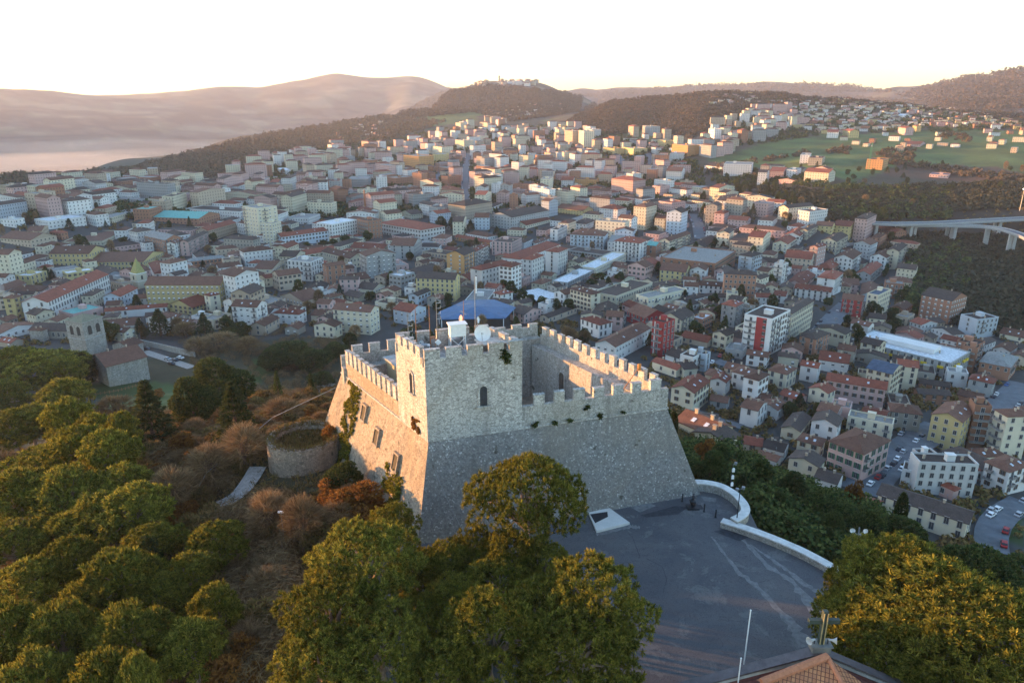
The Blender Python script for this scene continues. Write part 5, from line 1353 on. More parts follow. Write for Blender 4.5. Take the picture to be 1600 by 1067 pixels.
# the blue sports canopy behind the castle
cz = hit(745, 488, 8.5, 120)[2]; cp = [at_z(x, y, cz+8.5)-np.array((0, 0, 8.5)) for x, y in ((686, 487), (726, 469), (772, 468), (806, 480), (790, 497), (690, 499))]
t = empty('sports_canopy', tuple(cp[0][:2])+(cp[0][2],)); tag(t, 'wide blue canopy roof directly behind the castle tower', 'canopy'); o = cp[0]; mb = MB()
c0 = sum(cp)/len(cp)-o; P = [(p-o) for p in cp]
for i in range(len(P)):
    a, b_ = P[i], P[(i+1) % len(P)]; mb.poly([(b_[0], b_[1], 8.5), (a[0], a[1], 8.5), (c0[0], c0[1], 10.4)]); mb.poly([(a[0], a[1], 8.1), (b_[0], b_[1], 8.1), (b_[0], b_[1], 8.5), (a[0], a[1], 8.5)])
mb.build('roof', plain('blue_sheeting', (.03, .10, .22), .5, 0, .2, .3), t)
for p in P: mb = MB(); mb.tube([(p[0]*.97, p[1]*.97, -2), (p[0]*.97, p[1]*.97, 8.2)], .25, 6); mb.build('column', M_white, t)
PLACED.append((c0[0]+o[0], c0[1]+o[1], np.array([(o+P[0])[:2], (o+P[4])[:2], (o+P[2])[:2], (o+P[1])[:2]]), 36))
# old church by the left flank of the hill: bell tower, nave, apse drum
def church_tower(px3, py3, base, wall_m, label, spire, k=4, o=(0, 480), dome=False, belfry=True, name='bell_tower'):
    a, b_, c_ = [(o[0]+x/k, o[1]+y/k) for x, y in zip(px3, py3)]; g = hit(b_[0], o[1]+base/k, 0, 100); D = math.hypot(g[0], g[1]); zt = at_d(b_[0], b_[1], D)[2]; h = zt-g[2]
    A_, B_, C_ = [at_z(*p, zt)[:2] for p in (a, b_, c_)]; va = A_-B_; s = max(np.linalg.norm(va), np.linalg.norm(C_-B_)); va = va/np.linalg.norm(va)*s; vc = np.array((va[1], -va[0])); vc = vc if vc[1] > 0 else -vc
    P = np.array([B_+va, B_, B_+vc, B_+va+vc]); c = P.mean(0); Q = P-c; t = empty(name, (c[0], c[1], g[2])); tag(t, label, 'tower'); mb = MB(); mb.prism([tuple(q) for q in Q], -4, h); mb.build('wall', wall_m, t)
    mb = MB(); mb.prism([tuple(q*1.07) for q in Q], h, h+.35); mb.prism([tuple(q*1.05) for q in Q], h*.48, h*.48+.25); mb.build('cornice', M_conc if not dome else M_white, t)
    for i in (0, 1):
        p, q = Q[i], Q[i+1]; d = (q-p)/s; n_ = np.array((d[1], -d[0]))
        for f_ in ((.3, .7) if belfry else (.5,)):
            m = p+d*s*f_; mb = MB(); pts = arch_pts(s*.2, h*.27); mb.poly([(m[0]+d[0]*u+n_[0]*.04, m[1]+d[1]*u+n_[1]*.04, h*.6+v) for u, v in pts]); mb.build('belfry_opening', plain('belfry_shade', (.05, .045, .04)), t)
    mb = MB(); r = 1.09 if not dome else .9
    for i in range(4):
        p, q = Q[i]*r, Q[(i+1) % 4]*r; mb.poly([(*p, h+.35), (*q, h+.35), (0, 0, h+.35+spire)])
    mb.tube([(0, 0, h+spire), (0, 0, h+spire+1.4)], .06, 4); mb.build('roof', plain('mossy_roof', (.20, .19, .13), .9) if not dome else plain('yellow_spire', (.30, .27, .10), .7), t)
    PLACED.append((c[0], c[1], P, s)); return t
church_tower((405, 512, 607), (85, 100, 80), 310, M_church, 'square stone bell tower with arched openings beside the old church', 2.6)
church_tower((1245, 1310, 1382), (290, 302, 287), 445, MW['c'], 'slender pale bell tower with a pointed yellow green spire', 11, 6.154, (0, 380), True, False)
g = hit(166, 605, 0, 100); D = math.hypot(g[0], g[1])
def stone_block(a, b_, c_, base, rt, label, k=4, o=(0, 480), dmin=100, name='church'):
    pa, pb, pc = [(o[0]+p[0]/k, o[1]+p[1]/k) for p in (a, b_, c_)]; g = hit(pb[0], o[1]+base/k, 0, dmin); D = math.hypot(g[0], g[1]); zt = at_d(*pb, D)[2]; h = max(3, zt-g[2])
    A_, B_, C_ = [at_z(*p, g[2]+h)[:2] for p in (pa, pb, pc)]; va, vc = A_-B_, C_-B_; la, lc = np.linalg.norm(va), np.linalg.norm(vc)
    if lc > la: n_ = np.array((-vc[1], vc[0]))/lc; va = n_*np.dot(va, n_)
    else: n_ = np.array((-va[1], va[0]))/la; vc = n_*np.dot(vc, n_)
    KIND['z'] = (name, 'church'); return building(np.array([B_+va, B_, B_+vc, B_+va+vc]), g[2], h, 's', rt, 'B', 'z', '', 1, label=label)
MWs = MWW['s']; MWW['s'] = M_church
stone_block((555, 312), (662, 372), (915, 308), 500, 'gc', 'old stone church nave with a brown tiled roof on the hillside')
stone_block((700, 232), (805, 248), (902, 218), 300, 'gc', 'rear wing of the old stone church beside parked cars')
stone_block((275, 838), (400, 842), (485, 820), 950, 'h', 'small octagonal stone chapel drum among the old roofs', 6.154, (0, 380))
MWW['s'] = MWs

# ------------------------------------------------------------------ streets, viaduct
m_road = plain('street_asphalt', (.13, .14, .155), .85, 0, .2, .3); m_line = plain('road_paint', (.6, .6, .58), .7, 0, .1)
ROADS = []
def road(pts, wd, name='street', dz=.35, mat=None):
    P = [hit(x, y, 0, 100)[:2] for x, y in pts]; S = []
    for i in range(len(P)-1):
        n = max(2, int(np.linalg.norm(P[i+1]-P[i])/12))
        for k in range(n): S.append(P[i]+(P[i+1]-P[i])*k/n)
    S.append(P[-1])
    for _ in range(2): S = [S[0]]+[(S[i-1]+2*S[i]+S[i+1])/4 for i in range(1, len(S)-1)]+[S[-1]]
    mb = MB(); ROADS.append((np.array(S), wd/2)); L = []
    for i, p in enumerate(S):
        d = S[min(i+1, len(S)-1)]-S[max(i-1, 0)]; d = d/np.linalg.norm(d); n_ = np.array((-d[1], d[0])); z = max(g1(*(p+n_*wd/2)), g1(*(p-n_*wd/2)), g1(*p))+dz; L.append((p-n_*wd/2, p+n_*wd/2, z))
    for i in range(len(L)-1): mb.poly([(*L[i][0], L[i][2]), (*L[i+1][0], L[i+1][2]), (*L[i+1][1], L[i+1][2]), (*L[i][1], L[i][2])])
    tag(mb.build(name, mat or m_road), kind='structure')
road([(1345, 770), (1392, 715), (1432, 692), (1470, 672)], 14)
road([(1550, 862), (1545, 835), (1560, 806), (1600, 785)], 9)
road([(1285, 520), (1310, 492), (1335, 470)], 13)
road([(728, 330), (727, 300), (728, 262), (733, 240)], 14)
road([(1095, 375), (1090, 350), (1082, 335)], 13)
road([(978, 268), (972, 252), (962, 240)], 12); road([(1014, 268), (1016, 250), (1012, 240)], 12)
road([(980, 330), (965, 345), (955, 362)], 14); road([(1600, 600), (1560, 640), (1540, 655)], 14)
road([(455, 290), (462, 275), (478, 262)], 11); road([(1118, 565), (1160, 577), (1200, 590)], 8)
road([(1410, 178), (1450, 182), (1482, 190), (1488, 196)], 9); road([(680, 300), (682, 280), (690, 262)], 9)
road([(345, 830), (362, 800), (385, 770), (404, 735)], 2.6, 'path', .3, plain('gravel', (.33, .30, .27), .95, 0, .25, 2)); road([(225, 550), (262, 562), (300, 575)], 5, 'path', .25, bpy.data.materials['gravel']); road([(1080, 640), (1110, 655), (1160, 668)], 5)
# viaduct over the ravine
def viaduct(pts, z, wd, label, piers, name='viaduct'):
    P = [at_z(x, y, z)[:2] for x, y in pts]; S = []
    for i in range(len(P)-1):
        for k in range(8): S.append(P[i]+(P[i+1]-P[i])*k/8)
    S.append(P[-1])
    for _ in range(6): S = [S[0]]+[(S[i-1]+2*S[i]+S[i+1])/4 for i in range(1, len(S)-1)]+[S[-1]]
    t = empty(name, (S[0][0], S[0][1], z)); tag(t, label, 'viaduct'); O = S[0]; nn_ = []
    for i in range(len(S)): d = S[min(i+1, len(S)-1)]-S[max(i-1, 0)]; d = d/np.linalg.norm(d); nn_.append(np.array((-d[1], d[0])))
    def strip(o0, o1, z0, z1, nm, mt):
        mb = MB()
        for i in range(len(S)-1): mb.prism([tuple(S[i]-O+nn_[i]*o0), tuple(S[i+1]-O+nn_[i+1]*o0), tuple(S[i+1]-O+nn_[i+1]*o1), tuple(S[i]-O+nn_[i]*o1)], z0, z1)
        mb.build(nm, mt, t)
    strip(-wd/2, wd/2, -1.6, -.02, 'deck', plain('viaduct_concrete', (.27, .28, .285), .8)); strip(-wd/2+.6, wd/2-.6, -.02, .03, 'roadway', m_road)
    strip(-wd/2-.15, -wd/2+.25, -.5, .95, 'guard_rail', plain('galvanised', (.33, .35, .37), .5, .3)); strip(wd/2-.25, wd/2+.15, -.5, .95, 'guard_rail', plain('galvanised2', (.33, .35, .37), .5, .3))
    for i in range(3, len(S)-1, piers):
        p = S[i]; gz = g1(*p)
        if gz > z-4: continue
        for s in (-.22, .22):
            q = p+nn_[i]*wd*s-O; mb = MB(); mb.prism([(q[0]-1.5, q[1]-1.0), (q[0]+1.5, q[1]-1.0), (q[0]+1.5, q[1]+1.0), (q[0]-1.5, q[1]+1.0)], gz-z-3, -2.2); mb.build('pier', M_conc, t)
        q = p-O; mb = MB(); mb.box((q[0], q[1], -1.9), (wd*.8, 3, .9), 0, math.atan2(nn_[i][1], nn_[i][0])); mb.build('pier_cap', M_conc, t)
viaduct([(1352, 348), (1400, 350), (1460, 349), (1530, 345), (1610, 341), (1700, 336)], -66, 13, 'grey concrete viaduct crossing the wooded ravine at the right edge', 8)
viaduct([(1405, 352), (1470, 352), (1530, 353), (1570, 358), (1610, 372), (1640, 400)], -68, 9, 'lower curved ramp viaduct branching off in front of the main one', 8)
p = hit(1593, 330, 0, 700); t = empty('light_mast', p); tag(t, 'tall light mast beside the viaduct road', 'light mast'); mb = MB(); mb.tube([(0, 0, 0), (0, 0, 24)], [.4, .25], 6); mb.build('pole', M_metal, t)
mb = MB(); mb.box((0, 0, 24), (2.2, 1.2, .7)); lm, nt, b = new_mat('lamp_glow'); b.inputs['Emission Color'].default_value = (1, .9, .75, 1); b.inputs['Emission Strength'].default_value = 3; mb.build('lamp_head', lm, t)

# ------------------------------------------------------------------ the rest of the town, in its own blocks
def ccw(P): return P if sum(P[i][0]*P[(i+1) % 4][1]-P[(i+1) % 4][0]*P[i][1] for i in range(4)) > 0 else P[::-1]
HAND = [(c0_, c1_, P) for c0_, c1_, P, r in PLACED]
HX = np.array([(a, b_) for a, b_, P in HAND]); HA = np.array([math.atan2(*(P[1]-P[0])[::-1]) % (math.pi/2) for a, b_, P in HAND])
def near_road(c, r):
    for S, w_ in ROADS:
        if np.min(np.hypot(S[:, 0]-c[0], S[:, 1]-c[1])) < w_+r: return True
    return False
def order_for_camera(P):
    """start the corner list so that corners 0,1,2 are the left, near and right ones"""
    k = int(np.argmin(np.hypot(P[:, 0], P[:, 1]))); return np.roll(P, 1-k, 0)
ZONES = [  # polygon in the photograph, tries, kinds weights, size range, storeys, palette, roofs, density group
 ([(0, 300), (380, 300), (560, 340), (700, 330), (900, 300), (1100, 300), (1290, 345), (1350, 360), (1430, 400), (1420, 470), (1300, 470), (1100, 470), (1000, 560), (870, 520), (700, 500), (560, 480), (450, 520), (330, 500), (200, 520), (0, 540)], 5200, 'mid'), ([(0, 400), (330, 380), (560, 370), (700, 400), (900, 400), (1100, 380), (1330, 400), (1330, 480), (1100, 520), (1000, 560), (870, 500), (700, 480), (560, 480), (450, 520), (330, 500), (200, 530), (60, 540), (0, 540)], 3800, 'infill'), ([(1040, 560), (1180, 520), (1300, 480), (1480, 520), (1600, 560), (1600, 720), (1400, 850), (1160, 720), (1060, 640)], 1500, 'infill'), ([(300, 480), (560, 475), (545, 530), (420, 520), (300, 505)], 500, 'infill'),
 ([(1040, 560), (1180, 520), (1300, 480), (1400, 480), (1480, 520), (1600, 540), (1600, 720), (1540, 860), (1400, 860), (1330, 760), (1160, 720), (1060, 640)], 2400, 'near'),
 ([(330, 290), (420, 250), (520, 225), (600, 235), (700, 205), (780, 185), (830, 205), (900, 195), (960, 230), (1010, 205), (1060, 225), (1080, 300), (900, 330), (600, 330), (400, 330), (180, 310), (60, 330), (60, 300), (180, 280)], 2300, 'far'),
 ([(1080, 240), (1130, 190), (1200, 165), (1250, 180), (1260, 195), (1160, 230), (1110, 250)], 500, 'far'),
 ([(1190, 160), (1330, 158), (1480, 168), (1600, 195), (1600, 205), (1470, 198), (1380, 205), (1290, 210), (1240, 200)], 1100, 'villa'),
 ([(1290, 215), (1600, 200), (1600, 245), (1500, 230), (1400, 240)], 60, 'villa'), ([(1190, 268), (1300, 268), (1300, 288), (1190, 288)], 40, 'far'),
 ([(1110, 148), (1180, 148), (1190, 165), (1110, 165)], 50, 'villa'), ([(820, 165), (880, 158), (880, 172), (830, 185), (740, 186), (740, 178)], 90, 'villa'), ([(530, 200), (600, 190), (620, 212), (520, 222)], 45, 'villa'),
 ([(60, 270), (130, 262), (130, 290), (0, 300)], 20, 'villa')]
def bbox_px(P, z, h):
    q = [proj((p[0], p[1], z+k)) for p in P for k in (0, h+2)]; return min(a[0] for a in q), max(a[0] for a in q), min(a[1] for a in q), max(a[1] for a in q)
HBB = []
for (a_, b2, P_), in zip(HAND):
    zz_, hh_ = HGT.get((round(a_, 2), round(b2, 2)), (g1(a_, b2), 9)); HBB.append((math.hypot(a_, b2), bbox_px(P_, zz_, hh_)))
HB_D = np.array([x[0] for x in HBB]); HB = np.array([x[1] for x in HBB])
def hides(bb, D):
    # keep the landmark buildings' fronts open: no filler house may stand in front of one of them
    ox = np.minimum(bb[1], HB[:, 1])-np.maximum(bb[0], HB[:, 0]); oy = np.minimum(bb[3], HB[:, 3])-np.maximum(bb[2], HB[:, 2]); ar = (HB[:, 1]-HB[:, 0])*(HB[:, 3]-HB[:, 2])
    return bool(np.any((ox > 0) & (oy > 0) & (D < HB_D) & (ox*oy > .16*ar)))
NAP = [0, 0]; TREES_TOWN = []
frng = random.Random(11)
counts = {'apartment_building': sum(1 for l in DATA.strip().split('\n') if l.split()[11] == 'a'), 'house': sum(1 for l in DATA.strip().split('\n') if l.split()[11] == 'h')}
REST = MB(); REST_M = ['w', 'c', 'p', 't', 'g', 'k', 'y']; RO = ['R', 'B', 'D', 'G']; FILL = []
for poly, tries, zk in ZONES:
    xs = [p[0] for p in poly]; ys = [p[1] for p in poly]; PA = np.array(poly, float)
    if zk in ('mid', 'near'):
        # uniform in plan: weight by inverse squared perspective
        pass
    done = 0
    for _ in range(tries):
        px = frng.uniform(min(xs), max(xs)); py = frng.uniform(min(ys), max(ys))
        if zk == 'mid': py = min(ys)+(max(ys)-min(ys))*frng.random()**1.25
        if poly_dist(np.array([px]), np.array([py]), PA)[0] > 0: continue
        g = hit(px, py, 0, 140); c = g[:2]
        D = math.hypot(*c)
        if D > 3800 or (g[2] > -40 and D < 330): continue
        k = np.argsort(np.hypot(HX[:, 0]-c[0], HX[:, 1]-c[1]))[:3]; ang = HA[k[0]]+frng.uniform(-.08, .08)+(math.pi/2 if frng.random() < .5 else 0)
        if zk == 'mid': L, W_, h = frng.choice([frng.uniform(15, 24), frng.uniform(22, 36), frng.uniform(30, 52)]), frng.uniform(10.5, 15), frng.choice([8, 10, 11, 12, 13, 14, 16, 18, 21])
        elif zk == 'infill': L, W_, h = frng.uniform(8, 17), frng.uniform(7, 10), frng.choice([5, 6, 7, 8, 9])
        elif zk == 'near': L, W_, h = frng.choice([frng.uniform(10, 15), frng.uniform(16, 30)]), frng.uniform(8, 12), frng.choice([6, 8, 10, 10, 13, 16])
        elif zk == 'far': L, W_, h = frng.uniform(16, 34), frng.uniform(11, 15), frng.choice([10, 13, 15, 17, 20, 22])
        else: L, W_, h = frng.uniform(10, 19), frng.uniform(8, 11), frng.choice([5, 6, 7, 8])
        d = np.array((math.cos(ang), math.sin(ang))); n_ = np.array((-d[1], d[0])); P = np.array([c-d*L/2-n_*W_/2, c+d*L/2-n_*W_/2, c+d*L/2+n_*W_/2, c-d*L/2+n_*W_/2])
        if near_road(c, max(W_, L*.5)*.62): continue
        if not free(P, .5 if zk in ('mid', 'infill') else (2.5 if zk == 'near' else 3.0)): continue
        bb = bbox_px(P, g[2], h)
        if hides(bb, D):
            h = frng.choice([4, 5, 6]); bb = bbox_px(P, g[2], h)
            if hides(bb, D): continue
        P = order_for_camera(P); kind = 'a' if h >= 12 or zk == 'far' else 'h'
        PLACED.append((c[0], c[1], P, L*.55)); FILL.append((D, P, g[2], h, kind, zk)); done += 1
    print(zk, done)
FILL.sort(key=lambda r: r[0]); del PLACED[len(HAND):]
nobj = {'a': counts['apartment_building'], 'h': counts['house']}
for D, P, z, h, kind, zk in FILL:
    pal = {'mid': 'wwwwcccpptbgtsc', 'near': 'wwcccpgtk', 'infill': 'wwcccptts', 'far': 'wwccttkpppg', 'villa': 'wwcctkpy'}[zk]; wall = frng.choice(pal)
    if zk == 'far': rt = frng.choice(['f', 'f', 'h', 'ga', 'gc']); rc = frng.choice('GGDBR') if rt == 'f' else frng.choice('BBRD')
    else: rt = frng.choice(['ga', 'gc', 'gc', 'ga', 'h', 'f'] if zk != 'near' else ['ga', 'gc', 'h']); rc = frng.choice('BBBRDD') if rt != 'f' else frng.choice('GDG')
    if nobj[kind] < 330:
        nobj[kind] += 1; det = 2 if D < 480 else (1 if D < 1500 else 0)
        building(P, z, h, wall, rt, rc, kind, '', det)
    else:
        PLACED.append((P.mean(0)[0], P.mean(0)[1], P, 12)); c = P
        wi = REST_M.index(wall) if wall in REST_M else 0; u = 0
        for i in range(4): REST.wall(P[i], P[(i+1) % 4], z-3, z+h, wi, 0)
        rise = min(np.linalg.norm(P[1]-P[0]), np.linalg.norm(P[2]-P[1]))*.2; ri = len(REST_M)+RO.index(rc if rc in RO else 'B')
        e1, e2 = np.linalg.norm(P[1]-P[0]), np.linalg.norm(P[2]-P[1]); g_ = [0, 1, 2, 3] if e1 >= e2 else [1, 2, 3, 0]; A, B_, C_, D_ = [P[k] for k in g_]; k_ = .22 if rt != 'f' else .0
        M1, M2 = (A+D_)/2, (B_+C_)/2; r1, r2 = M1+(M2-M1)*k_, M2+(M1-M2)*k_; zz = z+h
        if rt == 'f': REST.poly([(*p, zz+.1) for p in P], ri)
        else:
            REST.poly([(*A, zz), (*B_, zz), (*r2, zz+rise), (*r1, zz+rise)], ri); REST.poly([(*C_, zz), (*D_, zz), (*r1, zz+rise), (*r2, zz+rise)], ri); REST.poly([(*B_, zz), (*C_, zz), (*r2, zz+rise)], ri); REST.poly([(*D_, zz), (*A, zz), (*r1, zz+rise)], ri)
if REST.v: tag(REST.build('distant_houses', [MWW[k] for k in REST_M]+[MR[k] for k in RO], None), 'farthest small buildings of the town running up the hills', 'houses', kind='stuff')
print('objects', nobj, 'rest faces', len(REST.f))
# hilltop village: tight pale houses along the crest
KIND['q'] = ('hilltop_house', 'house'); vr = random.Random(4)
for k in range(46):
    px = vr.uniform(728, 838); top = np.interp(px, [728, 745, 770, 800, 838], [136, 130, 127, 127, 131]); p = at_d(px, top+vr.uniform(-.5, 5), vr.uniform(3650, 3900)); z = g1(p[0], p[1]); a = vr.random()*3; L, W_ = vr.uniform(16, 34), vr.uniform(11, 16); d = np.array((math.cos(a), math.sin(a))); n_ = np.array((-d[1], d[0])); c = p[:2]
    building(order_for_camera(np.array([c-d*L/2-n_*W_/2, c+d*L/2-n_*W_/2, c+d*L/2+n_*W_/2, c-d*L/2+n_*W_/2])), z, vr.uniform(9, 17), vr.choice('wctps'), vr.choice(['gc', 'ga', 'h']), vr.choice('BDR'), 'q', '', 0, group='houses of the hilltop village')
p = at_d(780, 122, 3750); gz = g1(p[0], p[1]); t = empty('village_tower', (p[0], p[1], gz)); tag(t, 'slim bell tower rising from the hilltop village on the skyline', 'tower'); mb = MB(); mb.box((0, 0, 18), (7, 7, 38)); mb.build('wall', MW['s'], t); mb = MB(); mb.prism([(-4, -4), (4, -4), (4, 4), (-4, 4)], 37, 38); mb.poly([(-4, -4, 38), (4, -4, 38), (0, 0, 46)]); mb.poly([(4, -4, 38), (4, 4, 38), (0, 0, 46)]); mb.poly([(4, 4, 38), (-4, 4, 38), (0, 0, 46)]); mb.poly([(-4, 4, 38), (-4, -4, 38), (0, 0, 46)]); mb.build('roof', MR['D'], t)
# construction cranes, chimney, mast on the wooded hill
def crane(px, py, D, h, jib, mat, label, rz):
    p = at_d(px, py, D); z = g1(p[0], p[1]); t = empty('tower_crane', (p[0], p[1], z), rz); tag(t, label, 'crane'); mb = MB()
    for a, b_ in ((-1, -1), (1, -1), (1, 1), (-1, 1)): mb.tube([(a*.8, b_*.8, 0), (a*.8, b_*.8, h)], .22, 4)
    for k in range(int(h/3)): s = 1 if k % 2 else -1; mb.tube([(-.8*s, -.8, k*3), (.8*s, -.8, k*3+3)], .14, 3); mb.tube([(-.8, .8*s, k*3), (-.8, -.8*s, k*3+3)], .14, 3)
    mb.build('tower', mat, t); mb = MB(); mb.tube([(-jib*.35, 0, h), (jib, 0, h)], .5, 4); mb.tube([(0, 0, h+4), (jib*.8, 0, h+.4)], .15, 3); mb.tube([(0, 0, h+4), (-jib*.3, 0, h+.4)], .15, 3); mb.tube([(0, 0, h), (0, 0, h+4)], .4, 4); mb.build('jib', mat, t); mb = MB(); mb.box((-jib*.33, 0, h-.9), (3, 1.8, 2)); mb.build('counterweight', M_conc, t)
m_cr = plain('crane_yellow', (.5, .36, .1)); m_cg = plain('crane_green', (.08, .30, .14))
crane(883, 206, 1750, 34, 18, m_cr, 'pale yellow tower crane over the apartment blocks below the wooded hill', 2.9)
crane(1356, 270, 1210, 36, 16, m_cg, 'green tower crane beside the half built orange building on the right', 1.1)
p = hit(571, 330, 0, 300); t = empty('brick_chimney', p); tag(t, 'slender orange brick factory chimney left of the centre', 'chimney'); mb = MB(); mb.tube([(0, 0, 0), (0, 0, 26)], [1.3, .8], 10); mb.build('stack', plain('chimney_brick', (.42, .18, .09)), t); mb = MB(); mb.tube([(0, 0, 25.6), (0, 0, 26.3)], 1.0, 10); mb.build('rim', M_conc, t)
p = at_d(1087, 142, 2350); t = empty('radio_mast', (p[0], p[1], g1(p[0], p[1]))); tag(t, 'thin radio mast on the wooded hill crest', 'mast'); mb = MB(); mb.tube([(0, 0, 0), (0, 0, 36)], [1.0, .5], 4); mb.build('pole', M_metal, t)

# ------------------------------------------------------------------ parked cars
def car_mesh(col):
    mb = MB(); prof = [(-2.05, .35), (-2.1, .75), (-1.5, .92), (-1.0, 1.42), (.55, 1.45), (1.15, .98), (2.0, .82), (2.1, .35)]; w_ = .85
    for i in range(len(prof)-1):
        (x0, z0), (x1, z1) = prof[i], prof[i+1]; k0, k1 = (w_ if z0 < 1 else w_*.82), (w_ if z1 < 1 else w_*.82); mb.poly([(x0, k0, z0), (x0, -k0, z0), (x1, -k1, z1), (x1, k1, z1)][::-1])
    for s in (-1, 1):
        pts = [(x, s*(w_ if z < 1 else w_*.82), z) for x, z in prof]; mb.poly(pts if s > 0 else pts[::-1])
    mb.poly([(-2.05, -w_, .35), (2.1, -w_, .35), (2.1, w_, .35), (-2.05, w_, .35)]); return mb.mesh('car_body', col)
def glass_mesh():
    mb = MB(); w_ = .72
    mb.poly([(-1.52, -w_, .97), (-1.52, w_, .97), (-1.06, w_*.95, 1.39), (-1.06, -w_*.95, 1.39)]); mb.poly([(1.17, w_, 1.02), (1.17, -w_, 1.02), (.62, -w_*.95, 1.44), (.62, w_*.95, 1.44)])
    for v in range(len(mb.v)): x, y, z = mb.v[v]; mb.v[v] = (x+(.05 if x > 0 else -.05), y, z+.02)
    for s in (-1, 1): p = [(-1.2, s*.84, 1.0), (.95, s*.84, 1.0), (.5, s*.735, 1.38), (-.95, s*.735, 1.38)]; mb.poly(p if s < 0 else p[::-1])
    return mb.mesh('car_glass', M_glass)
CC = {'white': plain('car_white', (.75, .75, .75), .3, 0, .03), 'silver': plain('car_silver', (.42, .43, .45), .3, .4, .05), 'dark': plain('car_dark', (.03, .035, .05), .25, 0, .1), 'red': plain('car_red', (.35, .03, .03), .3, 0, .05), 'blue': plain('car_blue', (.06, .12, .3), .3, 0, .05)}
CB = {k: car_mesh(m) for k, m in CC.items()}; CG = glass_mesh(); mb = MB(); mb.tube([(0, -.1, 0), (0, .1, 0)], .32, 12); WHL = mb.mesh('wheel', plain('tyre', (.02, .02, .02)))
def car(px, py, col, heading, dmin=100, z=None, dz=.38):
    p = hit(px, py, dz, dmin); t = empty('parked_car', (p[0], p[1], p[2]+dz), heading); tag(t, None, 'car', 'cars parked in the town'); inst('body', CB[col], t); inst('glass', CG, t)
    for x in (-1.3, 1.3):
        for y in (-.8, .8): inst('wheel', WHL, t, (x, y, .32))
    THINGS.append((t, '%s parked car' % col, px, py))
h1 = math.atan2(*(hit(1432, 692, 0, 100)-hit(1345, 770, 0, 100))[:2][::-1])
for px, py, col in ((1431, 690, 'white'), (1411, 707, 'silver'), (1402, 718, 'white'), (1386, 733, 'silver'), (1378, 745, 'dark'), (1372, 747, 'red'), (1360, 757, 'white'), (1409, 734, 'white'), (1418, 728, 'dark'), (1405, 703, 'dark'), (1396, 726, 'dark'), (1424, 719, 'silver'), (1440, 683, 'dark'), (1408, 679, 'silver')): car(px, py, col, h1)
for px, py, col in ((1548, 806, 'white'), (1558, 797, 'white'), (1599, 784, 'silver')): car(px, py, col, .6)
for px, py, col in ((230, 546, 'dark'), (262, 562, 'silver'), (274, 564, 'dark'), (282, 560, 'white'), (268, 569, 'dark')): car(px, py, col, -.5, 100, dz=.3)
for px, py, col in ((1308, 488, 'white'), (1306, 500, 'dark'), (1316, 482, 'blue'), (1113, 567, 'white'), (1145, 565, 'dark'), (1157, 658, 'dark'), (1125, 557, 'red'), (1306, 504, 'dark'), (1319, 492, 'silver')): car(px, py, col, h1+.3)
cr_ = random.Random(19)
for S_, w2 in ROADS[1:9]:
    for i in range(1, len(S_)-1):
        for side in (-1, 1):
            for k in (0, .5):
                if cr_.random() < .55: continue
                p_ = S_[i]*(1-k)+S_[i+1]*k; d_ = S_[i+1]-S_[i]; d_ = d_/np.linalg.norm(d_); p_ = p_+np.array((-d_[1], d_[0]))*side*(w2-1.3); q = proj((p_[0], p_[1], g1(*p_)+.38))
                if not (0 < q[0] < 1600): continue
                t = empty('parked_car', (p_[0], p_[1], g1(*p_)+.38), math.atan2(d_[1], d_[0])); cl_ = cr_.choice(['white', 'silver', 'dark', 'dark', 'red', 'blue']); tag(t, None, 'car', 'cars parked in the town'); inst('body', CB[cl_], t); inst('glass', CG, t)
                for x in (-1.3, 1.3):
                    for y in (-.8, .8): inst('wheel', WHL, t, (x, y, .32))
                THINGS.append((t, '%s parked car' % cl_, q[0], q[1]))
for i in range(26):
    px = frng.choice((722.5, 733)); py = 262+i*2.6; car(px, py, frng.choice(['white', 'silver', 'dark', 'dark', 'blue', 'red']), 1.57, 600)

# ------------------------------------------------------------------ trees
# umbrella pines in the foreground: crown centre and half width in the photograph, height in metres
NP = 'umbrella pines around the castle'
for px, py, r, h in ((565, 880, 105, 14), (520, 960, 95, 13), (600, 1000, 95, 12), (770, 985, 92, 13), (930, 935, 100, 14), (905, 1010, 110, 12), (690, 950, 60, 9), (500, 1040, 90, 11), (700, 1050, 80, 10), (655, 890, 52, 9), (738, 858, 56, 9), (690, 880, 52, 9), (775, 905, 62, 9), (715, 935, 60, 9), (792, 868, 56, 10), (850, 880, 52, 9), (850, 960, 80, 11), (610, 820, 50, 9)):
    plant_px('umbrella_pine', 'near_pine', px, py, r, h, 'large sunlit umbrella pine in front of the castle', 'pine', NP)
plant_px('umbrella_pine', 'flat_pine', 822, 778, 104, 15, 'spreading umbrella pine against the castle front wall', 'pine', NP)
for px, py, r, h in ((1450, 930, 135, 13), (1540, 980, 120, 14), (1360, 960, 70, 10), (1385, 1010, 85, 9), (1590, 1050, 100, 11), (1480, 1060, 90, 9), (1345, 905, 50, 10), (1320, 950, 42, 8), (1375, 885, 60, 12), (1405, 890, 70, 13)):
    plant_px('umbrella_pine', 'near_pine', px, py, r, h, 'big sunlit umbrella pine at the right of the piazza', 'pine', NP)
wr0 = random.Random(77)
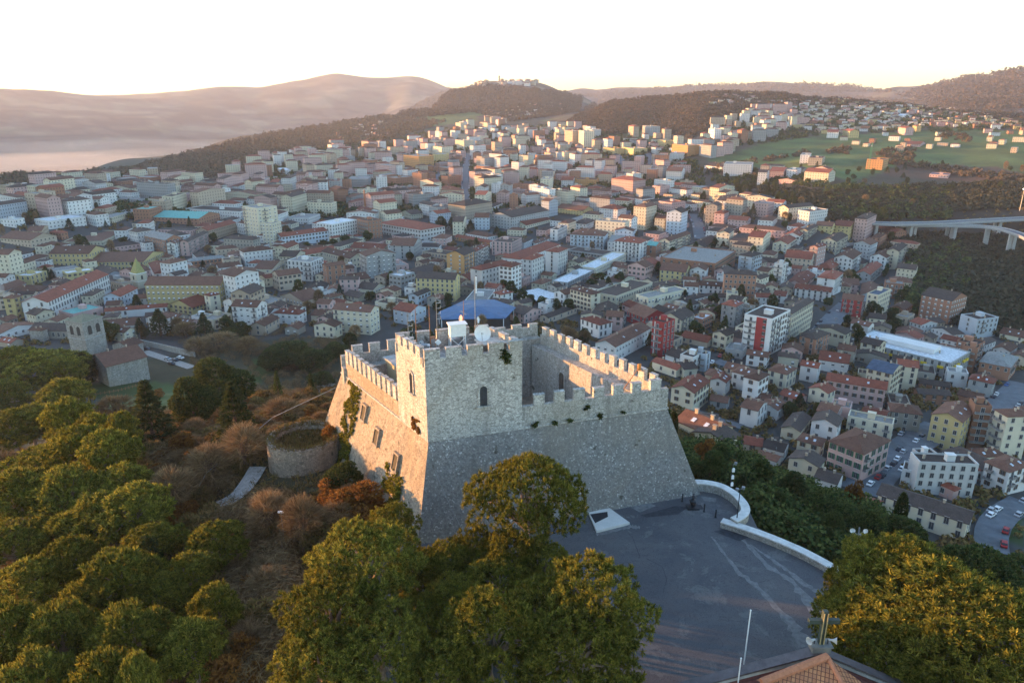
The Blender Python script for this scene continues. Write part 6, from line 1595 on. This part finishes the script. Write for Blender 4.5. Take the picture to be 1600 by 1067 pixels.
LEFTP = [(20, 560, 60), (75, 562, 62), (112, 640, 42), (150, 655, 34), (45, 640, 46), (5, 600, 40), (100, 580, 40), (190, 660, 36), (88, 603, 42), (20, 610, 45), (15, 665, 55), (70, 655, 48), (120, 680, 55), (155, 672, 40), (60, 720, 55), (165, 705, 52), (110, 745, 55), (205, 745, 48), (30, 770, 55), (75, 800, 60),
         (150, 790, 62), (215, 790, 55), (20, 840, 55), (110, 860, 65), (245, 830, 60), (185, 880, 62), (60, 900, 60), (290, 890, 60), (140, 930, 60), (250, 930, 55), (330, 930, 52), (90, 980, 62), (190, 985, 60), (20, 970, 50), (300, 985, 55), (150, 1045, 65), (50, 1050, 60), (330, 840, 48), (210, 1060, 45)]
for px, py, r in LEFTP: plant_px('umbrella_pine', 'mid_pine', px+wr0.uniform(-10, 10), py+wr0.uniform(-10, 10), r*wr0.uniform(.7, 1.02), (wr0.uniform(7, 8.5) if px >= 235 else wr0.uniform(9.5, 13)+max(0, 660-py)*.08), 'umbrella pine on the left hillside', 'pine', 'umbrella pines on the left hillside', .8)
plant_px('cypress', 'cypress', 128, 575, 16, 15, 'tall dark cypress leaning before the stone bell tower', 'cypress', None, .5)
plant_px('cypress', 'cypress', 1405, 812, 8, 9, 'slim dark cypress beside the long ochre hall', 'cypress', None, .5)
plant_px('cypress', 'cypress', 1052, 665, 6, 6, 'small orange tinged cypress at the castle right edge', 'cypress', None, .5)
TL = [('cedar', 232, 640, 42, 14, 'dark cedar below the old church'), ('oak', 335, 600, 52, 13, 'tall dark green pine above the meadow'), ('oak', 300, 625, 38, 11, 'dark leafy tree on the hillside'), ('cedar', 365, 640, 40, 12, 'dark cedar on the scrubby slope'),
      ('oak', 455, 545, 42, 11, 'dense dark oak left of the castle'), ('oak', 490, 560, 36, 11, 'dense dark oak left of the castle'), ('oak', 425, 560, 34, 10, 'dense dark oak left of the castle'), ('oak', 505, 590, 26, 8, 'dense dark oak left of the castle'), ('oak', 520, 545, 24, 9, 'dense dark oak left of the castle'),
      ('cedar', 248, 500, 22, 16, 'tall dark fir behind the old church'), ('cedar', 218, 510, 14, 12, 'tall dark fir behind the old church'), ('oak', 165, 515, 20, 12, 'dark tree beside the stone bell tower'), ('cedar', 318, 505, 18, 15, 'tall dark fir behind the old church'), ('oak', 370, 515, 24, 10, 'dark tree on the castle slope'),
      ('bare', 340, 530, 30, 9, 'bare reddish tree on the slope'), ('bare', 310, 540, 26, 8, 'bare reddish tree on the slope'), ('bare', 385, 540, 26, 8, 'bare reddish tree on the slope'), ('bare', 290, 515, 20, 8, 'bare reddish tree on the slope'),
      ('rust', 246, 612, 9, 4, 'small glowing orange tree on the meadow'), ('fir', 433, 600, 9, 8, 'small dark fir on the castle slope'), ('fir', 486, 600, 8, 7, 'small dark fir on the castle slope'), ('rust', 285, 690, 26, 6, 'yellowing feathery tree on the slope'),
      ('rust', 520, 680, 24, 5, 'rust coloured bush between bastion and castle'), ('rust', 543, 660, 14, 4, 'rust coloured bush between bastion and castle'), ('rust', 560, 775, 55, 6, 'rust brown creeper covered bush at the wall foot'), 
      ('bare', 420, 800, 40, 7, 'bare brown thicket below the bastion'), ('bare', 470, 820, 40, 7, 'bare brown thicket below the bastion'), ('bare', 380, 700, 40, 7, 'bare brown tree on the slope'), ('bare', 330, 720, 45, 7, 'bare brown tree on the slope'), ('bare', 270, 770, 40, 7, 'bare brown tree on the slope'), ('bare', 440, 640, 35, 6, 'bare brown tree on the slope'),
      ('oak', 540, 740, 34, 5, 'dark green shrub by the bastion'), ('rust', 350, 1045, 40, 5, 'orange lit bush at the bottom edge'), ('rust', 390, 1010, 30, 5, 'orange lit bush at the bottom edge'), ('rust', 15, 900, 40, 6, 'orange lit bush at the left edge'), ('bare', 8, 740, 40, 8, 'reddish bare tree at the left edge'), ('bare', 40, 860, 36, 8, 'reddish bare tree at the left edge'), ('oak', 130, 835, 34, 8, 'dark round tree between the left pines'), ('rust', 60, 1000, 26, 6, 'orange lit bush at the left edge'), ('oak', 235, 870, 30, 8, 'dark round tree between the left pines'), ('bare', 180, 640, 30, 8, 'bare tree at the rim of the pines'), ('rust', 10, 800, 34, 6, 'orange lit bush at the left edge')]
CATN = {'cedar': 'cedar', 'oak': 'tree', 'bare': 'bare tree', 'rust': 'bush', 'fir': 'fir', 'broad': 'tree'}
NMN = {'cedar': 'cedar_tree', 'oak': 'evergreen_tree', 'bare': 'bare_tree', 'rust': 'autumn_bush', 'fir': 'fir_tree', 'broad': 'broadleaf_tree'}
for lib, px, py, r, h, d in TL: plant_px(NMN[lib], lib, px, py, r, h, d, CATN[lib], 'trees on the castle hill', .6, 60)
# white blossoming bush by the castle corner
m_bl = leaf_mat('pale_blossom', [(.30, .26, .2), (.5, .45, .38), (.6, .55, .5)]); LIB['blossom'] = [round_tree(300, 1.8, 2.8, m_bl, 300, 5, .3, .07, 6)+(1.8, 2.8)]
plant_px('blossoming_bush', 'blossom', 505, 605, 17, 3.2, 'pale blossoming bush at the castle rear corner', 'bush', None, .5, 90)
# dark wood on the steep slope right of the castle
wr = random.Random(21)
SLOPE = [(1060, 690), (1130, 690), (1200, 740), (1260, 760), (1330, 790), (1400, 800), (1440, 850), (1400, 880), (1330, 880), (1250, 840), (1180, 800), (1150, 755), (1075, 745)]
SL = np.array(SLOPE, float); n = 0; pts = []
for _ in range(5000):
    D_t, a_t = math.sqrt(wr.uniform(60**2, 200**2)), R_(wr.uniform(12, 40)); x, y = D_t*math.sin(a_t), D_t*math.cos(a_t); dd_ = float(poly_dist(np.array([x]), np.array([y]))[0]); z = g1(x, y)
    if dd_ < 4 or z < -56 or any(math.hypot(x-a, y-b_) < 4.8 for a, b_ in pts): continue
    if not free(np.array([np.array((x, y))+np.array(o) for o in ((-2.5, -2.5), (2.5, -2.5), (2.5, 2.5), (-2.5, 2.5))]), .5): continue
    q = proj((x, y, z+6))
    if q[0] < 1050 or q[0] > 1600: continue
    ht = wr.uniform(7, 11) if dd_ > 14 else min(7.5, -z-.5)
    if ht < 2.5 or proj((x, y, z+ht))[1] < np.interp(q[0], [1050, 1100, 1150, 1200, 1260, 1330, 1400, 1450, 1600], [672, 684, 702, 725, 745, 770, 800, 838, 860]): continue
    pts.append((x, y)); lib = wr.choice(['oak', 'oak', 'cedar', 'oak', 'fir', 'broad']); plant(NMN[lib], lib, x, y, wr.uniform(3.2, 4.8) if ht > 6 else 2.4, ht, 'dark evergreen on the steep slope right of the castle', CATN[lib], 'dark trees on the slope right of the castle'); n += 1
    if n > 190: break

for px, py, r in ((1130, 720, 34), (1105, 705, 22), (1338, 770, 16)): plant_px('autumn_tree', 'rust', px, py, r, 7, 'golden lit tree on the slope right of the castle', 'tree', 'trees on the castle hill', .6, 90)
# scrub on the near slopes: individual shrubs
sr = random.Random(8); n = 0; shr = []
SCR = [(150, 640), (260, 650), (400, 610), (540, 600), (560, 700), (640, 780), (560, 850), (440, 860), (430, 1067), (200, 1067), (230, 980), (300, 830), (200, 720), (130, 640)]
SCP = np.array(SCR, float)
for _ in range(4000):
    px, py = sr.uniform(130, 640), sr.uniform(600, 1067)
    if poly_dist(np.array([px]), np.array([py]), SCP)[0] > 0: continue
    p = hit(px, py, 1.2, 50)
    if poly_dist(p[0:1], p[1:2])[0] < 1.5 or any(math.hypot(p[0]-a, p[1]-b_) < 2.3 for a, b_ in shr) or math.hypot(p[0]-bc[0], p[1]-bc[1]) < 8 or (math.hypot(p[0]-bc[0], p[1]-bc[1]) < 14 and p[1] < bc[1]-2) or near_road(p[:2], 1.2): continue
    shr.append(p[:2]); lib = sr.choice(['shrub', 'shrub', 'shrub', 'bare', 'rust']); R = sr.uniform(1.5, 2.8)
    plant('shrub', lib, p[0], p[1], R, R*1.5, {'shrub': 'brown green scrub bush', 'bare': 'leafless brown shrub', 'rust': 'rusty orange shrub'}[lib]+' on the castle slope', 'shrub', 'scrub on the castle slope'); n += 1
    if n >= 260: break

# trees among the houses
def street_tree(px, py, lib, R, h, d, dmin=140):
    p = hit(px, py, h*.4, dmin); return plant(NMN[lib], lib, p[0], p[1], R, h, d, CATN[lib], 'trees in the town')
TT = [(800, 455, 14), (815, 462, 12), (830, 470, 12), (850, 475, 14), (785, 450, 12), (868, 478, 12), (890, 480, 14), (905, 470, 12), (935, 440, 14), (950, 448, 14), (925, 447, 12), (970, 437, 12), (640, 400, 8), (540, 378, 10), (520, 382, 10), (505, 384, 10), (575, 372, 10), (480, 388, 10), (690, 355, 12), (720, 360, 12), (705, 352, 10), (735, 356, 10),
      (1115, 470, 12), (1125, 490, 14), (1110, 485, 12), (1070, 465, 12), (1235, 640, 16), (1250, 625, 14), (1265, 650, 14), (1280, 640, 12), (1300, 660, 12), (1325, 500, 9), (1350, 505, 9), (1340, 512, 10), (1385, 510, 10), (1400, 505, 10), (1325, 440, 8), (1015, 345, 12), (1025, 350, 12), (1005, 338, 10), (1130, 385, 8), (1020, 365, 10), (1380, 340, 10)]
for px, py, r in TT:
    lib = wr.choice(['broad', 'broad', 'oak', 'cedar']); p = hit(px, py, 4, 140); D = math.hypot(p[0], p[1]); plant(NMN[lib], lib, p[0], p[1], max(3, r*D/FPX*.9), max(7, r*D/FPX*1.8), 'dark town tree', CATN[lib], 'trees in the town')
for k in range(34):   # park conifers right of the centre
    px, py = wr.uniform(1098, 1240), wr.uniform(292, 340); p = hit(px, py, 5, 400); 
    if free(np.array([p[:2]+np.array(o) for o in ((-3, -3), (3, -3), (3, 3), (-3, 3))]), 0): lib = wr.choice(['cedar', 'cedar', 'oak', 'fir']); plant(NMN[lib], lib, p[0], p[1], wr.uniform(4, 7), wr.uniform(13, 20), 'tall dark park tree', CATN[lib], 'park trees in the town')
gaps = 0
for _ in range(2600):
    px, py = wr.uniform(0, 1600), 255+285*wr.random()
    if py > 470 and px < 520 and px > 0 and py > 520: continue
    if px > 1430 and py > 300: continue
    p = hit(px, py, 3, 170); D = math.hypot(p[0], p[1])
    if D < 250 or D > 2200 or near_road(p[:2], 3): continue
    s = 2.4
    if not free(np.array([p[:2]+np.array(o)*s for o in ((-1, -1), (1, -1), (1, 1), (-1, 1))]), .3): continue
    lib = wr.choice(['broad', 'broad', 'broad', 'cedar', 'bare', 'bare', 'fir']); plant(NMN[lib], lib, p[0], p[1], wr.uniform(3, 5), wr.uniform(7, 12), {'bare': 'leafless brown tree', 'broad': 'dark green leafy tree', 'cedar': 'dark cedar', 'fir': 'slim dark fir'}[lib]+' among the houses', CATN[lib], 'trees in the town'); gaps += 1
    if gaps > 290: break

# ------------------------------------------------------------------ masses of trees too many to count, and ground cover
def tree_mass(name, label, polys, count, size, mat, nq, dmin=200, dmax=9000, avoid=True, seed=1, zmax=1e9, wf=.30, lf=.8):
    rg = np.random.default_rng(seed); C = []; S = []
    xs = np.array([p for P in polys for p in P]); x0, x1, y0, y1 = xs[:, 0].min(), xs[:, 0].max(), xs[:, 1].min(), xs[:, 1].max(); tries = 0
    PP = [np.array(P, float) for P in polys]
    grid = {}
    for cx, cy, Pq, rq in PLACED: grid.setdefault((int(cx//60), int(cy//60)), []).append((cx, cy, rq*.8))
    PXs = rg.uniform(x0, x1, count*6); PYs = rg.uniform(y0, y1, count*6); m = np.zeros(len(PXs), bool)
    for P in PP: m |= poly_dist(PXs, PYs, P) <= 0
    for p in hit_many(PXs[m], PYs[m], 2, dmin):
        if len(C) >= count: break
        p = p; D = math.hypot(p[0], p[1])
        if D > dmax or p[2] > zmax: continue
        if avoid:
            k = (int(p[0]//60), int(p[1]//60)); bad = False
            for a in (-1, 0, 1):
                for b_ in (-1, 0, 1):
                    for cx, cy, rq in grid.get((k[0]+a, k[1]+b_), ()):
                        if (p[0]-cx)**2+(p[1]-cy)**2 < (rq+1.5)**2: bad = True
            if bad or near_road(p[:2], 2): continue
        C.append(p); S.append(size*(.7+.7*rg.random())*(1+max(0, D-1200)/2600))
    if not C: return
    C = np.array(C); S = np.array(S); n = len(C); k = nq
    d = rg.normal(0, 1, (n*k, 3)); d = unit(d); d[:, 2] = np.abs(d[:, 2])*1.15; Sr = np.repeat(S, k)[:, None]; P = np.repeat(C, k, 0)+d*Sr*rg.uniform(.5, 1.0, (n*k, 1))+np.array([0, 0, .2])*Sr
    a = unit(rg.normal(0, 1, P.shape)); b_ = unit(np.cross(a, d)); w_ = Sr*wf
    V = np.stack([P-a*w_, P+b_*w_*lf, P+a*w_, P-b_*w_*lf], 1).reshape(-1, 3); o = inst(name, mesh_np(name, V, np.arange(len(V)).reshape(-1, 4), mat), None); tag(o, label, 'woodland', kind='stuff')
tree_mass('ravine_wood', 'dark bare wood filling the ravine under the viaduct', [[(1180, 290), (1290, 300), (1420, 290), (1600, 285), (1600, 322), (1480, 330), (1360, 345), (1290, 345), (1200, 330)], [(1360, 362), (1600, 372), (1600, 530), (1500, 505), (1440, 490), (1430, 420)]], 5200, 4.2, M_ravine, 40, 250, seed=2)
tree_mass('ravine_evergreens', 'evergreen thicket along the right edge of the town', [[(1400, 395), (1500, 380), (1520, 440), (1450, 500), (1415, 480)], [(1290, 290), (1420, 290), (1500, 300), (1480, 340), (1300, 340)]], 700, 4.5, M_dkgreen, 40, 250, seed=3)
tree_mass('hill_wood', 'brown bare wood over the hills beyond the town', [[(880, 195), (930, 160), (1000, 148), (1100, 142), (1230, 146), (1420, 158), (1600, 180), (1600, 190), (1400, 168), (1250, 165), (1200, 172), (1130, 190), (1080, 215), (1010, 200), (960, 212), (900, 192)], [(600, 190), (700, 140), (740, 130), (910, 148), (905, 175), (800, 190), (740, 175), (640, 185)]], 11000, 4.6, M_wood, 24, 900, seed=4)
tree_mass('valley_wood', 'brown woods and hedges on the slopes left of the town', [[(0, 272), (100, 272), (200, 262), (400, 212), (600, 180), (700, 190), (620, 215), (500, 235), (330, 285), (180, 300), (60, 300), (0, 330)]], 6500, 4.6, M_wood, 20, 700, seed=5)
tree_mass('town_greenery', 'trees and hedges filling gaps between far blocks', [[(330, 300), (420, 250), (700, 200), (900, 195), (1080, 235), (1100, 280), (1090, 340), (900, 330), (400, 340), (0, 340), (0, 300)], [(1110, 200), (1190, 155), (1450, 165), (1600, 192), (1600, 202), (1300, 208), (1160, 228)], [(1110, 262), (1290, 272), (1290, 292), (1120, 285)]], 5200, 4.3, M_dkgreen, 26, 600, seed=6)
tree_mass('town_hedges', 'bare hedges and garden scrub between the houses', [[(0, 300), (1600, 290), (1600, 560), (1600, 860), (1400, 850), (1150, 700), (1050, 640), (1000, 550), (560, 500), (300, 520), (0, 540)]], 2600, 1.9, M_scrub, 40, 170, seed=7)
tree_mass('meadow_hedges', 'dark hedgerows crossing the green fields', [[(1100, 262), (1260, 235), (1265, 240), (1110, 268)], [(1380, 248), (1500, 262), (1500, 268), (1380, 256)], [(1290, 232), (1330, 230), (1330, 240), (1290, 240)], [(1470, 205), (1520, 212), (1515, 222), (1470, 215)], [(1370, 235), (1430, 232), (1425, 255), (1370, 252)], [(1470, 258), (1600, 276), (1600, 284), (1470, 270)]], 420, 4.5, M_wood, 30, 700, seed=8)
tree_mass('far_wood', 'woods and thickets on the right hand mountain', [[(1400, 150), (1500, 122), (1600, 104), (1600, 178), (1450, 160)], [(900, 150), (1100, 134), (1300, 132), (1400, 145), (1200, 146), (950, 158)]], 3000, 6.5, M_wood, 12, 3000, seed=9)
def ground_cover(name, label, cnt, mat, seed, cond, ln, wd, nb):
    rg = np.random.default_rng(seed); D = np.sqrt(rg.uniform(28**2, 240**2, cnt)); A = rg.uniform(R_(-42), R_(42), cnt); x, y = D*np.sin(A), D*np.cos(A); d = poly_dist(x, y); z = ground(x, y)
    k = (d > .8) & cond(x, y, z) & (vnoise(x, y, 9, seed) > .3); x, y, z = x[k], y[k], z[k]; sc = np.clip(np.hypot(x, y)/90, .8, 2.2)
    P = np.stack([x, y, z+.05], 1); V, Fq = blades(P, np.tile([0, 0, 1.], (len(P), 1)), nb, ln, wd, .75, rg); o = inst(name, mesh_np(name, V, Fq, mat), None); tag(o, label, 'undergrowth', kind='stuff')
tree_mass('slope_thicket', 'reddish bare thicket on the slope between church and castle', [[(260, 505), (400, 500), (530, 520), (525, 600), (430, 610), (330, 590), (300, 560)], [(200, 650), (400, 600), (520, 620), (400, 700), (340, 800), (240, 720)], [(330, 800), (440, 760), (470, 1067), (340, 1067), (300, 900)]], 1100, 2.0, M_twig, 330, 60, 430, seed=12, wf=.015, lf=15)
tree_mass('right_thicket', 'dark evergreen thicket on the steep slope right of the castle', [[(1060, 690), (1130, 690), (1260, 760), (1400, 800), (1440, 860), (1320, 880), (1250, 850), (1180, 810), (1080, 750)]], 420, 2.4, M_dkgreen, 300, 60, 300, seed=13, zmax=-3.2, wf=.10)
ground_cover('undergrowth', 'low brown and olive undergrowth covering the castle hill', 85000, M_scrub, 31, lambda x, y, z: z > -64, .8, .09, 7)
ground_cover('dry_grass', 'dry grass tufts between the bushes of the hill', 30000, M_twig, 32, lambda x, y, z: (z > -50) & (x < 40), .6, .06, 6)
# gravel path climbing to the bastion, track in the lower left wood
for pp, wd in (([(262, 1067), (240, 1030), (222, 1000), (205, 970)], 3.4),):
    road(pp, wd, 'path', .25, bpy.data.materials['gravel'])
# wooden fence and retaining wall beside the old church
def run_wall(pts, h, th, label, mat, name='boundary_wall', posts=False):
    P = [hit(x, y, 0, 90) for x, y in pts]; t = empty(name, P[0]); tag(t, label, 'fence' if posts else 'wall'); O = P[0]
    for i in range(len(P)-1):
        a, b_ = P[i]-O, P[i+1]-O; L = math.hypot(b_[0]-a[0], b_[1]-a[1]); d = np.array((b_[0]-a[0], b_[1]-a[1]))/L; n_ = np.array((-d[1], d[0]))*th/2
        if not posts:
            mb = MB(); mb.prism([tuple(a[:2]-n_), tuple(b_[:2]-n_), tuple(b_[:2]+n_), tuple(a[:2]+n_)], [a[2]-2, b_[2]-2, b_[2]-2, a[2]-2], [a[2]+h, b_[2]+h, b_[2]+h, a[2]+h]); mb.build('masonry', mat, t)
        else:
            for k in range(int(L/1.6)):
                q = a+(b_-a)*k/int(L/1.6); mb = MB(); mb.box((q[0], q[1], q[2]+h/2), (.1, .1, h+.6)); mb.build('post', mat, t)
            mb = MB()
            for zz in (.5, .95): mb.tube([(a[0], a[1], a[2]+zz), (b_[0], b_[1], b_[2]+zz)], .04, 4)
            mb.build('rail', mat, t)
run_wall([(190, 532), (250, 545), (305, 558)], 3.0, .6, 'long pale boundary wall behind the old church car park', M_rubble)
run_wall([(150, 618), (185, 612), (218, 603)], 1.1, .1, 'low reddish wooden fence in front of the old church', M_rust, 'wooden_fence', True)
run_wall([(1285, 385), (1340, 382), (1345, 375)], 2.0, .5, 'low grey wall along the edge of the park', M_conc)
# lamp post in the wood left of the castle
p = hit(447, 870, 0, 60); t = empty('street_lamp', p); tag(t, 'tall thin lamp post among the brown trees left of the pines', 'street lamp'); mb = MB(); mb.tube([(0, 0, -1), (0, 0, 6.4)], [.09, .05], 6); mb.build('pole', M_metal, t); mb = MB(); mb.box((0, 0, 6.5), (.7, .25, .2)); mb.build('lamp_head', M_white, t)

# ------------------------------------------------------------------ valley mist, chimney smoke and the hazy air
def vol_mat(name, col, dens, anis=.0):
    m = bpy.data.materials.new(name); m.use_nodes = True; nt = m.node_tree; nt.nodes.clear(); o = nt.nodes.new('ShaderNodeOutputMaterial'); v = nt.nodes.new('ShaderNodeVolumePrincipled')
    v.inputs['Color'].default_value = (*col, 1); v.inputs['Density'].default_value = dens; v.inputs['Anisotropy'].default_value = anis; nt.links.new(v.outputs[0], o.inputs['Volume']); return m
def ellipsoid(name, c, r, rz, mat, label, kind='stuff', seed=0):
    mb = MB(); n, k = 32, 12; rg = np.random.default_rng(seed)
    V = []; Fq = []
    for j in range(k+1):
        for i in range(n):
            a, b_ = 2*math.pi*i/n, math.pi*j/k-math.pi/2; s = 1+.12*math.sin(3*a+seed)*math.cos(b_); x, y, z = math.cos(a)*math.cos(b_)*r[0]*s, math.sin(a)*math.cos(b_)*r[1]*s, math.sin(b_)*r[2]; V.append((x*math.cos(rz)-y*math.sin(rz), x*math.sin(rz)+y*math.cos(rz), z))
    for j in range(k):
        for i in range(n): Fq.append((j*n+i, j*n+(i+1) % n, (j+1)*n+(i+1) % n, (j+1)*n+i))
    o = inst(name, mesh_np(name, V, Fq, mat), None, c); tag(o, label, 'mist', kind=kind)
mist = vol_mat('mist', (1, .97, .93), .00013, .4); mr = random.Random(3)
MD = [('lowest', 'left edge'), ('widest', 'left edge'), ('brightest', 'valley floor'), ('thin', 'foot of the far mountain'), ('faint', 'brown slope'), ('small', 'nearer hill'), ('long', 'far bank'), ('drifting', 'wooded spur'), ('flat', 'town edge'), ('upper', 'mountain foot'), ('pale', 'middle of the valley'), ('last', 'valley end')]
for k in range(12):
    a_, D_m = R_(mr.uniform(-46, -28)), mr.uniform(2900, 5200); 
    ellipsoid('valley_mist', (D_m*math.sin(a_), D_m*math.cos(a_), -236+mr.uniform(0, 25)), (mr.uniform(600, 1200), mr.uniform(500, 900), mr.uniform(30, 85)), mr.random()*3, mist, '%s bank of pale mist by the %s' % MD[k], seed=k)
m_sm = vol_mat('smoke', (.95, .93, .9), .09, .3); p = hit(24, 492, 0, 150)
for k, (dx, dz, r) in enumerate(((0, 9, 1.6), (-3, 13, 2.2), (-6.5, 18, 2.8), (-9.5, 24, 3.2))): ellipsoid('chimney_smoke', (p[0]+dx, p[1], p[2]+dz), (r, r, r*1.3), .4, m_sm, ['lowest puff of pale chimney smoke at the left edge', 'second puff of chimney smoke above the lowest', 'third puff of chimney smoke drifting left', 'highest puff of chimney smoke at the left edge'][k], seed=k)
hz = vol_mat('haze', (.80, .85, .98), .00006, .15); mb = MB(); mb.prism([(-11500, -600), (11500, -600), (11500, 13800), (-11500, 13800)], -620, 640); tag(mb.build('haze', hz), 'thin morning haze over the whole valley', 'haze', kind='stuff')

# ------------------------------------------------------------------ labels that single each thing out
LM = [('the chapel', 1280, 1040), ('the floodlight mast', 1342, 830), ('the castle corner', 660, 840), ('the long boundary wall', 250, 548), ('the lower left corner', 0, 1067), ('the blossoming bush', 505, 605), ('the lamp post in the wood', 447, 850), ('the left edge', 0, 750), ('the cypress', 128, 590), ('the castle tower', 740, 560), ('the blue canopy', 745, 485), ('the viaduct', 1480, 345), ('the stone bell tower', 128, 520), ('the spired bell tower', 213, 430), ('the red tower block', 1035, 510), ('the grey hotel', 1430, 550),
      ('the white school', 800, 420), ('the red courthouse', 975, 300), ('the green roofed building', 280, 335), ('the tall cream tower', 400, 345), ('the right crane', 1356, 255), ('the far crane', 883, 190), ('the yellow striped block', 1480, 650), ('the piazza', 1120, 880),
      ('the hilltop village', 780, 130), ('the round bastion', 463, 690), ('the straight avenue', 728, 290), ('the radio mast', 1087, 142), ('the brick chimney', 571, 315), ('the long ochre hall', 1440, 800), ('the right mountain', 1580, 120)]
ORD = ['nearest', 'second', 'third', 'fourth', 'fifth', 'sixth', 'seventh', 'eighth', 'ninth', 'tenth', 'eleventh', 'twelfth', 'thirteenth', 'fourteenth', 'fifteenth', 'sixteenth', 'seventeenth', 'eighteenth', 'nineteenth', 'twentieth']
UN = ['first', 'second', 'third', 'fourth', 'fifth', 'sixth', 'seventh', 'eighth', 'ninth']
for tn, th_ in (('twenty', 'twentieth'), ('thirty', 'thirtieth'), ('forty', 'fortieth'), ('fifty', 'fiftieth')):
    if tn != 'twenty': ORD.append(th_)
    ORD += [tn+'-'+u for u in UN]
def ordn(i): return ORD[min(i, len(ORD)-1)]
buckets = {}
for t, d, px, py in THINGS:
    k = min(range(len(LM)), key=lambda i: math.hypot(LM[i][1]-px, (LM[i][2]-py)*1.4)); dx, dy = px-LM[k][1], py-LM[k][2]
    s = ('right of' if dx > 0 else 'left of') if abs(dx) > abs(dy)*1.1 else ('below' if dy > 0 else 'above'); buckets.setdefault((d, s, LM[k][0]), []).append((math.hypot(dx, dy), t))
for (d, s, l), lst in buckets.items():
    lst.sort(key=lambda r: r[0])
    for i, (_, t) in enumerate(lst):
        lab = '%s, %s %s' % (d, s, l) if len(lst) == 1 else '%s, %s %s %s' % (d, ('the nearest' if i == 0 else ordn(i)+' nearest'), s, l)
        if i >= len(ORD): lab = '%s, farther out %s %s' % (d, s, l)
        w_ = lab.split(); t['label'] = ' '.join(w_[:16])
